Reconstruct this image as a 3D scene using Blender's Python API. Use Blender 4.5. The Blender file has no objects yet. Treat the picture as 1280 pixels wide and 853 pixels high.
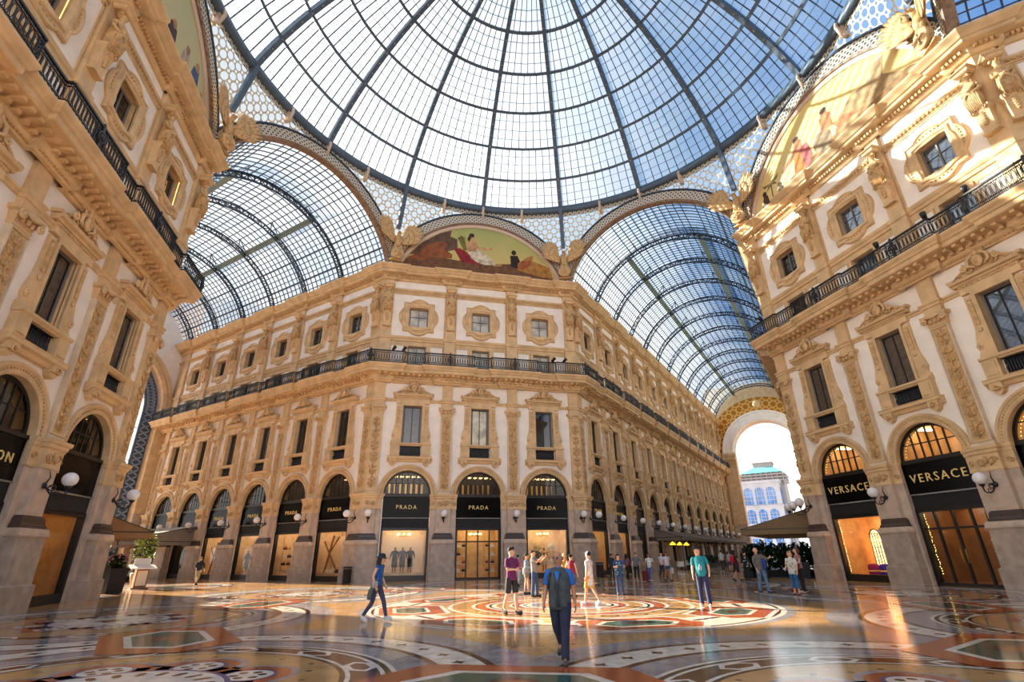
import bpy, bmesh, math, random
from math import sin, cos, pi, sqrt, radians as RAD, atan2, tan, hypot
from mathutils import Vector, Matrix

random.seed(7)
SC = bpy.context.scene
COL = SC.collection
# ---------------------------------------------------------------- dimensions (metres)
A = 19.565            # distance from the middle of the crossing to each short front
HS = 8.37             # half the width of a short front
Q2 = sqrt(.5)
ZI = 5.85             # spring of the shop arches
ZB = 15.66            # balcony floor
ZT = 24.95            # top of the upper cornice
T8 = tan(pi / 8)
RINGR, RINGZ = 19.45, 32.55
DC, DR = 21.4, 22.45  # dome sphere centre height and radius
ARC_R, ARC_Z = 8.15, 22.45   # the big arches over the openings

# ---------------------------------------------------------------- materials
def lin(c):
    return tuple(((v / 255) / 12.92 if v / 255 <= .04045 else ((v / 255 + .055) / 1.055) ** 2.4) for v in c) + (1,)

def new_mat(name):
    m = bpy.data.materials.new(name); m.use_nodes = True
    nt = m.node_tree; nt.nodes.clear()
    return m, nt, nt.nodes, nt.links

def mat(name, col, rough=.6, metal=0., var=None, bump=None, spec=.5, emit=None, estr=0., grime=None, coat=0.):
    m, nt, N, L = new_mat(name)
    o = N.new('ShaderNodeOutputMaterial'); b = N.new('ShaderNodeBsdfPrincipled')
    L.new(b.outputs[0], o.inputs[0])
    b.inputs['Base Color'].default_value = lin(col)
    b.inputs['Roughness'].default_value = rough
    b.inputs['Metallic'].default_value = metal
    b.inputs['Specular IOR Level'].default_value = spec
    b.inputs['Coat Weight'].default_value = coat
    tc = N.new('ShaderNodeTexCoord')
    if var:
        n = N.new('ShaderNodeTexNoise'); n.inputs['Scale'].default_value = var[0]; n.inputs['Detail'].default_value = 4
        L.new(tc.outputs['Object'], n.inputs['Vector'])
        mx = N.new('ShaderNodeMix'); mx.data_type = 'RGBA'; mx.blend_type = 'MIX'
        mx.inputs[6].default_value = lin(col)
        mx.inputs[7].default_value = lin([max(0, min(255, c * var[1])) for c in col])
        rm = N.new('ShaderNodeMapRange'); rm.inputs[1].default_value = .35; rm.inputs[2].default_value = .68
        L.new(n.outputs[0], rm.inputs[0]); L.new(rm.outputs[0], mx.inputs[0]); L.new(mx.outputs[2], b.inputs['Base Color'])
    if bump:
        n2 = N.new('ShaderNodeTexNoise'); n2.inputs['Scale'].default_value = bump[0]; n2.inputs['Detail'].default_value = 3
        L.new(tc.outputs['Object'], n2.inputs['Vector'])
        bp = N.new('ShaderNodeBump'); bp.inputs['Strength'].default_value = bump[1]; bp.inputs['Distance'].default_value = .03
        L.new(n2.outputs[0], bp.inputs['Height']); L.new(bp.outputs[0], b.inputs['Normal'])
    if emit:
        b.inputs['Emission Color'].default_value = lin(emit); b.inputs['Emission Strength'].default_value = estr
    return m

M = {}
M['ochre'] = mat('ochre_stone', (222, 187, 140), .65, var=(1.6, .88), bump=(9, .15))
M['ochre_dark'] = mat('ochre_carving', (214, 172, 118), .65, var=(5, .82), bump=(14, .35))
M['carving'] = mat('carved_stucco', (214, 172, 116), .65, var=(6, .78), bump=(18, .3))
M['plaster'] = mat('white_plaster', (246, 236, 224), .75, var=(1.1, .95), bump=(20, .05))
M['pale_frame'] = mat('pale_stone_frame', (222, 200, 170), .6, var=(2, .9), bump=(12, .1))
M['stone'] = mat('grey_pink_stone', (205, 180, 158), .5, var=(2.2, .86), bump=(12, .12))
M['stone_base'] = mat('grey_plinth_stone', (178, 158, 142), .5, var=(2.4, .85), bump=(12, .12))
M['dark_stone'] = mat('dark_brown_stone', (74, 56, 50), .4, var=(3, .8))
M['iron'] = mat('black_iron', (26, 26, 32), .45)
M['iron_blue'] = mat('blue_grey_painted_iron', (78, 96, 116), .5, var=(2, .88))
M['iron_dark'] = mat('dark_slate_iron', (42, 54, 70), .5)
M['iron_cream'] = mat('cream_painted_iron', (206, 190, 166), .55)
M['teal'] = mat('green_painted_iron', (128, 150, 150), .5)
M['iron_blue_lit'] = mat('lit_blue_iron', (136, 150, 172), .5)  # lighter copy of iron_blue: light on the end-arch lattice put into the colour
M['rose'] = mat('rose_painted_bracket', (206, 180, 160), .55)
M['brick'] = mat('brown_arch_soffit', (150, 118, 92), .6, var=(4, .7))
M['black'] = mat('gloss_black_sign_board', (6, 6, 7), .18, spec=.1)
M['black_matt'] = mat('black_awning_cloth', (14, 15, 18), .7)
M['gold'] = mat('gilt_lettering', (240, 206, 128), .4)
M['globe'] = mat('opal_glass_globe', (236, 230, 228), .2, spec=.6)
M['frame'] = mat('dark_bronze_frame', (34, 30, 28), .35, metal=.3)
M['frame_grey'] = mat('grey_painted_window_frame', (120, 112, 108), .5)
M['skylight_white'] = mat('white_paint', (236, 234, 230), .5)

def pane_mat(name, tint, rough=.03, glow=None, estr=0):
    return mat(name, tint, rough, spec=.9, emit=glow, estr=estr)
M['pane'] = pane_mat('dark_window_glass', (22, 22, 24))
M['pane_mirror'] = mat('reflecting_window_glass', (120, 128, 140), .03, metal=.75, spec=.9)
M['pane_curtain'] = mat('curtain_behind_glass', (206, 202, 184), .12, var=(1.6, .7), spec=.9)
M['pane_blind'] = mat('grey_blind_behind_glass', (84, 74, 66), .12, var=(4, .8), spec=.9)

def glass_roof(name, tint_a, tint_b, diff, scale=1.2, fac=.25):
    """roof glass: lets light through, part of it scattered by the frosting, tint changes a little from pane to pane"""
    m, nt, N, L = new_mat(name)
    o = N.new('ShaderNodeOutputMaterial'); tr = N.new('ShaderNodeBsdfTransparent'); tl = N.new('ShaderNodeBsdfTranslucent')
    gl = N.new('ShaderNodeBsdfGlossy'); gl.inputs['Roughness'].default_value = .08
    gl.inputs['Color'].default_value = (.8, .9, 1, 1)
    tc = N.new('ShaderNodeTexCoord'); no = N.new('ShaderNodeTexNoise'); no.inputs['Scale'].default_value = scale; no.inputs['Detail'].default_value = 2
    L.new(tc.outputs['Object'], no.inputs['Vector'])
    mx = N.new('ShaderNodeMix'); mx.data_type = 'RGBA'
    mx.inputs[6].default_value = tint_a; mx.inputs[7].default_value = tint_b
    rm = N.new('ShaderNodeMapRange'); rm.inputs[1].default_value = .35; rm.inputs[2].default_value = .65
    L.new(no.outputs[0], rm.inputs[0]); L.new(rm.outputs[0], mx.inputs[0]); L.new(mx.outputs[2], tr.inputs['Color'])
    tl.inputs['Color'].default_value = diff
    s1 = N.new('ShaderNodeMixShader'); s1.inputs[0].default_value = fac
    L.new(tr.outputs[0], s1.inputs[1]); L.new(tl.outputs[0], s1.inputs[2])
    s2 = N.new('ShaderNodeMixShader'); s2.inputs[0].default_value = .05
    L.new(s1.outputs[0], s2.inputs[1]); L.new(gl.outputs[0], s2.inputs[2]); L.new(s2.outputs[0], o.inputs[0])
    return m
M['dome_glass'] = glass_roof('dome_glass', (.54, .66, .77, 1), (.42, .58, .76, 1), (.85, .92, 1, 1), .35, .14)
M['vault_glass_sunward'] = glass_roof('sunward_vault_glass', (.84, .90, .95, 1), (.60, .74, .88, 1), (.9, .95, 1, 1), .22, .14)  # paler copy of vault_glass: brighter sky on the sun side put into the tint
M['vault_glass'] = glass_roof('vault_glass', (.74, .84, .92, 1), (.26, .46, .72, 1), (.8, .9, 1, 1), .22, .12)

def shop_glass():
    m, nt, N, L = new_mat('clear_shop_glass')
    o = N.new('ShaderNodeOutputMaterial'); tr = N.new('ShaderNodeBsdfTransparent'); gl = N.new('ShaderNodeBsdfGlossy')
    tr.inputs['Color'].default_value = (.93, .94, .94, 1); gl.inputs['Roughness'].default_value = .02
    fr = N.new('ShaderNodeFresnel'); fr.inputs['IOR'].default_value = 1.45
    s = N.new('ShaderNodeMixShader'); L.new(fr.outputs[0], s.inputs[0]); L.new(tr.outputs[0], s.inputs[1]); L.new(gl.outputs[0], s.inputs[2])
    L.new(s.outputs[0], o.inputs[0]); return m
M['shop_glass'] = shop_glass()

def lattice_mat(name, metal_col, back_col, hole=.36, scale=1.0, rot=0., see=True):
    """pierced ironwork laid out on a UV map in metres: rows of round holes with small ones between"""
    m, nt, N, L = new_mat(name)
    o = N.new('ShaderNodeOutputMaterial'); b = N.new('ShaderNodeBsdfPrincipled'); b.inputs['Base Color'].default_value = metal_col
    b.inputs['Roughness'].default_value = .55
    uv = N.new('ShaderNodeUVMap')
    def holes(sc, r, off, ro):
        mp = N.new('ShaderNodeMapping'); mp.inputs['Scale'].default_value = (sc, sc, 1); mp.inputs['Location'].default_value = (off, off, 0)
        mp.inputs['Rotation'].default_value = (0, 0, ro)
        L.new(uv.outputs[0], mp.inputs[0])
        vo = N.new('ShaderNodeTexVoronoi'); vo.voronoi_dimensions = '2D'; vo.inputs['Randomness'].default_value = 0; vo.inputs['Scale'].default_value = 1
        L.new(mp.outputs[0], vo.inputs['Vector'])
        lt = N.new('ShaderNodeMath'); lt.operation = 'LESS_THAN'; lt.inputs[1].default_value = r
        L.new(vo.outputs['Distance'], lt.inputs[0]); return lt
    h1 = holes(scale, hole, 0, rot); h2 = holes(scale, hole * .42, .5, rot)
    mx = N.new('ShaderNodeMath'); mx.operation = 'MAXIMUM'; L.new(h1.outputs[0], mx.inputs[0]); L.new(h2.outputs[0], mx.inputs[1])
    s = N.new('ShaderNodeMixShader'); L.new(mx.outputs[0], s.inputs[0]); L.new(b.outputs[0], s.inputs[1])
    if see:
        t = N.new('ShaderNodeBsdfTransparent'); t.inputs[0].default_value = back_col; L.new(t.outputs[0], s.inputs[2])
    else:
        t = N.new('ShaderNodeBsdfDiffuse'); t.inputs[0].default_value = back_col; L.new(t.outputs[0], s.inputs[2])
    L.new(s.outputs[0], o.inputs[0]); return m
M['pendentive'] = lattice_mat('pierced_iron_and_glass', lin((216, 204, 178)), (.80, .88, .96, 1), .40, 1.7, .785)
M['lace'] = lattice_mat('iron_lace', lin((206, 196, 180)), lin((96, 92, 88)), .33, 3.6, .785, see=False)
M['frieze_gold'] = lattice_mat('gilded_arch_frieze', lin((214, 160, 74)), lin((168, 112, 44)), .38, .8, 0, see=False)

# ---------------------------------------------------------------- mesh builder
class MB:
    def __init__(s):
        s.v = []; s.f = []; s.mi = []; s.sm = []; s.mats = []; s.uv = None; s.T = None
    def mid(s, m):
        if m not in s.mats: s.mats.append(m)
        return s.mats.index(m)
    def add(s, vs, fs, m, smooth=False):
        o = len(s.v); k = s.mid(m)
        if s.T is not None: vs = [tuple(s.T @ Vector(p)) for p in vs]
        s.v.extend(vs)
        for f in fs:
            s.f.append(tuple(i + o for i in f)); s.mi.append(k); s.sm.append(smooth)
    def box(s, x0, x1, y0, y1, z0, z1, m):
        s.add([(x0, y0, z0), (x1, y0, z0), (x1, y1, z0), (x0, y1, z0), (x0, y0, z1), (x1, y0, z1), (x1, y1, z1), (x0, y1, z1)],
              [(0, 3, 2, 1), (4, 5, 6, 7), (0, 1, 5, 4), (1, 2, 6, 5), (2, 3, 7, 6), (3, 0, 4, 7)], m)
    def quad(s, a, b, c, d, m): s.add([a, b, c, d], [(0, 1, 2, 3)], m)
    def rect(s, x0, x1, z0, z1, y, m): s.quad((x0, y, z0), (x1, y, z0), (x1, y, z1), (x0, y, z1), m)
    def prism(s, pts, y0, y1, m, smooth=False, caps=(True, True)):
        """outline in (x,z), front at y0 (room side), back at y1"""
        n = len(pts); vs = [(x, y0, z) for x, z in pts] + [(x, y1, z) for x, z in pts]
        fs = [(i, (i + 1) % n, (i + 1) % n + n, i + n) for i in range(n)]
        if caps[0]: fs.append(tuple(range(n)))
        if caps[1]: fs.append(tuple(range(2 * n - 1, n - 1, -1)))
        s.add(vs, fs, m, smooth)
    def loft(s, rings, m, smooth=False, cap=True, closed=True):
        n = len(rings[0]); vs = [p for r in rings for p in r]; fs = []
        for k in range(len(rings) - 1):
            for i in range(n if closed else n - 1):
                j = (i + 1) % n
                fs.append((k * n + i, k * n + j, (k + 1) * n + j, (k + 1) * n + i))
        if cap and closed:
            fs.append(tuple(range(n - 1, -1, -1))); b = (len(rings) - 1) * n; fs.append(tuple(range(b, b + n)))
        s.add(vs, fs, m, smooth)
    def stack(s, lv, m):
        """rectangular courses on the wall: (z, half width, projection)"""
        s.loft([[(-w, .02, z), (-w, -p, z), (w, -p, z), (w, .02, z)] for z, w, p in lv], m)
    def lathe(s, prof, c, m, n=16, smooth=True, axis='z'):
        rings = []
        for r, h in prof:
            ring = []
            for i in range(n):
                a = 2 * pi * i / n
                if axis == 'z': ring.append((c[0] + r * cos(a), c[1] + r * sin(a), c[2] + h))
                elif axis == 'y': ring.append((c[0] + r * cos(a), c[1] + h, c[2] + r * sin(a)))
                else: ring.append((c[0] + h, c[1] + r * cos(a), c[2] + r * sin(a)))
            rings.append(ring)
        s.loft(rings, m, smooth)
    def ell(s, c, r, m, nu=10, nv=7, R=None):
        rings = []
        for k in range(nv + 1):
            t = pi * k / nv; ring = []
            rr = max(sin(t), .02)
            for i in range(nu):
                a = 2 * pi * i / nu
                p = Vector((r[0] * rr * cos(a), r[1] * rr * sin(a), -r[2] * cos(t)))
                if R is not None: p = R @ p
                ring.append((c[0] + p.x, c[1] + p.y, c[2] + p.z))
            rings.append(ring)
        s.loft(rings, m, True)
    def tube(s, pts, r, m, n=6, smooth=True, cap=True):
        pts = [Vector(p) for p in pts]; rings = []; up = None
        for i, p in enumerate(pts):
            d = (pts[min(i + 1, len(pts) - 1)] - pts[max(i - 1, 0)])
            if d.length < 1e-9: d = Vector((0, 0, 1))
            d.normalize()
            if up is None:
                up = Vector((0, 0, 1)) if abs(d.z) < .9 else Vector((1, 0, 0))
            a = d.cross(up)
            if a.length < 1e-6: a = d.cross(Vector((1, 0, 0)))
            a.normalize(); b = a.cross(d); up = b
            rr = r[i] if isinstance(r, (list, tuple)) else r
            rings.append([tuple(p + a * (rr * cos(2 * pi * k / n)) + b * (rr * sin(2 * pi * k / n))) for k in range(n)])
        s.loft(rings, m, smooth, cap)
    def bar(s, p, q, w, h, m, up=(0, 0, 1)):
        p = Vector(p); q = Vector(q); d = (q - p).normalized(); up = Vector(up)
        a = d.cross(up)
        if a.length < 1e-5: a = d.cross(Vector((1, 0, 0)))
        a.normalize(); b = a.cross(d)
        r = []
        for c in (p, q): r.append([tuple(c + a * x * w / 2 + b * y * h / 2) for x, y in ((-1, -1), (1, -1), (1, 1), (-1, 1))])
        s.loft(r, m)
    def sweep(s, prof, path, m, pre=None, post=None, cap=True):
        """run a moulding profile (projection, z) along a plan path, mitred; the wall's room side is -y for a path along +x"""
        P = [Vector(p) for p in path]; n = len(P); rings = []
        dirs = [(P[i + 1] - P[i]).normalized() for i in range(n - 1)]
        for i in range(n):
            d1 = dirs[i - 1] if i > 0 else (Vector(pre) if pre else dirs[0])
            d2 = dirs[i] if i < n - 1 else (Vector(post) if post else dirs[-1])
            n1 = Vector((d1.y, -d1.x)); n2 = Vector((d2.y, -d2.x))
            mm = (n1 + n2) / max(.2, 1 + n1.dot(n2))
            rings.append([(P[i].x + mm.x * p, P[i].y + mm.y * p, z) for p, z in prof])
        k = len(prof); vs = [p for r in rings for p in r]; fs = []
        for i in range(n - 1):
            for j in range(k - 1):
                fs.append((i * k + j, (i + 1) * k + j, (i + 1) * k + j + 1, i * k + j + 1))
        if cap: fs.append(tuple(range(k))); fs.append(tuple((n - 1) * k + j for j in range(k - 1, -1, -1)))
        s.add(vs, fs, m)
    def mesh(s, name, fixn=True):
        me = bpy.data.meshes.new(name)
        me.from_pydata(s.v, [], s.f)
        for m in s.mats: me.materials.append(m)
        me.polygons.foreach_set('material_index', s.mi)
        me.polygons.foreach_set('use_smooth', s.sm)
        if s.uv is not None:
            ul = me.uv_layers.new(name='UVMap')
            for lp in me.loops: ul.data[lp.index].uv = s.uv[lp.vertex_index]
        if fixn:
            bm = bmesh.new(); bm.from_mesh(me); bmesh.ops.recalc_face_normals(bm, faces=bm.faces); bm.to_mesh(me); bm.free()
        me.update(); return me
    def build(s, name, parent=None, Mx=None):
        return put(name, s.mesh(name), parent, Mx)

def put(name, me, parent=None, Mx=None):
    o = bpy.data.objects.new(name, me); COL.objects.link(o)
    if parent is not None: o.parent = parent
    if Mx is not None: o.matrix_basis = Mx
    return o

def tag(o, label, cat, group=None, kind=None):
    o['label'] = label; o['category'] = cat
    if group: o['group'] = group
    if kind: o['kind'] = kind
    return o

def root(name, Mx, label, cat, group=None, kind=None):
    o = bpy.data.objects.new(name, None); o.empty_display_size = .2; COL.objects.link(o)
    o.matrix_basis = Mx
    return tag(o, label, cat, group, kind)

def TR(x=0, y=0, z=0): return Matrix.Translation((x, y, z))
def frame(ox, oy, xd, yd):
    m = Matrix.Identity(4)
    m.col[0] = (xd[0], xd[1], 0, 0); m.col[1] = (yd[0], yd[1], 0, 0); m.col[3] = (ox, oy, 0, 1)
    return m

ORD = ['first', 'second', 'third', 'fourth', 'fifth', 'sixth', 'seventh', 'eighth', 'ninth', 'tenth', 'eleventh', 'twelfth', 'thirteenth', 'fourteenth']

def text_mesh(txt, size, m, depth=.02, spacing=1.3):
    cu = bpy.data.curves.new('lettering', 'FONT'); cu.body = txt; cu.size = size; cu.extrude = depth
    cu.align_x = 'CENTER'; cu.align_y = 'CENTER'; cu.space_character = spacing; cu.resolution_u = 2
    o = bpy.data.objects.new('tmp', cu); COL.objects.link(o)
    dg = bpy.context.evaluated_depsgraph_get(); me = bpy.data.meshes.new_from_object(o.evaluated_get(dg))
    bpy.data.objects.remove(o); bpy.data.curves.remove(cu)
    me.transform(Matrix.Rotation(pi / 2, 4, 'X'))
    me.materials.clear(); me.materials.append(m)
    for p in me.polygons: p.material_index = 0
    me.name = 'lettering'
    return me
# ================================================================ pieces of one bay of the fronts (local: x along, -y into the room, z up)
def spiral(c, r0, a0, turns, y, dr=1, k=14, shrink=.82):
    pts = []
    for i in range(k + 1):
        t = i / k; r = r0 * (1 - shrink * t); a = a0 + dr * turns * 2 * pi * t
        pts.append((c[0] + r * cos(a), y, c[1] + r * sin(a)))
    return pts

def leaf(mb, x, z, a, l, w, y, m):
    R = Matrix.Rotation(-a, 4, 'Y')
    mb.ell((x + cos(a) * l / 2, y, z + sin(a) * l / 2), (l / 2, .045, w / 2), m, 6, 4, R.to_3x3())

def relief_mesh(w=.27, z0=6.25, z1=11.6, y=-.235):
    mb = MB(); m = M['carving']; rnd = random.Random(3)
    z = z0; k = 0
    mb.tube([(0, y, z0), (0, y, z1)], .03, m, 5)
    while z < z1 - .55:
        h = .9
        for sx in (-1, 1):
            mb.tube(spiral((sx * w * .55, z + .32), w * .46, pi / 2 + (0 if sx > 0 else 0), 1.35, y, -sx), [.042] * 15, m, 5)
            leaf(mb, sx * .05, z + .08, pi / 2 - sx * .75, .34, .12, y, m)
            leaf(mb, sx * .04, z + .55, pi / 2 - sx * 1.05, .3, .12, y, m)
            mb.ell((sx * w * .55, y - .02, z + .32), (.05, .04, .05), m, 6, 4)
        if k % 3 == 0: mb.ell((0, y - .03, z + .62), (.13, .08, .15), m, 8, 6); mb.ell((0, y - .03, z + .82), (.07, .06, .09), m, 7, 5)
        elif k % 3 == 1: mb.lathe([(.02, 0), (.1, .06), (.13, .16), (.06, .26), (.1, .3)], (0, y + .03, z + .5), m, 8)
        else:
            for sx in (-1, 0, 1): leaf(mb, 0, z + .5, pi / 2 - sx * .5, .36, .1, y - .02, m)
        z += h; k += 1
    return mb.mesh('relief_panel')

def pier_levels():
    base = [(0, .92, .64), (.80, .92, .64), (.86, .84, .55), (2.36, .82, .53)]
    cap = [(2.36, .82, .53), (2.44, .88, .60), (2.52, .88, .60), (2.68, .84, .56), (2.70, .78, .5)]
    band = [(2.70, .76, .50), (2.80, .74, .48), (2.86, .70, .44), (3.02, .68, .42), (3.13, .60, .38)]
    shaft = [(3.13, .53, .34), (4.80, .53, .34)]
    imp = [(4.80, .57, .38), (4.90, .57, .38), (4.93, .54, .36), (5.5, .55, .37), (5.56, .62, .44), (5.68, .64, .46), (5.72, .70, .52), (5.86, .72, .54)]
    pil = [(5.86, .50, .26), (6.02, .50, .26), (6.08, .44, .2), (11.86, .42, .19)]
    cp = [(11.86, .44, .22), (11.95, .47, .25), (12.0, .44, .22), (12.3, .52, .3), (12.36, .64, .40), (12.5, .66, .42)]
    blk = [(12.5, .44, .24), (12.86, .44, .24), (12.9, .5, .3), (13.0, .5, .3), (13.08, .56, .36), (13.16, .56, .36), (13.2, .40, .2), (14.5, .40, .2)]
    att = [(ZB, .46, .26), (18.2, .46, .26), (18.25, .52, .32), (18.5, .52, .32), (18.55, .42, .22), (19.5, .42, .22), (19.6, .40, .2), (23.8, .40, .2)]
    return base, cap, band, shaft, imp, pil, cp, blk, att

_pm = {}
def mesh_once(key, fn):
    if key not in _pm: _pm[key] = fn()
    return _pm[key]

def stk(name, lv, m):
    def f():
        mb = MB(); mb.stack(lv, M[m]); return mb.mesh(name)
    return mesh_once(name + str(lv[0]), f)

def impost_mesh():
    mb = MB(); lv = pier_levels()[4]; mb.stack(lv, M['ochre'])
    # the course runs on over the jamb strips either side
    mb.stack([(z, 1.0 + (w - .55) * .3, .14 + (p - .36) * .5) for z, w, p in lv], M['ochre'])
    for sx in (-1, 1):
        mb.tube(spiral((sx * .26, 5.2), .2, 0, 1.3, -.4, sx), .035, M['carving'], 5)
        leaf(mb, sx * .1, 4.98, pi / 2 - sx * .5, .4, .14, -.39, M['carving'])
        mb.tube(spiral((sx * .8, 5.2), .15, 0, 1.2, -.18, -sx), .03, M['carving'], 5)
    mb.ell((0, -.42, 5.25), (.1, .08, .18), M['carving'], 8, 6)
    return mb.mesh('impost_capital')

def capital_mesh():
    mb = MB(); mb.stack(pier_levels()[6], M['ochre'])
    for sx in (-1, 1):
        mb.tube(spiral((sx * .46, 12.22), .17, pi / 2, 1.6, -.42, -sx), .05, M['ochre'], 6)
        mb.lathe([(.05, 0), (.06, -.06), (.02, -.08)], (sx * .46, -.42, 12.22), M['ochre'], 8, axis='y')
        leaf(mb, sx * .2, 12.0, pi / 2 - sx * .3, .34, .16, -.32, M['ochre_dark'])
    leaf(mb, 0, 11.98, pi / 2, .4, .18, -.33, M['ochre_dark'])
    mb.tube([(-.44, -.4, 12.38), (0, -.42, 12.3), (.44, -.4, 12.38)], .04, M['ochre'], 5)
    return mb.mesh('pilaster_capital')

def pilaster_mesh():
    mb = MB(); lv = pier_levels(); mb.stack(lv[5], M['pale_frame']); mb.stack(lv[7], M['ochre'])
    for sx in (-1, 1): mb.box(sx * .42 - .03, sx * .42 + .03, -.25, -.18, 6.1, 11.8, M['pale_frame'])
    mb.box(-.33, .33, -.215, -.15, 6.18, 11.72, M['ochre_dark'])
    mb.box(-.42, .42, -.25, -.18, 6.08, 6.16, M['ochre']); mb.box(-.42, .42, -.25, -.18, 11.74, 11.82, M['ochre'])
    return mb.mesh('pilaster')

def put_pier(par, x):
    Mx = TR(x); lv = pier_levels()
    def jamb():
        mb = MB(); mb.stack([(0, 1.0, .14), (.85, 1.0, .14), (.9, .97, .1), (4.8, .97, .1)], M['stone']); mb.stack(lv[0], M['stone_base']); mb.stack(lv[1], M['stone']); mb.stack(lv[3], M['stone'])
        mb.box(-.62, .62, -.56, -.5, 1.0, 2.28, M['stone_base'])
        return mb.mesh('pier')
    p = put('pier', mesh_once('pier', jamb), par, Mx)
    put('stone_band', stk('stone_band', lv[2], 'dark_stone'), p)
    put('impost_capital', mesh_once('imp', impost_mesh), p)
    q = put('pilaster', mesh_once('pil', pilaster_mesh), par, Mx)
    put('relief_panel', mesh_once('rel', relief_mesh), q)
    put('pilaster_capital', mesh_once('cap', capital_mesh), q)
    def attp():
        mb = MB(); mb.stack(lv[8], M['ochre']); return mb.mesh('attic_pilaster')
    put('attic_pilaster', mesh_once('attp', attp), par, Mx)

W0, W1 = .80, .86       # reach of a corner pier along the short front and along the arcade
def corner_loft(mb, lv, m, side, wref=.53):
    """side=+1: right hand corner of a short front, at local x = HS"""
    rings = []
    for z, w, p in lv:
        e = w - wref
        xa = HS - W0 - e
        q = p * T8
        t = W1 + e
        fx, fy = HS + t * Q2, t * Q2
        ox, oy = Q2 * p, -Q2 * p
        r = [(xa, .02, z), (xa, -p, z), (HS + q, -p, z), (fx + ox, fy + oy, z), (fx, fy + .02, z), (HS, .05, z)]
        if side < 0: r = [(-x, y, zz) for x, y, zz in r]
        rings.append(r)
    mb.loft(rings, m)

def corner_relief(side):
    src = mesh_once('rel', relief_mesh); mb = MB()
    vs = [tuple(v.co) for v in src.vertices]; fs = [tuple(p.vertices) for p in src.polygons]
    xc = HS - W0 / 2 + .08
    a = [((xc + x) * side, y, z) for x, y, z in vs]
    mb.add(a, fs, M['carving'], True)
    tc = W1 / 2 + .02
    b = []
    for x, y, z in vs:
        t = tc + x; pp = -y
        b.append(((HS + t * Q2 + pp * Q2) * side, t * Q2 - pp * Q2, z))
    mb.add(b, fs, M['carving'], True)
    return mb.mesh('relief_panel')

def put_corner(par, side):
    lv = pier_levels()
    k = 'corner%d' % side
    def f1():
        mb = MB(); corner_loft(mb, lv[0], M['stone_base'], side); corner_loft(mb, lv[1], M['stone'], side); corner_loft(mb, lv[3], M['stone'], side)
        corner_loft(mb, [(0, .9, .14), (4.8, .9, .1)], M['stone'], side)
        return mb.mesh('corner_pier')
    p = put('corner_pier', mesh_once(k + 'a', f1), par)
    def f2():
        mb = MB(); corner_loft(mb, lv[2], M['dark_stone'], side); return mb.mesh('stone_band')
    put('stone_band', mesh_once(k + 'b', f2), p)
    def f3():
        mb = MB(); corner_loft(mb, lv[4], M['ochre'], side); corner_loft(mb, [(z, w + .4, .14 + (q - .36) * .5) for z, w, q in lv[4]], M['ochre'], side)
        for t in range(2):
            xc = HS - W0 * .5
            if t == 0:
                for sx in (-1, 1): mb.tube([(x * side, y, z) for x, y, z in spiral((xc + sx * .2, 5.2), .17, 0, 1.3, -.42, sx)], .035, M['carving'], 5)
            else:
                for sx in (-1, 1):
                    pts = []
                    for x, y, z in spiral((W1 * .5 + sx * .2, 5.2), .17, 0, 1.3, -.42, sx):
                        pts.append(((HS + x * Q2 - y * Q2) * side, x * Q2 + y * Q2, z))
                    mb.tube(pts, .035, M['carving'], 5)
        return mb.mesh('impost_capital')
    put('impost_capital', mesh_once(k + 'c', f3), p)
    def f4():
        mb = MB(); corner_loft(mb, lv[5], M['ochre'], side, .46); corner_loft(mb, lv[7], M['ochre'], side, .46); return mb.mesh('corner_pilaster')
    q = put('corner_pilaster', mesh_once(k + 'd', f4), par)
    put('relief_panel', mesh_once(k + 'e', lambda: corner_relief(side)), q)
    def f5():
        mb = MB(); corner_loft(mb, lv[6], M['ochre'], side, .48)
        for sx in (-1, 1):
            mb.tube([(x * side, y, z) for x, y, z in spiral((HS - W0 / 2 + .06 + sx * .36, 12.22), .16, pi / 2, 1.6, -.42, -sx)], .05, M['ochre'], 6)
            mb.tube([((HS + x * Q2 - y * Q2) * side, x * Q2 + y * Q2, z) for x, y, z in spiral((W1 / 2 + sx * .36, 12.22), .16, pi / 2, 1.6, -.42, -sx)], .05, M['ochre'], 6)
        return mb.mesh('pilaster_capital')
    put('pilaster_capital', mesh_once(k + 'f', f5), q)
    def f6():
        mb = MB(); corner_loft(mb, lv[8], M['ochre'], side, .46); return mb.mesh('attic_pilaster')
    put('attic_pilaster', mesh_once(k + 'g', f6), par)

RO, RA = 1.735, 2.17    # shop arch opening / outside of its moulding
def arc(r, n=24, a0=pi, a1=0, cz=ZI): return [(r * cos(a0 + (a1 - a0) * i / n), cz + r * sin(a0 + (a1 - a0) * i / n)) for i in range(n + 1)]

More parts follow.
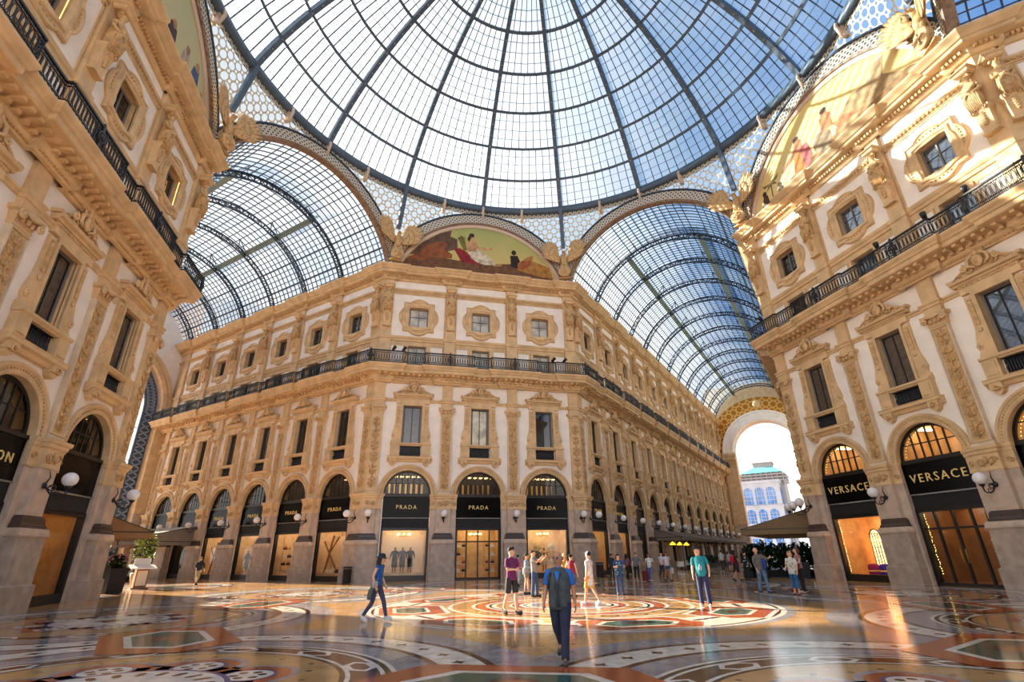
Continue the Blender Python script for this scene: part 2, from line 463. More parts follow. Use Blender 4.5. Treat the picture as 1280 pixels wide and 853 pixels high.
def bay_wall_mesh(hl, hr, white=2.2):
    mb = MB(); P, O, S = M['plaster'], M['ochre'], M['stone']
    # ground floor either side of the opening, reveals
    for x0, x1 in ((-hl, -RO), (RO, hr)): mb.rect(x0, x1, 0, ZI, 0, S)
    for sx in (-1, 1): mb.quad((sx * RO, 0, 0), (sx * RO, .75, 0), (sx * RO, .75, ZI), (sx * RO, 0, ZI), S)
    pts = arc(RO)
    for (xa, za), (xb, zb) in zip(pts, pts[1:]):
        mb.quad((xa, 0, za), (xb, 0, zb), (xb, .75, zb), (xa, .75, za), O)
        mb.quad((xa, 0, za), (xb, 0, zb), (xb, 0, 8.3), (xa, 0, 8.3), P)
    for x0, x1 in ((-hl, -RO), (RO, hr)): mb.rect(x0, x1, ZI, 8.3, 0, P)
    def holed(x0, x1, z0, z1, a, b, c, d, m, rev, depth):
        mb.rect(x0, a, z0, z1, 0, m); mb.rect(b, x1, z0, z1, 0, m); mb.rect(a, b, z0, c, 0, m); mb.rect(a, b, d, z1, 0, m)
        mb.quad((a, 0, c), (a, depth, c), (a, depth, d), (a, 0, d), rev); mb.quad((b, 0, c), (b, depth, c), (b, depth, d), (b, 0, d), rev)
        mb.quad((a, 0, c), (b, 0, c), (b, depth, c), (a, depth, c), rev); mb.quad((a, 0, d), (b, 0, d), (b, depth, d), (a, depth, d), rev)
    holed(-hl, hr, 8.3, 14.5, -.74, .74, 8.6, 12.66, P, O, .35)
    mb.rect(-hl, hr, 14.5, ZB, 0, O)
    holed(-hl, hr, ZB, 18.3, -.74, .74, 15.95, 17.7, O, O, .4)
    wl, wr = white + (hl - 2.695) * .0, white + (hr - 2.695) * .0
    xl, xr = -min(hl - .45, white + .1), min(hr - .45, white + .1)
    mb.rect(-hl, xl, 18.3, 24.95, 0, O); mb.rect(xr, hr, 18.3, 24.95, 0, O)
    holed(xl, xr, 18.3, 22.6, -.8, .8, 19.5, 21.3, P, O, .45)
    mb.rect(xl, xr, 22.6, 23.12, 0, O); mb.rect(xl, xr, 23.12, 23.78, 0, P); mb.rect(xl, xr, 23.78, 24.95, 0, O)
    # little white panels beside the low windows, in thin frames
    for sx in (-1, 1):
        lim = (hl if sx < 0 else hr) - .52
        x0, x1 = 1.12, min(2.1, lim)
        if x1 - x0 > .3:
            mb.box(min(sx * x0, sx * x1), max(sx * x0, sx * x1), -.02, .03, 16.2, 17.72, P)
            for a, b, c, d in ((x0 - .07, x1 + .07, 17.72, 17.8), (x0 - .07, x0, 16.1, 17.72), (x1, x1 + .07, 16.1, 17.72)):
                mb.box(min(sx * a, sx * b), max(sx * a, sx * b), -.06, .03, c, d, O)
    # frame of the big white panel
    for a, b, c, d in ((xl, xr, 18.5, 18.58), (xl, xr, 22.5, 22.6), (xl, xl + .08, 18.5, 22.6), (xr - .08, xr, 18.5, 22.6)): mb.box(a, b, -.05, .03, c, d, O)
    return mb.mesh('bay_wall')

def archivolt_mesh():
    mb = MB(); n = 28
    prof = [(RO - .01, .05), (RO - .01, -.1), (RO + .06, -.14), (RO + .10, -.14), (RO + .13, -.1), (RO + .27, -.12), (RO + .3, -.17), (RO + .4, -.19), (RA, -.12), (RA, .03)]
    rings = []
    for i in range(n + 1):
        a = pi - pi * i / n; rings.append([(r * cos(a), y, ZI + r * sin(a)) for r, y in prof])
    mb.loft(rings, M['ochre'], False, False, False)
    # little beads on the inner moulding
    for i in range(40):
        a = pi * (i + .5) / 40; r = RO + .2
        mb.ell((r * cos(a), -.13, ZI + r * sin(a)), (.04, .035, .04), M['ochre_dark'], 5, 4)
    return mb.mesh('archivolt')

# ---- the tall window
def surround_mesh():
    mb = MB(); O = M['ochre']
    def side(sx):
        out = [(.74, 9.62), (.74, 12.66), (1.26, 12.66), (1.26, 11.5), (1.30, 11.0), (1.42, 10.55), (1.50, 10.2), (1.42, 9.95), (1.52, 9.8), (1.52, 9.62)]
        mb.prism([(sx * x, z) for x, z in out], -.14, .03, O)
        mb.prism([(sx * x, z) for x, z in ((.74, 9.62), (.74, 12.66), (.9, 12.66), (.9, 9.62))], -.2, -.12, O)
        mb.prism([(sx * x, z) for x, z in ((.98, 11.2), (.98, 12.5), (1.18, 12.5), (1.18, 11.2))], -.18, -.12, M['ochre_dark'])
        mb.tube(spiral((sx * 1.33, 10.2), .15, pi / 2, 1.4, -.17, -sx), .04, O, 6)
        mb.lathe([(.02, -.06), (.1, -.03), (.11, 0)], (sx * 1.08, -.16, 12.3), O, 10, axis='y')
        mb.lathe([(.02, -.06), (.1, -.03), (.11, 0)], (sx * 1.08, -.16, 10.95), O, 10, axis='y')
        # pedestal beside the balustrade
        mb.box(min(sx * .84, sx * 1.5), max(sx * .84, sx * 1.5), -.3, .03, 8.6, 9.48, O)
        mb.box(min(sx * .95, sx * 1.38), max(sx * .95, sx * 1.38), -.34, -.28, 8.75, 9.35, O)
    side(-1); side(1)
    mb.box(-.9, .9, -.2, .03, 12.6, 12.78, O)
    mb.sweep([(0, 9.46), (.3, 9.46), (.36, 9.52), (.36, 9.62), (0, 9.64)], [(-1.54, 0), (1.54, 0)], O)
    mb.box(-.78, .78, -.28, .05, 9.4, 9.5, O)
    return mb.mesh('window_surround')

def ledge_mesh():
    mb = MB(); O = M['ochre']
    mb.sweep([(0, 8.2), (.18, 8.22), (.26, 8.36), (.40, 8.42), (.40, 8.54), (.44, 8.6), (0, 8.62)], [(-1.68, 0), (1.68, 0)], O)
    for sx in (-1, 1):
        mb.box(sx * 1.25 - .26, sx * 1.25 + .26, -.36, .02, 8.12, 8.42, O)
        mb.prism([(sx * 1.25 + x, z) for x, z in ((-.22, 8.14), (.22, 8.14), (.16, 7.98), (0, 7.88), (-.16, 7.98))], -.28, .02, O)
        mb.tube(spiral((sx * 1.25, 8.2), .15, 0, 1.2, -.38, sx), .04, M['ochre_dark'], 5)
    return mb.mesh('ledge')

def pediment_mesh():
    mb = MB(); O = M['ochre']; D = M['ochre_dark']
    mb.box(-1.3, 1.3, -.2, .03, 12.78, 13.24, O)
    for i in range(26): x = -1.3 + .1 * i + .02; mb.box(x, x + .06, -.25, -.18, 13.1, 13.2, O)
    mb.sweep([(0, 13.22), (.26, 13.24), (.3, 13.32), (.42, 13.36), (.46, 13.48), (0, 13.5)], [(-1.5, 0), (1.5, 0)], O)
    pts = [(-1.5, 13.48), (-1.1, 13.62), (-.7, 13.85), (-.35, 14.12), (0, 14.2), (.35, 14.12), (.7, 13.85), (1.1, 13.62), (1.5, 13.48)]
    mb.prism(pts, -.16, .03, O)
    for sx in (-1, 1):
        mb.box(min(sx * 1.34, sx * 1.6), max(sx * 1.34, sx * 1.6), -.36, .02, 13.48, 13.62, O)
        mb.tube(spiral((sx * .55, 13.78), .2, pi / 2, 1.5, -.24, sx), [.055] * 15, D, 6)
        mb.tube([(sx * 1.35, -.22, 13.6), (sx * 1.1, -.24, 13.72), (sx * .85, -.24, 13.82), (sx * .6, -.24, 14.0), (sx * .35, -.24, 14.15), (sx * .2, -.24, 14.1)], [.03, .05, .06, .06, .05, .03], D, 6)
        mb.tube(spiral((sx * 1.0, 13.68), .1, pi / 2, 1.3, -.24, -sx), .035, D, 5)
        leaf(mb, sx * .1, 14.2, pi / 2 - sx * .6, .42, .16, -.28, O)
    mb.ell((0, -.34, 14.0), (.24, .14, .3), O, 10, 7); mb.ell((0, -.42, 14.0), (.13, .1, .18), D, 10, 7)
    mb.ell((0, -.3, 14.42), (.14, .12, .16), O, 8, 6); mb.ell((0, -.3, 14.6), (.07, .07, .1), O, 8, 6)
    for sx in (-1, 1):
        mb.tube([(sx * .2, -.3, 13.75), (sx * .45, -.34, 13.9), (sx * .42, -.34, 14.2), (sx * .22, -.3, 14.35), (sx * .12, -.3, 14.5)], [.05, .08, .08, .07, .04], O, 6)
        mb.tube(spiral((sx * .72, 13.92), .17, pi / 2, 1.4, -.3, sx), [.055] * 15, O, 6)
    mb.tube([(-.2, -.22, 14.22), (0, -.26, 14.44), (.2, -.22, 14.22)], .04, D, 5)
    return mb.mesh('pediment')

def balustrade_mesh():
    mb = MB(); I = M['iron']
    mb.box(-.8, .8, .02, .06, 8.62, 9.42, I)
    mb.box(-.8, .8, -.08, .02, 8.62, 8.68, I); mb.box(-.8, .8, -.1, .02, 9.36, 9.42, I)
    for i in range(14):
        x = -.75 + .115 * i
        mb.lathe([(.018, 0), (.03, .12), (.045, .26), (.02, .4), (.03, .55), (.018, .7)], (x, -.03, 8.67), I, 6)
    return mb.mesh('balustrade')

def window_frame_mesh():
    mb = MB(); F = M['frame']; G = M['frame_grey']
    for a, b, c, d in ((-.74, -.62, 9.62, 12.66), (.62, .74, 9.62, 12.66), (-.62, .62, 12.54, 12.66), (-.62, .62, 9.62, 9.72)): mb.box(a, b, .14, .26, c, d, G)
    for a, b, c, d in ((-.03, .03, 9.7, 12.55), (-.62, -.57, 9.7, 12.55), (.57, .62, 9.7, 12.55), (-.6, .6, 12.48, 12.55)): mb.box(a, b, .17, .24, c, d, F)
    return mb.mesh('window_frame')

# ---- the attic window in its lobed frame
def lobed(r):
    """outer outline: square with blunt corners and a lobe on every side; returns a closed list of points"""
    pts = []
    for q in range(4):
        a = q * pi / 2
        loc = [(1.30, -1.36), (1.30, -.84)] if q % 2 == 0 else [(1.36, -1.30), (1.36, -.80)]
        base, hw = (1.30, .84) if q % 2 == 0 else (1.36, .80)
        bul = .36
        # lobe as an arc
        R = (hw * hw + bul * bul) / (2 * bul); ang = math.asin(hw / R)
        for i in range(9):
            t = -ang + 2 * ang * i / 8
            loc.append((base + R * cos(t) - (R - bul), R * sin(t)))
        for x, y in loc: pts.append((x * cos(a) - y * sin(a), x * sin(a) + y * cos(a)))
    return pts

def lobed_mesh():
    mb = MB(); O = M['ochre']; D = M['ochre_dark']; P = lobed(1); n = len(P); cz = 20.4
    def inner(p, f=1.0):
        k = max(abs(p[0]) / .80, abs(p[1]) / .90)
        return (p[0] / k * f, p[1] / k * f)
    rings = []
    for t, y in ((0, .02), (0, -.1), (.08, -.17), (.16, -.17), (.22, -.11), (.5, -.10), (.58, -.18), (.78, -.2), (.86, -.14), (1, -.10), (1, .04)):
        ring = []
        for p in P:
            q = inner(p); ring.append((p[0] + (q[0] - p[0]) * t, y, cz + p[1] + (q[1] - p[1]) * t))
        rings.append(ring)
    mb.loft(rings, O, False, False)
    for q in range(4):
        a = q * pi / 2
        for i in range(7):
            t = -.62 + .2 * i
            x, z = 1.24 + .12 * cos(t * 1.5), t
            X, Z = x * cos(a) - z * sin(a), x * sin(a) + z * cos(a)
            mb.ell((X, -.12, cz + Z), (.055, .05, .055), D, 6, 4)
    return mb.mesh('window_surround')

def attic_frame_mesh():
    mb = MB(); F = M['frame_grey']; W = M['frame']
    for a, b, c, d in ((-.8, -.7, 19.5, 21.3), (.7, .8, 19.5, 21.3), (-.7, .7, 21.2, 21.3), (-.7, .7, 19.5, 19.6), (-.035, .035, 19.6, 21.2)): mb.box(a, b, .26, .38, c, d, F)
    mb.box(-.7, .7, .3, .34, 20.5, 20.54, W)
    return mb.mesh('window_frame')

def low_frame_mesh():
    mb = MB(); F = M['frame_grey']
    for a, b, c, d in ((-.74, -.64, 15.95, 17.7), (.64, .74, 15.95, 17.7), (-.64, .64, 17.6, 17.7), (-.03, .03, 15.95, 17.6)): mb.box(a, b, .2, .3, c, d, F)
    mb.box(-.95, -.76, -.1, .02, ZB, 17.75, M['ochre']); mb.box(.76, .95, -.1, .02, ZB, 17.75, M['ochre']); mb.box(-.95, .95, -.1, .02, 17.72, 17.88, M['ochre'])
    return mb.mesh('window_frame')

def rect_pane(x0, x1, z0, z1, y, m):
    mb = MB(); mb.box(x0, x1, y, y + .02, z0, z1, m); return mb.mesh('pane')

def put_windows(fr, x, where, pane='pane', apane='pane', idx=[0]):
    """the three windows of one bay; every one is a window of the setting"""
    idx[0] += 1
    w = root('window_%d' % idx[0], fr @ TR(x), 'tall main-floor window with carved pediment, ' + where, 'window', 'tall main-floor windows', 'structure')
    s = put('window_surround', mesh_once('sur', surround_mesh), w)
    p = put('pediment', mesh_once('ped', pediment_mesh), w)
    put('ledge', mesh_once('led', ledge_mesh), w)
    b = put('balustrade', mesh_once('bal', balustrade_mesh), w)
    put('window_frame', mesh_once('wf', window_frame_mesh), w)
    put('pane', mesh_once('pane' + pane, lambda: rect_pane(-.64, .64, 9.64, 12.6, .2, M[pane])), w)
    idx[0] += 1
    w = root('window_%d' % idx[0], fr @ TR(x), 'attic window in a lobed stone frame, ' + where, 'window', 'lobed attic windows', 'structure')
    put('window_surround', mesh_once('lob', lobed_mesh), w)
    put('window_frame', mesh_once('af', attic_frame_mesh), w)
    put('pane', mesh_once('apane' + apane, lambda: rect_pane(-.72, .72, 19.55, 21.25, .32, M[apane])), w)
    idx[0] += 1
    w = root('window_%d' % idx[0], fr @ TR(x), 'low window behind the balcony railing, ' + where, 'window', 'low balcony windows', 'structure')
    put('window_frame', mesh_once('lf', low_frame_mesh), w)
    put('pane', mesh_once('lpane' + apane, lambda: rect_pane(-.66, .66, 15.9, 17.65, .25, M[apane])), w)

# ---- cornices and string courses, railing
BALC = [(.0, 14.42), (.16, 14.42), (.2, 14.52), (.3, 14.6), (.34, 14.66), (.34, 14.92), (.44, 14.96), (1.0, 15.02), (1.05, 15.06), (1.05, 15.26), (1.12, 15.3), (1.16, 15.4), (1.24, 15.5), (1.27, 15.56), (1.27, ZB), (0, ZB)]
TOPC = [(0, 23.74), (.12, 23.76), (.2, 23.86), (.24, 23.9), (.24, 24.14), (.34, 24.18), (.62, 24.24), (.66, 24.28), (.66, 24.42), (.74, 24.46), (.84, 24.6), (.96, 24.72), (1.01, 24.78), (1.01, 24.88), (.2, 25.0), (.2, 25.3), (0, 25.3)]
STR1 = [(0, 18.12), (.08, 18.14), (.1, 18.3), (.16, 18.36), (.2, 18.48), (.2, 18.54), (0, 18.56)]
STR2 = [(0, 22.62), (.06, 22.64), (.08, 22.8), (.16, 22.88), (.16, 23.0), (.1, 23.06), (0, 23.1)]
ENTB = [(0, 12.9), (.06, 12.92), (.08, 13.02), (.14, 13.06), (.14, 13.16), (0, 13.18)]

def ressaut(x0, x1, piers, w, o):
    pts = [(x0, 0)]
    for x in piers:
        for p in ((x - w, 0), (x - w, -o), (x + w, -o), (x + w, 0)): pts.append(p)
    pts.append((x1, 0)); return pts

def cornice_path(x0, x1, piers, w, o, cl, cr):
    """a break forward at every pier; at a corner the forward part runs round it"""
    pts = []
    if cl: pts += [(x0 - o * T8 * 1, -o), (x0 + cl, -o), (x0 + cl, 0)]
    else: pts += [(x0, 0)]
    for x in piers: pts += [(x - w, 0), (x - w, -o), (x + w, -o), (x + w, 0)]
    if cr: pts += [(x1 - cr, 0), (x1 - cr, -o), (x1 + o * T8, -o)]
    else: pts += [(x1, 0)]
    return pts

PRE, POST = (Q2, -Q2), (Q2, Q2)
def put_cornices(par, x0, x1, piers, cl, cr):
    pre = PRE if cl else None; post = POST if cr else None
    mb = MB(); path = cornice_path(x0, x1, piers, .95, .22, cl, cr)
    mb.sweep(BALC, path, M['ochre'], pre, post, False)
    # brackets under the balcony and a row of dentils
    def spots(step, xs0, xs1):
        n = max(1, int((xs1 - xs0) / step)); return [xs0 + (xs1 - xs0) * (i + .5) / n for i in range(n)]
    def off(x):
        if any(abs(x - p) < .95 for p in piers): return .22
        if cl and x < x0 + cl: return .22
        if cr and x > x1 - cr: return .22
        return 0
    for x in spots(.44, x0, x1):
        o = off(x)
        mb.box(x - .09, x + .09, -o - .92, -o - .3, 14.88, 15.04, M['ochre'])
        mb.box(x - .09, x + .09, -o - .55, -o - .3, 14.74, 14.9, M['ochre'])
    for x in spots(.16, x0, x1):
        o = off(x); mb.box(x - .045, x + .045, -o - .26, -o - .15, 14.5, 14.6, M['ochre_dark'])
    mb.build('balcony_cornice', par)
    mb = MB(); path = cornice_path(x0, x1, piers, .62, .2, cl, cr)
    mb.sweep(TOPC, path, M['ochre'], pre, post, False)
    def off2(x):
        if any(abs(x - p) < .62 for p in piers): return .2
        if (cl and x < x0 + cl) or (cr and x > x1 - cr): return .2
        return 0
    for x in spots(.2, x0, x1):
        o = off2(x); mb.box(x - .06, x + .06, -o - .4, -o - .2, 23.96, 24.14, M['ochre_dark'])
    mb.build('upper_cornice', par)
    mb = MB()
    mb.sweep(STR1, cornice_path(x0, x1, [], .5, .0, 0, 0), M['ochre'], pre, post, False)
    mb.sweep(STR2, [(x0, 0), (x1, 0)], M['ochre'], pre, post, False)
    mb.sweep(ENTB, [(x0, 0), (x1, 0)], M['ochre'], pre, post, False)
    for x in spots(.22, x0, x1): mb.box(x - .05, x + .05, -.16, -.05, 22.72, 22.84, M['ochre_dark'])
    mb.build('string_courses', par)

def railing_panel(L):
    """balusters as linked iron rings between a top and a bottom rail, x from 0 to L"""
    mb = MB(); I = M['iron']; z0 = ZB + .06; n = max(1, round(L / .2)); st = L / n
    mb.box(0, L, -.03, .03, z0, z0 + .05, I); mb.box(0, L, -.05, .05, z0 + .92, z0 + 1.0, I); mb.box(0, L, -.02, .02, z0 + .78, z0 + .81, I); mb.box(0, L, -.02, .02, z0 + .16, z0 + .19, I)
    for i in range(n):
        x = st * (i + .5)
        pts = [(x + .07 * cos(a), 0, z0 + .485 + .29 * sin(a)) for a in [2 * pi * k / 10 for k in range(11)]]
        mb.tube(pts, .016, I, 4, cap=False)
        mb.bar((x + st / 2, 0, z0), (x + st / 2, 0, z0 + .95), .025, .025, I, (0, 1, 0))
        mb.tube([(x + .05 * cos(a), 0, z0 + .865 + .05 * sin(a)) for a in [2 * pi * k / 6 for k in range(7)]], .012, I, 3, cap=False)
        mb.tube([(x + .05 * cos(a), 0, z0 + .105 + .045 * sin(a)) for a in [2 * pi * k / 6 for k in range(7)]], .012, I, 3, cap=False)
    return mb.mesh('railing_panel')

def post_mesh():
    mb = MB(); I = M['iron']; z0 = ZB
    mb.box(-.06, .06, -.06, .06, z0, z0 + 1.08, I); mb.ell((0, 0, z0 + 1.12), (.07, .07, .07), I, 6, 5)
    mb.box(-.34, -.3, -.03, .03, z0, z0 + 1.04, I); mb.box(.3, .34, -.03, .03, z0, z0 + 1.04, I)
    mb.tube([(.2 * cos(a), -.05, z0 + .55 + .22 * sin(a)) for a in [2 * pi * k / 12 for k in range(13)]], .04, I, 5, cap=False)
    mb.lathe([(.02, -.1), (.12, -.07), (.14, 0), (.02, .03)], (0, -.03, z0 + .55), I, 10, axis='y')
    return mb.mesh('railing_post')

def put_railing(fr, x0, x1, piers, cl, cr, label, group):
    r = root('balcony_railing', fr, label, 'railing', group)
    path = cornice_path(x0, x1, piers, .85, .22, cl, cr); d = 1.14
    # offset the path outwards by d
    P = [Vector(p) for p in path]; n = len(P); pts = []
    dirs = [(P[i + 1] - P[i]).normalized() for i in range(n - 1)]
    for i in range(n):
        d1 = dirs[i - 1] if i else (Vector(PRE) if cl else dirs[0]); d2 = dirs[i] if i < n - 1 else (Vector(POST) if cr else dirs[-1])
        n1 = Vector((d1.y, -d1.x)); n2 = Vector((d2.y, -d2.x)); mm = (n1 + n2) / max(.2, 1 + n1.dot(n2)); pts.append(P[i] + mm * d)
    for a, b in zip(pts, pts[1:]):
        L = (b - a).length
        if L < .12: continue
        k = round(L, 2); me = mesh_once('rail%.2f' % k, lambda: railing_panel(k)); dd = (b - a).normalized()
        Mx = Matrix(((dd.x, -dd.y, 0, a.x), (dd.y, dd.x, 0, a.y), (0, 0, 1, 0), (0, 0, 0, 1)))
        put('railing_panel', me, r, Mx)
    for x in piers: put('railing_post', mesh_once('post', post_mesh), r, TR(x, -d - .22))
    if cr: put('railing_post', mesh_once('post', post_mesh), r, TR(x1 + (d + .22) * T8, -d - .22) @ Matrix.Rotation(pi / 8, 4, 'Z'))
    return r
# ================================================================ dome, vaults, big arches, paintings
def side_frame(deg):
    a = RAD(deg); return frame(A * cos(a), A * sin(a), (sin(a), -cos(a)), (cos(a), sin(a)))

def sph(el, az, r=DR): return Vector((r * cos(el) * cos(az), r * cos(el) * sin(az), DC + r * sin(el)))
EL = [RAD(v) for v in (29.9, 37.2, 44.6, 52.6, 60.8, 69., 77.2, 84.)]

def build_dome():
    R = root('ceiling_dome', TR(0, 0, 0), 'great glass and iron dome over the crossing', 'dome', None, 'structure')
    IB, ID = M['iron_blue'], M['iron_dark']
    # ring beam
    mb = MB(); n = 96
    prof = [(RINGR - .3, 32.2), (RINGR + .2, 32.2), (RINGR + .2, 32.9), (RINGR - .1, 32.9), (RINGR - .3, 32.78)]
    rings = [[(r * cos(2 * pi * i / n), r * sin(2 * pi * i / n), z) for r, z in prof] for i in range(n + 1)]
    mb.loft(rings, IB, True, False); mb.build('ring_beam', R)
    mb = MB(); mb.uv = []
    for i in range(n + 1):
        a = 2 * pi * i / n
        for z in (31.72, 32.3):
            mb.v.append(((RINGR + .05) * cos(a), (RINGR + .05) * sin(a), z)); mb.uv.append((a * RINGR * .9, (z - 31.72) * 1.0))
    k = mb.mid(M['lace'])
    for i in range(n): mb.f.append((2 * i, 2 * i + 2, 2 * i + 3, 2 * i + 1)); mb.mi.append(k); mb.sm.append(True)
    mb.build('ring_frieze', R)
    rib = MB(); pts = [sph(e, 0, DR - .12) for e in [RAD(29.5 + (85 - 29.5) * i / 22) for i in range(23)]]
    rings = []
    for i, p in enumerate(pts):
        nrm = (p - Vector((0, 0, DC))).normalized(); s = Vector((0, 1, 0)); w = .19 - .05 * i / 22
        rings.append([tuple(p + s * x * w + nrm * y) for x, y in ((-1, -.2), (1, -.2), (1, .22), (-1, .22))])
    rib.loft(rings, IB)
    for i in range(0, 22):     # rivets and small pierced rosettes on the ribs
        p = pts[i]; nrm = (p - Vector((0, 0, DC))).normalized(); rib.ell(tuple(p - nrm * .2), (.05, .05, .04), M['iron_cream'], 5, 3)
    rme = rib.mesh('dome_rib')
    mul = MB()
    for lv in range(7):
        cnt = (10, 10, 9, 8, 7, 6, 4)[lv]; e0, e1 = EL[lv], EL[lv + 1]
        for j in range(1, cnt):
            az = RAD(22.5) * j / cnt
            mul.bar(sph(e0, az), sph(e1, az), .055, .08, ID, tuple(sph((e0 + e1) / 2, az) - Vector((0, 0, DC))))
        for t in (.25, .5, .75):
            e = e0 + (e1 - e0) * t
            for q in range(2):
                a0, a1 = RAD(22.5) * q / 2, RAD(22.5) * (q + 1) / 2
                mul.bar(sph(e, a0, DR + .06), sph(e, a1, DR + .06), .03, .035, ID, tuple(sph(e, a0) - Vector((0, 0, DC))))
    mme = mul.mesh('glazing_bars')
    pur = MB()
    for e in EL[1:]:
        for q in range(4):
            a0, a1 = RAD(22.5) * q / 4, RAD(22.5) * (q + 1) / 4
            pur.bar(sph(e, a0, DR - .1), sph(e, a1, DR - .1), .22, .26, IB, tuple(sph(e, a0) - Vector((0, 0, DC))))
    pme = pur.mesh('dome_purlins')
    gl = MB(); vs = []; fs = []; na, ne = 5, 16
    for j in range(ne + 1):
        e = EL[0] + (RAD(88) - EL[0]) * j / ne
        for q in range(na + 1): vs.append(tuple(sph(e, RAD(22.5) * q / na, DR + .03)))
    for j in range(ne):
        for q in range(na): a = j * (na + 1) + q; fs.append((a, a + 1, a + na + 2, a + na + 1))
    gl.add(vs, fs, M['dome_glass'], True); gme = gl.mesh('glass_panel')
    for k in range(16):
        Rz = Matrix.Rotation(RAD(22.5) * k, 4, 'Z')
        put('dome_rib', rme, R, Rz); put('glazing_bars', mme, R, Rz); put('dome_purlins', pme, R, Rz); put('glass_panel', gme, R, Rz)
    # lantern ring at the top
    mb = MB(); mb.lathe([(1.9, 0), (2.3, 0), (2.3, .5), (1.9, .5), (1.9, 0)], (0, 0, DC + DR - .3), IB, 32); mb.build('lantern_ring', R)
    # pierced spandrels between the arches, with their strut
    for k in range(8):
        mb = MB(); mb.uv = []; cols = []
        for side, dg in ((0, 45 * k), (1, 45 * (k + 1))):
            fm = side_frame(dg); a = RAD(dg)
            xs = [HS * t for t in (.30, .42, .54, .64, .74, .83, .91, 1.0)]
            seq = xs if side == 0 else xs[::-1][1:]
            for x in seq:
                sx = -1 if side == 0 else 1      # the corner lies at -x seen from side k, +x from side k+1
                ro = ARC_R + 1.05
                z = ARC_Z + sqrt(max(0, ro * ro - x * x)) if x < ro else 25.3
                p = fm @ Vector((sx * x, -.1, z)); ang = atan2(p.y, p.x)
                cols.append((p, Vector((RINGR * cos(ang), RINGR * sin(ang), 31.9)), ang))
        nr = 6
        for lo, hi, ang in cols:
            for j in range(nr + 1):
                t = j / nr; p = lo.lerp(hi, t); rr = hypot(p.x, p.y) - .25 * sin(pi * t) * min(1, (hi.z - lo.z) / 3)
                q = Vector((rr * cos(ang), rr * sin(ang), p.z)); mb.v.append(tuple(q)); mb.uv.append((ang * RINGR, q.z))
        kk = mb.mid(M['pendentive'])
        for i in range(len(cols) - 1):
            for j in range(nr): a = i * (nr + 1) + j; mb.f.append((a, a + nr + 1, a + nr + 2, a + 1)); mb.mi.append(kk); mb.sm.append(True)
        mb.build('pierced_spandrel', R)
        a = RAD(45 * k + 22.5); mb = MB()
        mb.bar((19.12 * cos(a), 19.12 * sin(a), 32.5), (20.2 * cos(a), 20.2 * sin(a), 28.6), .36, .3, IB, (cos(a), sin(a), 0)); mb.build('spandrel_strut', R)
    br = MB(); br.box(-.14, .14, -.1, .35, 31.35, 32.6, M['rose']); br.tube([(0, -.25, 32.5), (0, -.32, 32.2), (0, -.2, 31.8), (0, .0, 31.3)], .12, M['rose'], 6)
    bme = br.mesh('ring_bracket')
    for k in range(32):
        if k % 4 == 2: continue
        a = RAD(11.25 * k); put('ring_bracket', bme, R, Matrix.Rotation(a, 4, 'Z') @ frame(RINGR - .1, 0, (0, -1), (1, 0)))
    # the eight big arch bands
    mb = MB(); mb.uv = []; n = 48; th = math.acos((25.3 - ARC_Z) / ARC_R)
    prof = [(ARC_R - .02, .2), (ARC_R - .02, -.3), (ARC_R + .14, -.36), (ARC_R + .16, -.32), (ARC_R + .98, -.32), (ARC_R + 1.0, -.4), (ARC_R + 1.14, -.4), (ARC_R + 1.14, .1)]
    for i in range(n + 1):
        t = -th + 2 * th * i / n
        for r, y in prof: mb.v.append((r * sin(t), y, ARC_Z + r * cos(t))); mb.uv.append((t * ARC_R * 1.0, (r - ARC_R) * 1.15 + .05))
    kc, kl, kb = mb.mid(M['brick']), mb.mid(M['lace']), mb.mid(M['iron_dark']); m = len(prof)
    for i in range(n):
        for j in range(m - 1):
            mb.f.append((i * m + j, (i + 1) * m + j, (i + 1) * m + j + 1, i * m + j + 1)); mb.mi.append(kc if j < 2 else kl if j in (3,) else kb); mb.sm.append(False)
    ame = mb.mesh('arch_band')
    for k in range(8): put('arch_band', ame, R, side_frame(45 * k))
    return R

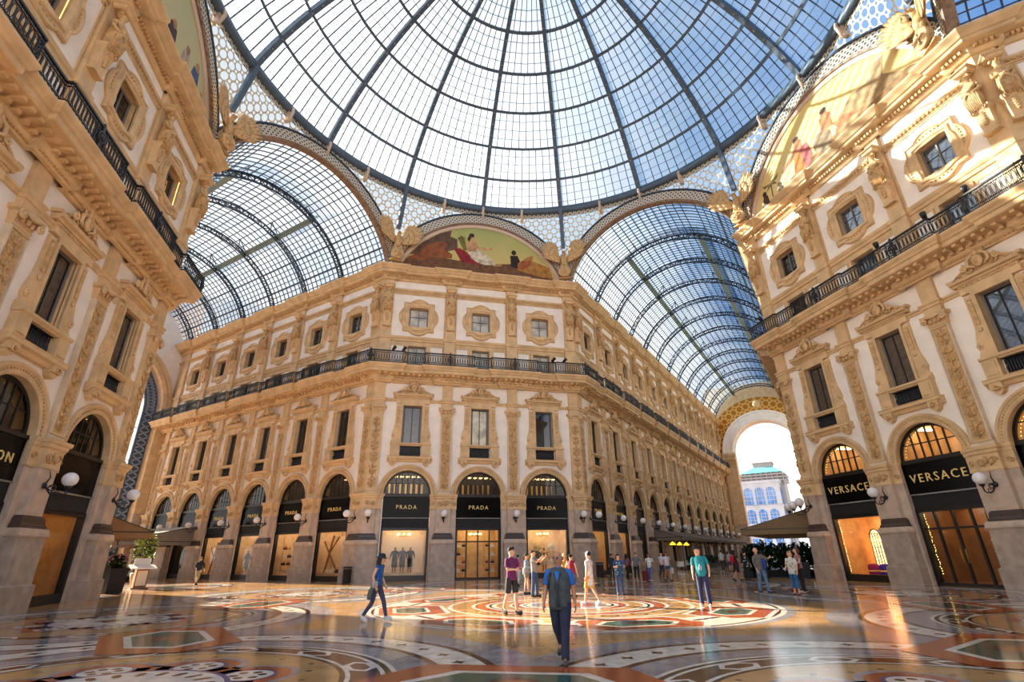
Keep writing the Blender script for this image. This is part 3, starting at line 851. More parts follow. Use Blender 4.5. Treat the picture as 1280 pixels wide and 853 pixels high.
VR, VZ = 8.35, 22.3
def build_vault(name, deg, Lm, ribs, label, nb=12, step=.62, glass='vault_glass'):
    R = root(name, side_frame(deg), label, 'glass vault', 'glass barrel vaults over the arcades', 'structure')
    ID, IB, TE = M['iron_dark'], M['iron_blue'], M['teal']
    tm = math.acos((25.3 - VZ) / VR); tmon = RAD(27); lift = .75
    def P(th, t, r=VR): return Vector((r * sin(th), t, VZ + r * cos(th)))
    t1 = ribs[0]
    # glass
    mb = MB()
    def sheet(a0, a1, y0, y1, r, n):
        vs = []; fs = []
        for i in range(n + 1):
            th = a0 + (a1 - a0) * i / n; vs += [tuple(P(th, y0, r)), tuple(P(th, y1, r))]
        for i in range(n): fs.append((2 * i, 2 * i + 2, 2 * i + 3, 2 * i + 1))
        mb.add(vs, fs, M[glass], True)
    sheet(-tm, tm, 0, t1, VR, 28)
    sheet(-tm, -tmon, t1, Lm, VR, 12); sheet(tmon, tm, t1, Lm, VR, 12); sheet(-tmon - .03, tmon + .03, t1, Lm, VR + lift, 12)
    mb.build('glass_panel', R)
    # fine glazing bars
    mb = MB()
    angs = [tmon + (tm - tmon) * i / nb for i in range(nb + 1)]
    for sx in (-1, 1):
        for i, a in enumerate(angs[1:-1]):
            big = i in (nb // 3, 2 * nb // 3)
            mb.bar(P(sx * a, 0, VR), P(sx * a, Lm, VR), .13 if big else .06, .16 if big else .07, ID, tuple(P(sx * a, 0) - Vector((0, 0, VZ))))
    for i in range(-5, 6):
        a = tmon * i / 6; mb.bar(P(a, t1, VR + lift), P(a, Lm, VR + lift), .06, .07, ID); mb.bar(P(a, 0, VR), P(a, t1, VR), .06, .07, ID)
    mb.build('lengthwise_bars', R)
    mb = MB(); k = int(Lm / step)
    for q in range(1, k):
        t = q * step
        if t < t1: seq = [(-tm, tm, VR, 20)]
        else: seq = [(-tm, -tmon, VR, 7), (tmon, tm, VR, 7), (-tmon, tmon, VR + lift, 6)]
        for a0, a1, r, n in seq:
            for i in range(n): mb.bar(P(a0 + (a1 - a0) * i / n, t, r), P(a0 + (a1 - a0) * (i + 1) / n, t, r), .055, .07, ID, (0, 1, 0))
    mb.build('crosswise_bars', R)
    # latticed ribs
    rb = MB(); n = 36
    for i in range(n):
        a0 = -tm + 2 * tm * i / n; a1 = -tm + 2 * tm * (i + 1) / n
        rb.bar(P(a0, 0, VR - .06), P(a1, 0, VR - .06), .12, .1, ID, (0, 1, 0)); rb.bar(P(a0, 0, VR - .5), P(a1, 0, VR - .5), .14, .1, ID, (0, 1, 0))
        rb.bar(P(a0, 0, VR - .5), P(a0, 0, VR - .06), .1, .1, ID, (0, 1, 0))
        if i % 2 == 0: rb.bar(P(a0, 0, VR - .5), P(a1, 0, VR - .06), .06, .05, ID, (0, 1, 0))
        else: rb.bar(P(a0, 0, VR - .06), P(a1, 0, VR - .5), .06, .05, ID, (0, 1, 0))
    for sx in (-1, 1):
        rb.lathe([(.03, -.5), (.14, -.3), (.2, 0), (.2, .3), (.12, .5)], tuple(P(sx * (tm - .01), 0, VR - .35) + Vector((0, 0, -.15))), ID, 8)
        b = P(sx * tmon, 0, VR - .3)
        for dx in (-.55, .55):
            rb.tube([tuple(b), tuple(b + Vector((-sx * .5 + dx * .6, 0, .6))), tuple(P(sx * (tmon - .16), 0, VR + lift))], .05, ID, 5)
    rme = rb.mesh('lattice_rib')
    for t in ribs: put('lattice_rib', rme, R, TR(0, t, 0))
    # the two long girders carrying the raised middle
    for sx in (-1, 1):
        mb = MB(); a = sx * tmon
        for r in (VR - .1, VR + lift): mb.bar(P(a, t1, r), P(a, Lm, r), .2, .16, TE)
        mb.bar(P(a, t1, VR - .02) + Vector((-sx * .2, 0, 0)), P(a, Lm, VR - .02) + Vector((-sx * .2, 0, 0)), .5, .06, TE)
        k = int((Lm - t1) / 1.03)
        for q in range(k + 1):
            t = t1 + q * 1.03; mb.bar(P(a, t, VR - .1), P(a, t, VR + lift), .06, .06, TE, (0, 1, 0))
        mb.build('long_girder', R)
    return R

# ---- painted lunettes
def paint_mat(name, c1, c2, scale, z0=25.3, z1=30.6):
    """fresco ground: two pigments laid one above the other, mottled"""
    m, nt, N, L = new_mat(name)
    o = N.new('ShaderNodeOutputMaterial'); b = N.new('ShaderNodeBsdfPrincipled'); b.inputs['Roughness'].default_value = .8
    L.new(b.outputs[0], o.inputs[0]); tc = N.new('ShaderNodeTexCoord'); no = N.new('ShaderNodeTexNoise')
    no.inputs['Scale'].default_value = scale; no.inputs['Detail'].default_value = 5; L.new(tc.outputs['Object'], no.inputs['Vector'])
    sp = N.new('ShaderNodeSeparateXYZ'); L.new(tc.outputs['Object'], sp.inputs[0])
    rm = N.new('ShaderNodeMapRange'); rm.inputs[1].default_value = z0; rm.inputs[2].default_value = z1; L.new(sp.outputs[2], rm.inputs[0])
    ad = N.new('ShaderNodeMath'); ad.operation = 'MULTIPLY_ADD'; L.new(no.outputs[0], ad.inputs[0]); ad.inputs[1].default_value = .7; L.new(rm.outputs[0], ad.inputs[2])
    su = N.new('ShaderNodeMath'); su.operation = 'SUBTRACT'; su.inputs[1].default_value = .35; su.use_clamp = True; L.new(ad.outputs[0], su.inputs[0])
    mx = N.new('ShaderNodeMix'); mx.data_type = 'RGBA'; mx.inputs[6].default_value = lin(c1); mx.inputs[7].default_value = lin(c2)
    L.new(su.outputs[0], mx.inputs[0]); L.new(mx.outputs[2], b.inputs['Base Color']); return m
_paint = {}
def pig(c):
    k = tuple(c)
    if k not in _paint: _paint[k] = mat('pigment', c, .8, var=(2.5, .72))
    return _paint[k]

def blob(cx, cz, rx, rz, n=12, rot=0):
    return [(cx + rx * cos(2 * pi * i / n) * cos(rot) - rz * sin(2 * pi * i / n) * sin(rot), cz + rx * cos(2 * pi * i / n) * sin(rot) + rz * sin(2 * pi * i / n) * cos(rot)) for i in range(n)]

def build_lunette(deg, label, sky, shapes, tint=None):
    fr = side_frame(deg); R = root('lunette_painting', fr, label, 'mural', 'painted lunettes under the dome')
    th = math.acos((25.25 - ARC_Z) / (ARC_R - .3)); r0 = ARC_R - .3
    mb = MB(); pts = [(r0 * sin(-th + 2 * th * i / 40), ARC_Z + r0 * cos(-th + 2 * th * i / 40)) for i in range(41)]
    mb.prism(pts, -.06, .3, sky); mb.build('painted_sky', R)
    mb = MB(); rings = []
    for i in range(41):
        t = -th + 2 * th * i / 40
        rings.append([((r0 + d) * sin(t), y, ARC_Z + (r0 + d) * cos(t)) for d, y in ((-.02, -.05), (-.02, -.14), (.12, -.2), (.32, -.2), (.34, 0))])
    mb.loft(rings, M['rose'], False, False, False); mb.build('lunette_border', R)
    def inside(x, z, lim):
        z = max(25.26, z); dx, dz = x, z - ARC_Z; d = hypot(dx, dz)
        if d > lim: x, z = dx * lim / d, ARC_Z + dz * lim / d
        return (x, max(25.26, z))
    for k, (nm, col, pl) in enumerate(shapes):
        mb = MB(); y = -.062 - .0025 * (k + 1)
        for pts in pl: mb = MB(); mb.prism([inside(x, z, r0 - .05) for x, z in pts], y, -.055, pig(col)); y -= .0006; mb.build(nm, R)
    return R

def eagle_mesh_parts():
    """spread-winged eagle on a shield, facing -y, standing at z=0"""
    S = M['carving']; O = M['ochre_dark']
    b = MB()
    b.ell((0, -.1, 1.75), (.34, .3, .62), S, 12, 8); b.ell((0, -.22, 1.5), (.3, .28, .42), S, 10, 7)
    b.tube([(0, -.12, 2.1), (0, -.22, 2.4), (0, -.3, 2.55)], [.24, .19, .17], S, 10)
    b.ell((0, -.34, 2.6), (.17, .2, .17), S, 10, 7); b.tube([(0, -.5, 2.6), (0, -.62, 2.56), (0, -.66, 2.46)], [.08, .05, .015], O, 7)
    for sx in (-1, 1):
        b.tube([(sx * .2, -.2, 1.3), (sx * .24, -.3, 1.0), (sx * .25, -.36, .85)], [.16, .12, .08], S, 8)
        for q in (-1, 0, 1): b.tube([(sx * .25, -.36, .86), (sx * .25 + q * .1, -.5, .84), (sx * .25 + q * .13, -.52, .74)], [.05, .045, .02], O, 5)
    for q in range(-2, 3): b.ell((q * .13, 0, 1.0), (.09, .06, .38), S, 6, 5)
    w = MB()
    for row, (n, l0, l1, base) in enumerate(((10, 1.5, 2.35, .05), (9, .95, 1.4, -.03), (8, .5, .8, -.1))):
        for i in range(n):
            t = i / (n - 1); a = RAD(16 + 62 * t) ; ln = l0 + (l1 - l0) * sin(pi * min(1, t * .9 + .1))
            sx0 = .3 + .25 * t; sz = 1.55 + .75 * t
            c = (sx0 + cos(a) * ln / 2, base, sz + sin(a) * ln / 2)
            w.ell(c, (ln / 2, .06, .17), S if (i + row) % 2 else O, 8, 5, Matrix.Rotation(-a, 3, 'Y'))
    w.tube([(.2, -.05, 1.9), (.55, -.1, 2.2), (.75, -.1, 2.6), (.7, -.08, 3.0)], [.16, .15, .12, .06], S, 8)
    w.v = [(x, y - .45 * max(0, x - .15) - .05, z) for x, y, z in w.v]      # the wings sweep forward, clear of both fronts
    s = MB()
    s.lathe([(.02, -.3), (.3, -.28), (.5, -.18), (.56, 0), (.5, .2)], (0, -.3, .35), S, 16, axis='y')
    s.lathe([(.5, -.22), (.6, -.2), (.62, -.1), (.55, -.05)], (0, -.3, .35), O, 16, axis='y')
    s.box(-.06, .06, -.66, -.55, 0, .7, O); s.box(-.34, .34, -.66, -.55, .29, .41, O)
    s.stack([(-.35, .6, .3), (-.25, .6, .3), (-.2, .45, .2), (-.1, .45, .2)], S)
    return b.mesh('eagle_statue'), w.mesh('wing'), s.mesh('shield')
_eg = None
def put_eagle(deg, label):
    global _eg
    if _eg is None: _eg = eagle_mesh_parts()
    a = RAD(deg); d = A / cos(pi / 8) - 1.0
    fr = frame(d * cos(a), d * sin(a), (sin(a), -cos(a)), (cos(a), sin(a))) @ TR(0, 0, 25.5) @ Matrix.Scale(.95, 4)
    o = put('eagle_statue', _eg[0], None, fr); tag(o, label, 'statue', 'eagle statues under the dome')
    put('wing', _eg[1], o); put('wing', _eg[1], o, Matrix.Scale(-1, 4, (1, 0, 0))); put('shield', _eg[2], o)

# ---- walls closing the arms, with their tall arches
def build_end(name, deg, T, Rin, Rout, zs, label, gold=True, lattice=False):
    fr = side_frame(deg) @ TR(0, T - 0, 0)
    R = root(name, fr, label, 'arch wall', None, 'structure')
    mb = MB(); W = 9.2; top = 31.5; n = 28
    pts = [(Rin * cos(pi - pi * i / n), zs + Rin * sin(pi - pi * i / n)) for i in range(n + 1)]
    for (xa, za), (xb, zb) in zip(pts, pts[1:]): mb.quad((xa, 0, za), (xb, 0, zb), (xb, 0, top), (xa, 0, top), M['ochre' if gold else 'plaster']); mb.quad((xa, 0, za), (xb, 0, zb), (xb, 2.5, zb), (xa, 2.5, za), M['stone'])
    for sx in (-1, 1):
        mb.box(min(sx * Rin, sx * W), max(sx * Rin, sx * W), 0, 2.5, 0, zs, M['ochre']); mb.box(min(sx * Rin, sx * W), max(sx * Rin, sx * W), 0, 2.5, zs, top, M['ochre' if gold else 'plaster'])
    mb.build('arch_wall', R)
    mb = MB(); rings = []
    for i in range(n + 1):
        a = pi - pi * i / n; rings.append([(r * cos(a), y, zs + r * sin(a)) for r, y in ((Rin - .02, .1), (Rin - .02, -.3), (Rin + .3, -.4), (Rin + .5, -.3), (Rout - .4, -.3), (Rout - .3, -.45), (Rout, -.45), (Rout, 0))])
    mb.loft(rings, M['plaster'] if gold else M['ochre'], False, False, False); mb.build('arch_moulding', R)
    if gold:
        mb = MB(); mb.uv = []; r2 = min(Rout + 2.55, 10.2)
        for i in range(41):
            a = pi - pi * i / 40
            for r in (Rout, r2): mb.v.append((r * cos(a), -.12, zs + r * sin(a))); mb.uv.append((a * 9, r - Rout))
        k = mb.mid(M['frieze_gold'])
        for i in range(40): mb.f.append((2 * i, 2 * i + 2, 2 * i + 3, 2 * i + 1)); mb.mi.append(k); mb.sm.append(False)
        mb.build('gilded_frieze', R)
        mb = MB(); mb.lathe([(.05, -.2), (.6, -.2), (.7, -.1), (.7, 0)], (0, -.12, zs + (Rout + r2) / 2), M['ochre'], 20, axis='y')
        for q in range(8): mb.bar((0, -.34, zs + (Rout + r2) / 2), (.55 * cos(q * pi / 4), -.34, zs + (Rout + r2) / 2 + .55 * sin(q * pi / 4)), .06, .04, M['gold'], (0, 1, 0))
        mb.build('medallion', R)
    for sx in (-1, 1):      # the piers carrying the arch
        mb = MB(); x0, x1 = sorted((sx * (Rin - .1), sx * (Rin + 1.9)))
        for z0, z1, e, m in ((0, 1.2, .35, 'stone_base'), (1.2, 6, .2, 'stone'), (6, 6.6, .4, 'ochre'), (6.6, zs - 2.2, .2, 'ochre'), (zs - 2.2, zs - 1.2, .3, 'ochre_dark'), (zs - 1.2, zs - .5, .45, 'ochre'), (zs - .5, zs, .6, 'ochre')): mb.box(x0 - e * .3, x1 + e * .3, -e - .3, .02, z0, z1, M[m])
        mb.build('arch_pier', R)
    if lattice:
        mb = MB(); r = Rin; bw = 1.15
        def band(ra, rb):
            L = [(-ra, 0.1), ] + [(ra * cos(pi - pi * i / n), zs + ra * sin(pi - pi * i / n)) for i in range(n + 1)] + [(ra, .1)]
            return L
        La, Lb = band(r, 0), band(r - bw, 0); s = 0
        for k in range(len(La) - 1):
            segs = 24 if k in (0, len(La) - 2) else 2
            for j in range(segs):
                t0, t1 = j / segs, (j + 1) / segs
                pa0 = Vector((La[k][0], 1.2, La[k][1])).lerp(Vector((La[k + 1][0], 1.2, La[k + 1][1])), t0); pb1 = Vector((Lb[k][0], 1.2, Lb[k][1])).lerp(Vector((Lb[k + 1][0], 1.2, Lb[k + 1][1])), t1)
                pb0 = Vector((Lb[k][0], 1.2, Lb[k][1])).lerp(Vector((Lb[k + 1][0], 1.2, Lb[k + 1][1])), t0); pa1 = Vector((La[k][0], 1.2, La[k][1])).lerp(Vector((La[k + 1][0], 1.2, La[k + 1][1])), t1)
                mb.bar(pa0, pb1, .16, .1, M['iron_blue_lit'], (0, 1, 0)); mb.bar(pb0, pa1, .16, .1, M['iron_blue_lit'], (0, 1, 0)); mb.bar(pb0, pb1, .22, .2, M['iron_blue'], (0, 1, 0)); mb.bar(pa0, pa1, .2, .2, M['iron_blue'], (0, 1, 0))
                mb.add([tuple(pa0 + Vector((0, .12, 0))), tuple(pb0 + Vector((0, .12, 0))), tuple(pb1 + Vector((0, .12, 0))), tuple(pa1 + Vector((0, .12, 0)))], [(0, 1, 2, 3)], M['iron_blue'])
        mb.build('iron_lattice', R)
        mb = MB()
        for z in (4.5, 8, 11.5, 15, 18.4): mb.bar((-r + bw - .1, 1.2, z), (r - bw + .1, 1.2, z), .07, .07, M['iron_blue'])
        mb.build('window_bars', R)
    return R
# ================================================================ shop fronts, lamps, statues
def room_mat(name, c, rough=.7): return mat(name, c, rough, var=(2, .85))
M['warm_wall'] = room_mat('warm_cream_shop_wall', (230, 202, 164))
M['gold_wall'] = room_mat('amber_shop_wall', (214, 176, 118))
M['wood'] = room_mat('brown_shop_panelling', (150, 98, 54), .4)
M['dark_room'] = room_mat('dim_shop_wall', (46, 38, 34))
M['shop_lamp'] = mat('shop_ceiling_lamp', (255, 220, 160), .5, emit=(255, 230, 190), estr=7)
M['shop_lamp_soft'] = mat('shop_ceiling_lamp_soft', (255, 200, 120), .5, emit=(255, 205, 140), estr=2.6)
M['bulb'] = mat('tiny_glowing_bulb', (255, 230, 150), .5, emit=(255, 225, 130), estr=9)
M['cream_panel'] = mat('cream_display_panel', (232, 208, 176), .6)
M['shelf_white'] = mat('white_display_shelf', (236, 230, 220), .5)
M['brass'] = mat('brass', (196, 150, 70), .3, metal=.8)

def shop_room(wall, lamp, up='dark_room', uplamp='shop_lamp_soft', depth=2.6):
    mb = MB(); w = M[wall]; y0 = .36
    X = 1.72
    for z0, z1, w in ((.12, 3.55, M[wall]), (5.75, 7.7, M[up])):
        mb.quad((-X, depth, z0), (X, depth, z0), (X, depth, z1), (-X, depth, z1), w)
        mb.quad((-X, y0, z0), (-X, depth, z0), (-X, depth, z1), (-X, y0, z1), w); mb.quad((X, y0, z0), (X, depth, z0), (X, depth, z1), (X, y0, z1), w)
        mb.quad((-X, y0, z0), (X, y0, z0), (X, depth, z0), (-X, depth, z0), w); mb.quad((-X, y0, z1), (X, y0, z1), (X, depth, z1), (-X, depth, z1), w)
    a = mb.mesh('interior')
    mb = MB(); l = M[lamp]
    mb.box(-1.3, 1.3, .75, .95, 3.46, 3.52, l); mb.box(-1.3, 1.3, 1.9, 2.1, 3.46, 3.52, l); 
    for i in range(7):      # lit bars and shelves of the mezzanine
        if up == 'dark_room': mb.box(-1.45 + .45 * i, -1.2 + .45 * i, 1.9, 2.5, 7.4, 7.44, M[uplamp]); mb.box(-1.4 + .42 * i, -1.25 + .42 * i, 2.5, 2.56, 6.1, 6.9, M['brass'])
        elif i % 3 == 0: mb.box(-1.2 + .4 * i - .15, -1.2 + .4 * i + .15, 1.0, 2.3, 7.55, 7.6, M[uplamp])
    return a, mb.mesh('ceiling_lamp')

def sign_mesh():
    mb = MB(); mb.box(-RO + .02, RO - .02, .1, .36, 4.22, 5.74, M['black']); mb.box(-RO + .02, RO - .02, .06, .12, 4.17, 4.22, M['frame_grey']); mb.box(-RO, RO, .04, .36, 5.7, 5.84, M['frame'])
    return mb.mesh('sign_board')
def blind_mesh():
    mb = MB(); mb.box(-RO + .02, RO - .02, .14, .36, 3.5, 4.17, M['black_matt']); mb.box(-RO + .02, RO - .02, .1, .2, 3.46, 3.52, M['frame']); return mb.mesh('blind_box')
def fan_mesh():
    mb = MB(); F = M['frame']; rings = []
    for i in range(25):
        a = pi - pi * i / 24; rings.append([(r * cos(a), y, ZI + r * sin(a)) for r, y in ((RO, .3), (RO, .2), (RO - .14, .2), (RO - .14, .3))])
    mb.loft(rings, F, False, False, False)
    for x in (-.87, -.43, 0, .43, .87):
        h = sqrt((RO - .1) ** 2 - x * x); mb.box(x - .035, x + .035, .22, .29, ZI, ZI + h, F)
    mb.box(-RO + .1, RO - .1, .22, .29, ZI - .02, ZI + .08, F)
    mb.box(-1.5, 1.5, .23, .29, ZI + .78, ZI + .83, F)
    return mb.mesh('fanlight_frame')
def fan_pane():
    mb = MB(); mb.add([((RO - .05) * cos(pi - pi * i / 24), .25, ZI + (RO - .05) * sin(pi - pi * i / 24)) for i in range(25)], [tuple(range(25))[::-1]], M['shop_glass']); return mb.mesh('fanlight_pane', False)
def shopframe(door):
    mb = MB(); F = M['frame']; X = RO - .02
    for x0, x1 in ((-X, -X + .16), (X - .16, X)): mb.box(x0, x1, .1, .36, 0, 3.5, F)
    mb.box(-X, X, .1, .36, 0, .14 if door else .36, F); mb.box(-X, X, .1, .34, 3.34, 3.5, F)
    if door:
        for x in (-.86, 0, .86): mb.box(x - .045, x + .045, .16, .28, .1, 3.4, F)
        mb.box(-X, X, .16, .28, 2.5, 2.6, F)
        for sx in (-1, 1): mb.tube([(sx * .12, .12, 1.0), (sx * .12, .12, 1.6)], .02, M['brass'], 6)
    return mb.mesh('shop_frame')
def shop_pane_mesh():
    mb = MB(); mb.rect(-1.6, 1.6, .12, 3.4, .22, M['shop_glass']); return mb.mesh('shop_pane', False)

def bulbs_mesh():
    mb = MB(); rnd = random.Random(5)
    for i in range(26):
        mb.ell((-1.48 + rnd.uniform(-.03, .03), .34, .5 + i * .11 + rnd.uniform(-.03, .03)), (.013, .013, .013), M['bulb'], 5, 4)
    for i in range(14):
        a = pi - pi * (i + .5) / 14 * .5; mb.ell((1.5 * cos(a), .33, ZI + 1.5 * sin(a)), (.013, .013, .013), M['bulb'], 5, 4)
    return mb.mesh('string_lights')

def chandelier_mesh():
    mb = MB(); c = (0, 1.45, 3.05); mb.tube([(0, 1.45, 3.46), c], .015, M['brass'], 5)
    for k in range(8):
        a = 2 * pi * k / 8
        mb.tube([c, (c[0] + .3 * cos(a), c[1] + .3 * sin(a), 2.95), (c[0] + .46 * cos(a), c[1] + .46 * sin(a), 3.06)], .015, M['brass'], 4)
        mb.ell((c[0] + .46 * cos(a), c[1] + .46 * sin(a), 3.13), (.045, .045, .07), M['bulb'], 6, 5)
    return mb.mesh('chandelier')

SHOPS = []
def put_shop(fr, x, label, text=None, size=.36, wall='warm_wall', lamp='shop_lamp', door=False, bulbs=False, zoff=0, backpanel=False, up='dark_room', uplamp='shop_lamp_soft'):
    r = root('shop_front', fr @ TR(x), label, 'shop front', 'shop fronts under the arcade arches')
    s = put('sign_board', mesh_once('sign', sign_mesh), r)
    if text:
        key = 'txt' + text + str(size); put('lettering', mesh_once(key, lambda: text_mesh(text, size, M['gold'])), s, TR(0, .085, 4.94 + zoff))
    put('blind_box', mesh_once('blind', blind_mesh), r)
    f = put('fanlight_frame', mesh_once('fan', fan_mesh), r); put('fanlight_pane', mesh_once('fanp', fan_pane), f)
    f = put('shop_frame', mesh_once('sf%d' % door, lambda: shopframe(door)), r); put('shop_pane', mesh_once('sp', shop_pane_mesh), f)
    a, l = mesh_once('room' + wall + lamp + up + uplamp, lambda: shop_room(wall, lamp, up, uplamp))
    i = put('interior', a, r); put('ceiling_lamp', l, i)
    if backpanel:
        def bp():
            mb = MB(); mb.box(-1.5, 1.5, 1.75, 1.82, .36, 3.1, M['cream_panel']); mb.box(-1.55, 1.55, .45, 1.8, .36, .52, M['ochre']); return mb.mesh('display_panel')
        put('display_panel', mesh_once('bp', bp), i)
    if bulbs: put('string_lights', mesh_once('bulbs', bulbs_mesh), r)
    SHOPS.append(r); return r

# ---- globe lamps on scrolled brackets
def bracket_mesh(L):
    mb = MB(); I = M['iron']
    mb.lathe([(.12, 0), (.12, -.04), (.04, -.07)], (0, 0, 0), I, 10, axis='y')
    mb.tube([(0, -.02, .05), (0, -.12, .3), (0, -.05, .55)], [.03, .025, .012], I, 6)
    pts = [(0, -.05, 0), (0, -.14, -.14), (0, -.26, -.28), (0, -.42, -.36), (0, -L + .14, -.36), (0, -L + .02, -.28), (0, -L, -.12)]
    mb.tube(pts, [.035, .035, .032, .03, .028, .03, .03], I, 7)
    mb.tube([(0, -.28 + .13 * cos(t * .6), -.08 + .13 * sin(t * .6) * (1 - t / 24)) for t in range(15)], .022, I, 5)
    mb.tube([(0, -.46 + .08 * cos(t * .6), -.26 + .08 * sin(t * .6)) for t in range(10)], .018, I, 5)
    mb.lathe([(.03, -.14), (.1, -.06), (.12, 0), (.05, .02)], (0, -L, 0), I, 12)
    return mb.mesh('lamp_bracket')
def globe_mesh():
    mb = MB(); mb.ell((0, 0, .22), (.26, .26, .26), M['globe'], 20, 12); return mb.mesh('globe')
def put_lamp(fr, x, y, label, group, z=4.2, L=.78, rz=0):
    r = root('wall_lamp', fr @ TR(x, y, z) @ Matrix.Rotation(rz, 4, 'Z'), label, 'lamp', group)
    put('lamp_bracket', mesh_once('lb%.2f' % L, lambda: bracket_mesh(L)), r)
    put('globe', mesh_once('globe', globe_mesh), r, TR(0, -L, .02))
    return r

# ---- half-length statues on the attic pilasters
def skin_bake(name, verts, edges, rad, m, rootv=0, levels=1, mats=None):
    me = bpy.data.meshes.new('t'); me.from_pydata(verts, edges, [])
    o = bpy.data.objects.new('t', me); COL.objects.link(o)
    sk = o.modifiers.new('s', 'SKIN'); sk.use_smooth_shade = True; sk.branch_smoothing = .5
    for i, r in enumerate(rad):
        d = me.skin_vertices[0].data[i]; d.radius = (r, r) if not isinstance(r, tuple) else r; d.use_root = (i == rootv)
    sb = o.modifiers.new('u', 'SUBSURF'); sb.levels = levels; sb.render_levels = levels
    dg = bpy.context.evaluated_depsgraph_get(); dg.update()
    out = bpy.data.meshes.new_from_object(o.evaluated_get(dg)); out.name = name
    bpy.data.objects.remove(o); bpy.data.meshes.remove(me)
    out.materials.clear(); out.materials.append(m)
    for p in out.polygons: p.use_smooth = True; p.material_index = 0
    return out

def caryatid_meshes():
    S = M['carving']
    V = [(0, -.30, 0), (0, -.32, .45), (0, -.3, .85), (0, -.3, 1.1), (0, -.33, 1.32),            # draped hips, waist, chest, neck, head
         (.30, -.30, .78), (.36, -.42, .42), (.10, -.58, .52), (-.30, -.30, .78), (-.38, -.36, .40), (-.16, -.56, .25), (0, -.36, 1.46), (.0, -.26, -.55), (0, -.3, 1.0)]
    E = [(12, 0), (0, 1), (1, 2), (2, 13), (13, 3), (3, 4), (4, 11), (2, 5), (5, 6), (6, 7), (2, 8), (8, 9), (9, 10)]
    r = [.34, .26, .28, .10, .16, .11, .09, .07, .11, .09, .07, .11, .26, .2]
    b = skin_bake('caryatid_statue', V, E, r, S, 0, 2)
    d = MB()
    for i in range(9):      # folds of the robe
        x = -.3 + .075 * i
        d.tube([(x * .7, -.5 - .1 * sin(i), .3), (x, -.58, -.1), (x * .85, -.5, -.7)], [.03, .06, .035], S, 6)
    d.tube([(-.3, -.45, .62), (0, -.62, .38), (.28, -.55, .05), (.34, -.46, -.3)], [.07, .09, .09, .04], S, 7)
    d.tube([(.28, -.45, .62), (.02, -.62, .3), (-.3, -.52, .0)], [.06, .08, .05], S, 7)
    h = MB(); O = M['ochre_dark']
    for k in range(11):
        a = pi * k / 10; h.ell((.18 * cos(a), -.3, 1.42 + .16 * sin(a)), (.075, .09, .075), O, 6, 5)
    h.ell((0, -.22, 1.42), (.19, .16, .2), O, 8, 6); h.ell((0, -.5, 1.4), (.03, .05, .05), S, 5, 4)
    h.stack([(1.56, .26, .42), (1.62, .34, .5), (1.74, .34, .5), (1.8, .44, .6), (1.86, .44, .6)], M['ochre'])
    p = MB(); p.stack([(-2.0, .34, .30), (-1.9, .34, .3), (-1.86, .26, .26), (-.9, .33, .36), (-.7, .42, .46), (-.6, .42, .46)], M['ochre'])
    for k in range(6): p.ell((0, -.36 + .006 * k, -1.5 + .13 * k), (.10 + .015 * k, .07, .08), O, 7, 5)
    p.tube(spiral((-.24, -.75), .12, 0, 1.3, -.48), .035, O, 5); p.tube(spiral((.24, -.75), .12, pi, 1.3, -.48, -1), .035, O, 5)
    return b, d.mesh('robe'), h.mesh('hair_and_crown'), p.mesh('tapering_pedestal')
_ca = None
def put_caryatid(fr, x, y, label, rz=0, flip=False):
    global _ca
    if _ca is None: _ca = caryatid_meshes()
    Mx = fr @ TR(x, y, 21.25) @ Matrix.Rotation(rz, 4, 'Z')
    if flip: Mx = Mx @ Matrix.Scale(-1, 4, (1, 0, 0))
    o = put('caryatid_statue', _ca[0], None, Mx); tag(o, label, 'statue', 'stone figures on the attic pilasters')
    for nm, me in zip(('robe', 'hair_and_crown', 'tapering_pedestal'), _ca[1:]): put(nm, me, o)
    return o
# ================================================================ put the fronts together
FR = {'C': side_frame(90), 'R': side_frame(0), 'L': side_frame(180)}
FR['CR'] = frame(HS, A, (Q2, Q2), (-Q2, Q2))
FR['CL'] = frame(-HS, A, (Q2, -Q2), (Q2, Q2))
CB = [-5.39, 0, 5.39]; CP = [-2.695, 2.695]
def wall(name, label): return root(name, TR(), label, 'wall', None, 'structure')

WALLS = {}
def short_front(key, name, label):
    w = root(name, FR[key], label, 'arcade front', None, 'structure'); WALLS[key] = w
    for i, x in enumerate(CB):
        hl = 2.98 if i == 0 else 2.695; hr = 2.98 if i == 2 else 2.695
        put('bay_wall', mesh_once('bw%.2f%.2f' % (hl, hr), lambda: bay_wall_mesh(hl, hr)), w, TR(x)); put('archivolt', mesh_once('arc', archivolt_mesh), w, TR(x))
    for x in CP: put_pier(w, x)
    put_corner(w, 1); put_corner(w, -1)
    put_cornices(w, -HS, HS, CP, .95, .95)
    mb = MB(); rr = ARC_R + .6; tt = math.acos((24.95 - ARC_Z) / rr); mb.prism([(rr * sin(-tt + 2 * tt * i / 32), ARC_Z + rr * cos(-tt + 2 * tt * i / 32)) for i in range(33)], .0, .4, M['ochre']); mb.build('lunette_wall', w)
    return w
short_front('C', 'wall_center', 'short arcade front facing the camera with three bays')
short_front('R', 'wall_right', 'short arcade front on the right with sunlit attic')
short_front('L', 'wall_left', 'short arcade front on the left in shade')

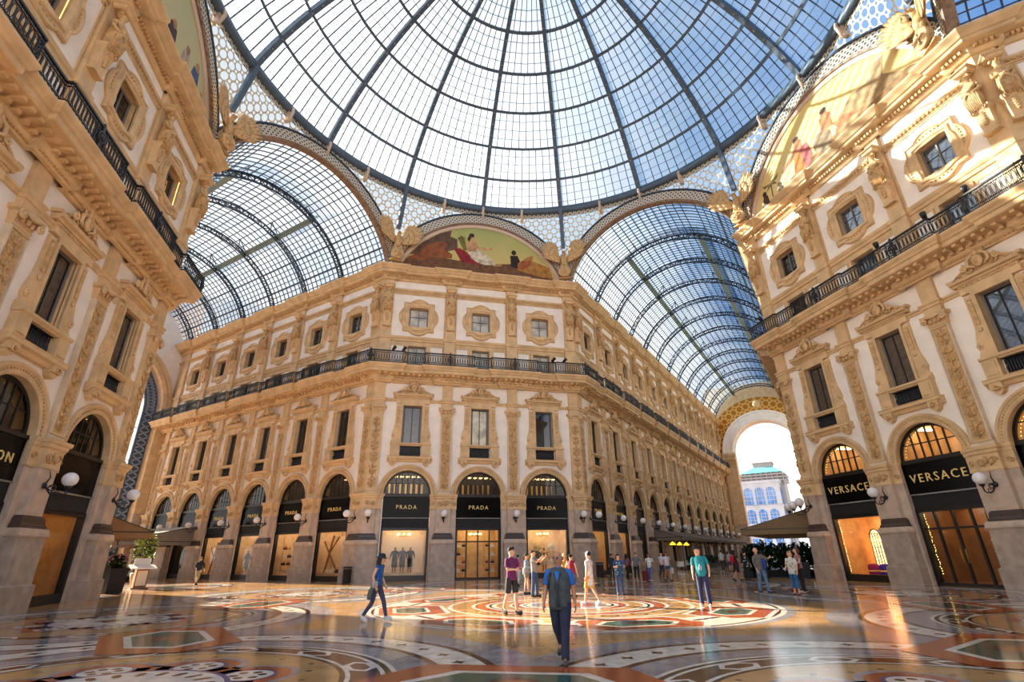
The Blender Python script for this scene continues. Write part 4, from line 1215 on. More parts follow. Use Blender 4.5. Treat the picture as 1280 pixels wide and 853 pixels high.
LB = [-(3.3 + 5.15 * k) for k in range(6)]; LP = [-(5.875 + 5.15 * k) for k in range(6)]; LT = 33.6
RB = [3.3 + 5.13 * k for k in range(12)]; RP = [5.865 + 5.13 * k for k in range(12)]; RT = 64.4
def arm(key, name, label, bays, piers, x0, x1):
    w = root(name, FR[key], label, 'arcade front', None, 'structure'); WALLS[key] = w
    bays = sorted(bays); piers = sorted(piers)
    for x in bays:
        hl = x - max([p for p in piers if p < x] + [x0]); hr = min([p for p in piers if p > x] + [x1]) - x
        put('bay_wall', mesh_once('bwa%.2f%.2f' % (hl, hr), lambda: bay_wall_mesh(hl, hr, 2.05)), w, TR(x)); put('archivolt', mesh_once('arc', archivolt_mesh), w, TR(x))
    e = max(piers) if x0 >= -1 else min(piers)
    if e + 0 < x1 and x0 >= -1 and e > max(bays):      # strip between the last pier and the end wall
        mb = MB(); mb.rect(e, x1, 0, 24.95, 0, M['ochre']); mb.build('end_strip', w)
    if x0 < -1 and e < min(bays): mb = MB(); mb.rect(x0, e, 0, 24.95, 0, M['ochre']); mb.build('end_strip', w)
    for x in piers: put_pier(w, x)
    put_cornices(w, x0, x1, piers, 0 if x0 < -1 else .95, .95 if x0 < -1 else 0)
    return w
arm('CL', 'wall_left_arcade', 'long arcade front running back on the left of the center front', LB, LP, -LT, 0)
arm('CR', 'wall_right_arcade', 'long arcade front running back on the right of the center front', RB, RP, 0, RT)

FR['SE'] = frame(A, -HS, (Q2, -Q2), (Q2, Q2))
EB, EP = [3.3 + 5.15 * k for k in range(3)], [5.875 + 5.15 * k for k in range(3)]
arm('SE', 'wall_near_right_arcade', 'arcade front turning away to the right of the right front', EB, EP, 0, 18)
w = root('wall_behind_camera_lunette', side_frame(270), 'lunette wall behind the camera', 'wall', None, 'structure'); mb = MB(); rr = ARC_R + .6; tt = math.acos((24.95 - ARC_Z) / rr); mb.prism([(rr * sin(-tt + 2 * tt * i / 32), ARC_Z + rr * cos(-tt + 2 * tt * i / 32)) for i in range(33)], .0, .4, M['ochre']); mb.build('lunette_wall', w)
# plain stretches of wall beside and behind the camera
for nm, fr, x0, x1, lab in (('wall_behind_camera', frame(0, -A, (-1, 0), (0, -1)), -HS, -1.5, 'short arcade front behind the camera, east half'), ('wall_near_right_arcade_far_side', frame(HS, -A, (-Q2, Q2), (-Q2, -Q2)), -18, 0, 'far side of the near right arcade behind the camera')):
    w = root(nm, fr, lab, 'arcade front', None, 'structure'); mb = MB(); mb.rect(x0, x1, 0, 5.8, 0, M['stone']); mb.rect(x0, x1, 5.8, 14.5, 0, M['plaster']); mb.rect(x0, x1, 14.5, 18.3, 0, M['ochre']); mb.rect(x0, x1, 18.3, 22.6, 0, M['plaster']); mb.rect(x0, x1, 22.6, 25.3, 0, M['ochre']); mb.build('wall_surface', w)
    mb = MB(); mb.sweep(BALC, [(x0, 0), (x1, 0)], M['ochre']); mb.sweep(TOPC, [(x0, 0), (x1, 0)], M['ochre']); mb.build('cornice', w)
# the two arcade walls that turn away from the camera, kept plain
for nm, fr, x0, x1, lab in (('wall_right_arcade_far_side', frame(A, HS, (-Q2, -Q2), (Q2, -Q2)), -RT, -.95, 'far side of the right arcade behind the right front'), ('wall_left_arcade_far_side', frame(-A, HS, (-Q2, Q2), (-Q2, -Q2)), .95, LT, 'far side of the left arcade behind the left front')):
    w = root(nm, fr, lab, 'arcade front', None, 'structure')
    mb = MB(); mb.rect(x0, x1, 0, 5.8, 0, M['stone']); mb.rect(x0, x1, 5.8, 14.5, 0, M['plaster']); mb.rect(x0, x1, 14.5, 18.3, 0, M['ochre']); mb.rect(x0, x1, 18.3, 22.6, 0, M['plaster']); mb.rect(x0, x1, 22.6, 25.3, 0, M['ochre']); mb.build('wall_surface', w)
    mb = MB(); mb.sweep(BALC, [(x0, 0), (x1, 0)], M['ochre']); mb.sweep(TOPC, [(x0, 0), (x1, 0)], M['ochre']); mb.build('cornice', w)

SIDE3 = ['left', 'middle', 'right']
PANES = {'C': [('pane_blind', 'pane_curtain'), ('pane_curtain', 'pane_curtain'), ('pane', 'pane_curtain')], 'R': [('pane_blind', 'pane'), ('pane_blind', 'pane_mirror'), ('pane_mirror', 'pane_mirror')], 'L': [('pane_blind', 'pane')] * 3}
NAMES = {'C': 'center front facing the camera', 'R': 'right front', 'L': 'shaded left front'}
for key in 'CRL':
    for i, x in enumerate(CB):
        put_windows(FR[key], x, '%s bay of the %s' % (SIDE3[i], NAMES[key]), *PANES[key][i])
for k, x in enumerate(LB): put_windows(FR['CL'], x, '%s bay from the corner on the left arcade' % ORD[k], 'pane', 'pane')
for k, x in enumerate(EB[:2]): put_windows(FR['SE'], x, '%s bay round the right corner of the right front' % ORD[k], 'pane', 'pane')
for k, x in enumerate(RB): put_windows(FR['CR'], x, '%s bay from the corner on the right arcade' % ORD[k], 'pane', 'pane')

put_railing(FR['C'], -HS, HS, CP, .95, .95, 'black iron balcony railing across the center front', 'balcony railings')
put_railing(FR['R'], -HS, HS, CP, .95, .95, 'black iron balcony railing across the right front', 'balcony railings')
put_railing(FR['L'], -HS, HS, CP, .95, .95, 'black iron balcony railing across the shaded left front', 'balcony railings')
put_railing(FR['CL'], -LT, 0, sorted(LP), 0, .95, 'black iron balcony railing receding along the left arcade', 'balcony railings')
put_railing(FR['SE'], 0, 18, EP, .95, 0, 'black iron balcony railing turning away right of the right front', 'balcony railings')
put_railing(FR['CR'], 0, RT, sorted(RP), .95, 0, 'black iron balcony railing receding along the right arcade', 'balcony railings')

# shops
sh = []
T = 'black shop front with gold lettering under the %s arch of the center front'
put_shop(FR['C'], CB[0], T % 'left', 'PRADA', .40, backpanel=True)
put_shop(FR['C'], CB[1], T % 'middle', 'PRADA', .40, wall='gold_wall', door=True)
put_shop(FR['C'], CB[2], T % 'right', 'PRADA', .40, wall='warm_wall')
for k, x in enumerate(LB):
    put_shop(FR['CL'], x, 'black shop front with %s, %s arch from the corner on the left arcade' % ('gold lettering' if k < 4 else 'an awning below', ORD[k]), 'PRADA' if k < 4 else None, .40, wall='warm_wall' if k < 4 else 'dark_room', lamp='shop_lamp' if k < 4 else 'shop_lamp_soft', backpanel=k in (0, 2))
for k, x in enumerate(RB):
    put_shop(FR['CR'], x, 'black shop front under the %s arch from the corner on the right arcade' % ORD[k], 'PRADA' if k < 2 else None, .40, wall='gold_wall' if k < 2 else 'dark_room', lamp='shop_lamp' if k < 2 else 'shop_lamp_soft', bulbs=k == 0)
T = 'black shop front with large gold lettering and amber fanlight, %s arch of the right front'
put_shop(FR['R'], CB[0], T % 'left', 'VERSACE', .58, wall='gold_wall', bulbs=True, up='gold_wall', uplamp='shop_lamp')
put_shop(FR['R'], CB[1], T % 'middle', 'VERSACE', .58, wall='wood', door=True, bulbs=True, up='gold_wall', uplamp='shop_lamp')
put_shop(FR['R'], CB[2], T % 'right', 'VERSACE', .58, wall='gold_wall', bulbs=True, up='gold_wall', uplamp='shop_lamp')
T = 'dark shop front with amber display, %s arch of the shaded left front'
put_shop(FR['L'], CB[0], T % 'left', None, wall='wood', lamp='shop_lamp_soft')
put_shop(FR['L'], CB[1], T % 'middle', 'VUITTON', .5, wall='wood', lamp='shop_lamp_soft')
put_shop(FR['L'], CB[2], T % 'right', None, wall='gold_wall', lamp='shop_lamp_soft', bulbs=True)

# lamps
G = 'white globe lamps on the arcade piers'
for key in 'CRL':
    for i, x in enumerate(CP): put_lamp(FR[key], x, -.36, 'white globe lamp on the %s inner pier of the %s' % (SIDE3[i * 2], NAMES[key]), G)
    for s in (-1, 1): put_lamp(FR[key], s * (HS - .35), -.36, 'white globe lamp on the %s corner pier of the %s' % ('left' if s < 0 else 'right', NAMES[key]), G)
put_lamp(FR['CL'], -.45, -.36, 'white globe lamp on the corner pier, facing into the left arcade', G)
put_lamp(FR['CR'], .45, -.36, 'white globe lamp on the corner pier, facing into the right arcade', G)
for k, x in enumerate(LP[:5]): put_lamp(FR['CL'], x, -.36, 'white globe lamp on the %s pier from the corner along the left arcade' % ORD[k], G)
for k, x in enumerate(RP): put_lamp(FR['CR'], x, -.36, 'white globe lamp on the %s pier from the corner along the right arcade' % ORD[k], G)

# statues
for key in 'CRL':
    for i, x in enumerate(CP): put_caryatid(FR[key], x, -.2, 'stone figure on the %s attic pilaster of the %s' % (SIDE3[i * 2], NAMES[key]), 0, i == 1)
    for s, nm in ((-1, 'left'), (1, 'right')):
        put_caryatid(FR[key], s * (HS - .35), -.24, 'stone figure at the %s attic corner of the %s' % (nm, NAMES[key]), 0, s > 0)
for k, x in enumerate(LP[:5]): put_caryatid(FR['CL'], x, -.2, 'stone figure on the %s attic pilaster along the left arcade' % ORD[k], 0, k % 2 == 0)
for k, x in enumerate(RP): put_caryatid(FR['CR'], x, -.2, 'stone figure on the %s attic pilaster along the right arcade' % ORD[k], 0, k % 2 == 0)
put_caryatid(FR['CL'], -.42, -.24, 'stone figure at the center front corner facing into the left arcade'); put_caryatid(FR['CR'], .42, -.24, 'stone figure at the center front corner facing into the right arcade', 0, True)

put_caryatid(FR['SE'], .42, -.24, 'stone figure round the right corner of the right front', 0, True)
# roof
build_dome()
build_vault('ceiling_vault_left', 135, LT, [5.7 + 5.15 * k for k in range(6)], 'iron and glass barrel vault over the left arcade', 12, .62, 'vault_glass_sunward')
build_vault('ceiling_vault_right', 45, RT, [5.7 + 5.13 * k for k in range(12)], 'iron and glass barrel vault over the right arcade', 9, .5)
build_vault('ceiling_vault_near_right', -45, 18, [5.7, 10.85, 16], 'iron and glass barrel vault over the near right arcade')
build_end('wall_left_end', 135, LT, 7.1, 8.0, 17.0, 'tall glazed arch closing the left arcade', False, True)
build_end('wall_right_end', 45, RT, 5.5, 7.4, 18.6, 'tall open arch with gilded frieze closing the right arcade', True, False)

for dg, lb in ((112.5, 'eagle statue over the left corner of the center front'), (67.5, 'eagle statue over the right corner of the center front'), (22.5, 'eagle statue over the left corner of the right front'), (-22.5, 'eagle statue over the right corner of the right front'), (157.5, 'eagle statue over the right corner of the left front')): put_eagle(dg, lb)

# paintings
sk1 = paint_mat('fresco_sky_olive', (214, 182, 112), (150, 160, 96), .35)
def cx(pts): return [((x - 507) * .0256, 25.4 + (250 - y) * .0272) for x, y in pts]
fig = lambda X, Z, s, f=1: {'head': blob(X, Z + 1.75 * s, .16 * s, .2 * s), 'torso': [(X - .28 * s, Z + 1.5 * s), (X + .3 * s, Z + 1.5 * s), (X + .22 * s, Z + .8 * s), (X - .25 * s, Z + .8 * s)]}
build_lunette(90, 'painted lunette over the center front with seated woman in white and red', sk1, [
    ('painted_ground', (120, 78, 46), [cx([(225, 252), (225, 215), (300, 200), (420, 210), (560, 208), (700, 190), (790, 250)])]),
    ('painted_building', (104, 74, 58), [cx([(262, 150), (270, 118), (330, 108), (330, 78), (388, 78), (390, 118), (415, 126), (418, 165), (350, 190), (240, 200)])]),
    ('painted_beast', (150, 84, 46), [cx([(290, 195), (300, 165), (330, 150), (365, 140), (378, 152), (372, 172), (400, 190), (398, 205), (300, 208)]), cx([(235, 215), (280, 195), (330, 205), (300, 225)])]),
    ('painted_red_drape', (150, 32, 36), [cx([(404, 165), (425, 160), (450, 172), (470, 190), (500, 205), (480, 218), (430, 208)]), cx([(425, 205), (490, 205), (520, 215), (440, 216)])]),
    ('painted_white_skirt', (222, 206, 178), [cx([(452, 168), (490, 160), (520, 172), (548, 195), (558, 212), (520, 216), (490, 210), (468, 195)])]),
    ('painted_woman', (214, 160, 112), [cx([(455, 172), (450, 140), (458, 122), (478, 120), (488, 135), (484, 165)]), cx([(478, 132), (500, 150), (545, 145), (548, 152), (505, 160), (482, 148)]), cx(blob(470, 110, 9, 11)), cx([(548, 212), (580, 208), (580, 214), (550, 218)])]),
    ('painted_hair', (58, 36, 26), [cx(blob(468, 103, 10, 8)), cx([(458, 105), (466, 112), (458, 132), (452, 120)])]),
    ('painted_plants', (122, 112, 48), [cx([(416, 118), (440, 112), (452, 165), (440, 168)]), cx([(425, 108), (445, 118), (430, 130)])]),
    ('painted_dark_man', (44, 28, 26), [cx(blob(626, 154, 9, 10)), cx([(612, 168), (640, 165), (650, 190), (640, 215), (615, 212)])]),
    ('painted_wheat', (186, 128, 60), [cx([(640, 195), (680, 165), (700, 158), (696, 180), (760, 200), (775, 245), (690, 235), (640, 222)])]),
    ('painted_reaper', (176, 92, 48), [cx([(640, 215), (655, 185), (690, 178), (690, 195), (660, 222)])])])
sk2 = paint_mat('fresco_sky_gold', (226, 196, 138), (232, 206, 128), .3)
build_lunette(0, 'sunlit painted lunette over the right front with seated figures and palm', sk2, [
    ('painted_ground', (160, 120, 74), [[(-7.6, 25.3), (-7.0, 25.7), (-4.5, 25.9), (-2, 26.2), (1.5, 26.3), (4, 26.6), (6, 26.2), (7.5, 25.3)]]),
    ('painted_animal', (182, 148, 104), [[(.8, 26.2), (1.4, 27.2), (2.6, 27.8), (3.6, 27.6), (4.4, 28.4), (5.0, 28.3), (4.6, 27.2), (5.6, 26.3), (4.4, 26.1)]]),
    ('painted_drum', (150, 128, 100), [blob(-.1, 26.6, .75, .8, 16)]),
    ('painted_figure', (186, 122, 78), [[(.0, 27.2), (.9, 27.1), (1.0, 28.1), (.6, 28.4), (.1, 28.2)], blob(.55, 28.4, .26, .32), [(.8, 27.2), (2.0, 26.9), (2.6, 26.4), (1.2, 26.5)], [(-2.4, 27.2), (-1.6, 27.1), (-1.6, 28.2), (-2.3, 28.2)], blob(-1.95, 28.3, .25, .3), [(-2.3, 27.9), (-3.8, 27.1), (-3.7, 26.95), (-2.2, 27.5)]]),
    ('painted_hair', (76, 46, 32), [blob(.55, 28.62, .27, .2), blob(-1.95, 28.52, .26, .18)]),
    ('painted_rose_drape', (190, 92, 92), [[(-2.0, 27.6), (-1.2, 27.6), (-1.0, 26.4), (-1.6, 25.7), (-2.0, 25.7)]]),
    ('painted_orange_skirt', (196, 120, 44), [[(-2.5, 27.3), (-1.8, 27.4), (-1.8, 25.8), (-2.8, 25.6)]]),
    ('painted_palm', (128, 112, 62), [[(-5.1, 25.7), (-5.0, 25.7), (-4.9, 27.1), (-5.0, 27.1)], [(-4.95, 27.1), (-5.8, 27.4), (-5.6, 27.1)], [(-4.95, 27.1), (-4.1, 27.4), (-4.3, 27.1)], [(-4.95, 27.0), (-5.5, 26.7), (-5.2, 27.05)], [(-4.95, 27.0), (-4.4, 26.7), (-4.6, 27.05)]]),
    ('painted_kneeling_men', (84, 56, 46), [[(-6.3, 25.5), (-5.9, 26.5), (-5.5, 26.5), (-5.4, 25.5)], blob(-5.75, 26.7, .2, .22), [(-4.6, 25.5), (-4.4, 26.2), (-4.0, 26.2), (-3.8, 25.5)], blob(-4.2, 26.4, .18, .2)])])
sk3 = paint_mat('fresco_sky_grey', (200, 184, 140), (176, 178, 136), .3)
build_lunette(180, 'shaded painted lunette over the left front with robed figures', sk3, [
    ('painted_ground', (132, 106, 78), [[(-7.6, 25.3), (-5, 25.9), (0, 26.1), (5, 25.9), (7.5, 25.3)]]),
    ('painted_blue_robe', (72, 98, 132), [[(3.6, 25.9), (3.9, 27.8), (4.6, 28.0), (5.0, 26.6), (5.2, 25.8)]]),
    ('painted_pale_robe', (196, 176, 150), [[(2.3, 25.8), (2.6, 27.6), (3.3, 27.7), (3.6, 25.8)], [(-2, 25.8), (-1.6, 27.6), (-.6, 27.6), (0, 25.8)]]),
    ('painted_dark_robe', (70, 52, 50), [[(4.9, 25.7), (5.1, 27.0), (5.8, 27.0), (6.2, 25.7)], [(.5, 25.8), (.8, 27.4), (1.5, 27.4), (1.9, 25.8)]]),
    ('painted_heads', (190, 140, 104), [blob(4.3, 28.05, .24, .3), blob(2.95, 27.8, .22, .28), blob(5.45, 27.1, .2, .24), blob(-1.1, 27.75, .24, .3), blob(1.15, 27.5, .22, .28)])])
# ================================================================ inlaid marble floor
def fl_mat(name, c, v=.82, sc=1.6, dots=False, rough=.115):
    m = mat(name, c, rough, var=(sc, v), spec=.55)
    nt = m.node_tree; N, L = nt.nodes, nt.links; b = [n for n in N if n.type == 'BSDF_PRINCIPLED'][0]
    if dots:      # small dark tesserae set in a regular grid
        tc = [n for n in N if n.type == 'TEX_COORD'][0]; vo = N.new('ShaderNodeTexVoronoi'); vo.voronoi_dimensions = '2D'; vo.inputs['Scale'].default_value = 1.7; vo.inputs['Randomness'].default_value = .12
        L.new(tc.outputs['Object'], vo.inputs['Vector']); lt = N.new('ShaderNodeMath'); lt.operation = 'LESS_THAN'; lt.inputs[1].default_value = .09; L.new(vo.outputs['Distance'], lt.inputs[0])
        mx = N.new('ShaderNodeMix'); mx.data_type = 'RGBA'; mx.inputs[7].default_value = lin((96, 74, 62)); src = b.inputs['Base Color'].links[0].from_socket
        L.new(lt.outputs[0], mx.inputs[0]); L.new(src, mx.inputs[6]); L.new(mx.outputs[2], b.inputs['Base Color'])
    # a little unevenness in the polish
    tc = [n for n in N if n.type == 'TEX_COORD'][0]; no = N.new('ShaderNodeTexNoise'); no.inputs['Scale'].default_value = .7; no.inputs['Detail'].default_value = 3
    L.new(tc.outputs['Object'], no.inputs['Vector']); rm = N.new('ShaderNodeMapRange'); rm.inputs[3].default_value = rough - .06; rm.inputs[4].default_value = rough + .1; L.new(no.outputs[0], rm.inputs[0]); L.new(rm.outputs[0], b.inputs['Roughness'])
    n2 = N.new('ShaderNodeTexNoise'); n2.inputs['Scale'].default_value = 1.8; L.new(tc.outputs['Object'], n2.inputs['Vector']); bp = N.new('ShaderNodeBump'); bp.inputs['Strength'].default_value = .12; bp.inputs['Distance'].default_value = .012
    L.new(n2.outputs[0], bp.inputs['Height']); L.new(bp.outputs[0], b.inputs['Normal'])
    return m
F = {'beige': fl_mat('beige_marble', (190, 148, 98), .84, 1.2, True), 'sand': fl_mat('sand_marble', (186, 146, 104), .8, 1.0), 'grey': fl_mat('blue_grey_marble', (152, 147, 150), .8, 2.2), 'white': fl_mat('white_marble', (222, 212, 198), .86, 4),
     'brown': fl_mat('dark_brown_marble', (74, 40, 34), .7, 3), 'orange': fl_mat('orange_red_marble', (176, 88, 52), .78, 2), 'black': fl_mat('black_marble', (34, 32, 36), .8, 3), 'green': fl_mat('green_marble', (64, 100, 88), .7, 5), 'violet': fl_mat('violet_marble', (88, 84, 128), .8, 3)}
fb = MB(); lay = [0]
def ply(pts, m, up=True):
    if up: lay[0] += 1
    z = .0002 * lay[0]
    fb.add([(x, y, z) for x, y in pts], [tuple(range(len(pts)))], F[m])
def disc(c, r, m, n=72): ply([(c[0] + r * cos(2 * pi * i / n), c[1] + r * sin(2 * pi * i / n)) for i in range(n)], m)
def ring(c, r0, r1, m, n=72, a0=0, a1=2 * pi):
    lay[0] += 1; z = .0002 * lay[0]; vs = []; fs = []
    for i in range(n + 1):
        a = a0 + (a1 - a0) * i / n
        vs += [(c[0] + r0 * cos(a), c[1] + r0 * sin(a), z), (c[0] + r1 * cos(a), c[1] + r1 * sin(a), z)]
    for i in range(n): fs.append((2 * i, 2 * i + 1, 2 * i + 3, 2 * i + 2))
    fb.add(vs, fs, F[m])
def hexa(c, ang, L, w, m, cut=.38):
    ca, sa = cos(ang), sin(ang); P = [(-L, 0), (-L + cut * L, -w), (L - cut * L, -w), (L, 0), (L - cut * L, w), (-L + cut * L, w)]
    ply([(c[0] + x * ca - y * sa, c[1] + x * sa + y * ca) for x, y in P], m)
def cross(c, ang, s, m, up=True):
    ca, sa = cos(ang), sin(ang); t = s * .36
    P = [(-s, 0), (-t, -t), (0, -s), (t, -t), (s, 0), (t, t), (0, s), (-t, t)]
    P = [(-s, -.02), (-.03, -.03), (-.02, -s), (.02, -s), (.03, -.03), (s, -.02), (s, .02), (.03, .03), (.02, s), (-.02, s), (-.03, .03), (-s, .02)] if 0 else P
    ply([(c[0] + x * ca - y * sa, c[1] + x * sa + y * ca) for x, y in P], m, up)

fb.add([(-90, -60, 0), (110, -60, 0), (110, 110, 0), (-90, 110, 0)], [(0, 1, 2, 3)], F['sand'])
P0 = (-.3, -1.5)
ply([(20.6 / cos(pi / 8) * cos(RAD(22.5 + 45 * k)), 20.6 / cos(pi / 8) * sin(RAD(22.5 + 45 * k))) for k in range(8)], 'beige')
# border against the fronts
for r0, r1, m in ((18.2, 18.5, 'grey'), (18.5, 18.65, 'brown'), (18.65, 19.4, 'grey')):
    pass
CC = [(P0[0] + 13.8 * cos(RAD(45 * k)), P0[1] + 13.8 * sin(RAD(45 * k))) for k in range(8)]
for k, c in enumerate(CC): lay[0] = 1 + .12 * k; disc(c, 6.1, 'grey')
for k in range(8):       # lozenges between the circles
    lay[0] = 40; a = RAD(22.5 + 45 * k); c = (P0[0] + 11.7 * cos(a), P0[1] + 11.7 * sin(a))
    hexa(c, a + pi / 2, 2.25, 1.25, 'orange', .3); hexa(c, a + pi / 2, 1.6, .8, 'white'); hexa(c, a + pi / 2, 1.4, .66, 'green')
    disc(c, .42, 'brown', 16); disc(c, .28, 'orange', 16)
for k, c in enumerate(CC):
    lay[0] = 3
    ring(c, 5.2, 5.34, 'brown'); ring(c, 4.5, 5.2, 'white'); ring(c, 4.36, 4.5, 'brown'); ring(c, 3.85, 4.36, 'grey')
    lay[0] += 1
    for q in range(40): a = 2 * pi * q / 40; cross((c[0] + 4.85 * cos(a), c[1] + 4.85 * sin(a)), a, .15, 'brown', False)
    ring(c, 3.72, 3.80, 'white'); ring(c, 3.62, 3.72, 'black'); ring(c, 3.55, 3.62, 'white'); ring(c, 3.12, 3.55, 'brown'); ring(c, 3.05, 3.12, 'white'); ring(c, 2.97, 3.05, 'black')
    disc(c, 2.97, 'beige')
    for q in range(12):       # chain links across the brown band
        a = 2 * pi * (q + .5) / 12; p = (c[0] + 3.33 * cos(a), c[1] + 3.33 * sin(a)); lay[0] = 14
        hexa(p, a + pi / 2, .42, .22, 'white', .5); hexa(p, a + pi / 2, .32, .13, 'brown', .5)
    # coat of arms medallion: lobed orange field, violet line, white middle
    for n_, (r, m) in enumerate(((.74, 'grey'), (.62, 'orange'), (.42, 'violet'), (.36, 'white'))):
        for q in range(8): lay[0] = 18 + n_; a = RAD(45 * q + 22.5); disc((c[0] + 1.75 * cos(a), c[1] + 1.75 * sin(a)), r, m, 20)
        lay[0] = 18 + n_
        if r > .5: disc(c, 1.9 if r > .7 else 1.8, m)
    lay[0] = 24; disc(c, 1.5, 'violet'); disc(c, 1.42, 'white')
    lay[0] += 1
    for q in range(24):
        lay[0] = 27; a = 2 * pi * q / 24; hexa((c[0] + 1.18 * cos(a), c[1] + 1.18 * sin(a)), a, .14, .06, 'brown')
    for q in range(8):
        a = RAD(45 * q + 22.5); p = (c[0] + 1.75 * cos(a), c[1] + 1.75 * sin(a))
        for s in range(6): lay[0] = 27; disc((p[0] + .2 * cos(s * pi / 3), p[1] + .2 * sin(s * pi / 3)), .07, 'brown', 8)
    cross(c, RAD(45 * k), .5, 'brown'); hexa(c, RAD(45 * k), .34, .12, 'black')
# the middle of the crossing
lay[0] = 4
for r, m in ((7.0, 'grey'), (6.75, 'white'), (6.6, 'brown'), (6.5, 'white')): disc(P0, r, m, 96)
disc(P0, 5.95, 'beige')
for k in range(8):
    lay[0] = 12; a = RAD(45 * k); c = (P0[0] + 5.35 * cos(a), P0[1] + 5.35 * sin(a))
    hexa(c, a + pi / 2, 2.0, 1.15, 'white', .35); hexa(c, a + pi / 2, 1.85, 1.0, 'orange', .35); hexa(c, a + pi / 2, 1.15, .58, 'white'); hexa(c, a + pi / 2, 1.0, .46, 'green'); hexa(c, a + pi / 2, .5, .14, 'brown')
    a += RAD(22.5); c = (P0[0] + 5.5 * cos(a), P0[1] + 5.5 * sin(a)); hexa(c, a + pi / 2, .7, .5, 'white', .2); hexa(c, a + pi / 2, .6, .08, 'brown', .1)
lay[0] = 22
for r, m in ((4.15, 'white'), (4.0, 'beige'), (3.34, 'white'), (3.22, 'orange'), (2.86, 'white'), (2.74, 'black'), (2.66, 'white'), (2.5, 'beige'), (2.05, 'white'), (1.95, 'orange'), (1.7, 'white'), (1.55, 'black'), (1.47, 'white'), (1.3, 'grey'), (.9, 'orange')): disc(P0, r, m)
for q in range(24):
    lay[0] = 34; a = 2 * pi * q / 24; ring((P0[0] + 3.62 * cos(a), P0[1] + 3.62 * sin(a)), .2, .26, 'brown', 14)
cross(P0, pi / 4, .6, 'white')
# ground-floor borders running into the arcades
for fm, Lm in ((side_frame(135), LT), (side_frame(45), RT)):
    def GP(x, t):
        p = fm @ Vector((x, t, 0)); return (p.x, p.y)
    def strip(x0, x1, t0, t1, m): ply([GP(x0, t0), GP(x1, t0), GP(x1, t1), GP(x0, t1)], m)
    for sx in (-1, 1):
        lay[0] = 2
        for a, b, m in ((6.7, 7.1, 'brown'), (6.3, 6.7, 'white'), (5.9, 6.3, 'grey')): strip(*sorted((sx * a, sx * b)), 1, Lm, m)
    t = 4.5
    while t < Lm - 3:
        c = GP(0, t + 3.6); lay[0] = 3
        for r, m in ((3.6, 'grey'), (3.35, 'brown'), (3.25, 'white'), (2.7, 'brown'), (2.6, 'grey'), (2.0, 'white'), (1.9, 'orange'), (1.3, 'white'), (1.15, 'green')): disc(c, r, m, 48)
        for sx in (-1, 1):
            lay[0] = 2; q = GP(sx * 4.3, t - .2); hexa(q, 0, 1.1, .7, 'orange'); hexa(q, 0, .8, .45, 'white'); hexa(q, 0, .65, .34, 'green')
        t += 7.8
o = fb.build('floor'); tag(o, 'polished inlaid marble floor with rings and coloured medallions', 'floor', None, 'structure')
# ================================================================ people
SKIN = [mat('skin_light', (214, 160, 128), .5), mat('skin_tan', (176, 120, 88), .5), mat('skin_dark', (112, 74, 56), .5)]
M['eye'] = mat('eye', (30, 24, 22), .3); M['lip'] = mat('lip', (158, 86, 78), .5)
_cl = {}
def cloth(c, v=.8):
    k = tuple(c)
    if k not in _cl: _cl[k] = mat('cloth', c, .85, var=(9, v), bump=(24, .3))
    return _cl[k]
HAIRC = {'brown': (58, 38, 28), 'dark': (28, 22, 20), 'grey': (128, 118, 112), 'blond': (176, 136, 84), 'red': (112, 60, 36)}

def vec(*a): return Vector(a)
def skeleton(p):
    J = {}
    J['pel'] = vec(0, 0, .95); lean = RAD(p.get('lean', 0)); side = RAD(p.get('side', 0))
    R = Matrix.Rotation(side, 3, 'Y') @ Matrix.Rotation(lean, 3, 'X')       # lean forward towards -y
    def up(v): return J['pel'] + R @ v
    J['waist'] = up(vec(0, 0, .15)); J['chest'] = up(vec(0, .0, .36)); J['neck'] = up(vec(0, .01, .53)); J['jaw'] = up(vec(0, -.015, .60)); J['skull'] = up(vec(0, .0, .675)); J['top'] = up(vec(0, .01, .735))
    J['R'] = R
    for s, n in ((1, 'L'), (-1, 'R')):
        hip, kn = p.get('leg' + n, (0, 0))[:2]; spread = p.get('leg' + n, (0, 0, .0))[2] if len(p.get('leg' + n, (0, 0))) > 2 else 0
        h = J['pel'] + vec(s * .095, 0, -.05); a = RAD(hip); b = RAD(hip - kn)
        J['hip' + n] = h; J['knee' + n] = h + vec(s * spread, -sin(a), -cos(a)) * .42; J['ank' + n] = J['knee' + n] + vec(s * spread, -sin(b), -cos(b)) * .41
        f = RAD(p.get('foot' + n, 0) ) + (b if b < -.3 else 0) * .7
        J['heel' + n] = J['ank' + n] + vec(0, .05 * cos(f) , -.05 ); J['toe' + n] = J['ank' + n] + vec(s * .03, -.17 * cos(f), -.05 + .17 * sin(f))
        sh = up(vec(s * .185, .01, .475)); J['sh' + n] = sh
        ar = p.get('arm' + n, (5, 8, 15, 0)); fa, ab, el = [RAD(v) for v in ar[:3]]; inw = ar[3] if len(ar) > 3 else 0
        d1 = R @ vec(s * sin(ab), -sin(fa) * cos(ab), -cos(fa) * cos(ab)); J['elb' + n] = sh + d1 * .285
        d2 = vec(s * (sin(ab) * .5 - inw), -sin(fa + el), -cos(fa + el)).normalized(); d2 = R @ d2; J['wri' + n] = J['elb' + n] + d2 * .245; J['hd' + n] = d2
    low = min(J[k].z for k in ('toeL', 'toeR', 'heelL', 'heelR')) - .035
    for k in J:
        if k != 'R' and not k.startswith('hd'): J[k] = J[k] - vec(0, 0, low)
    return J

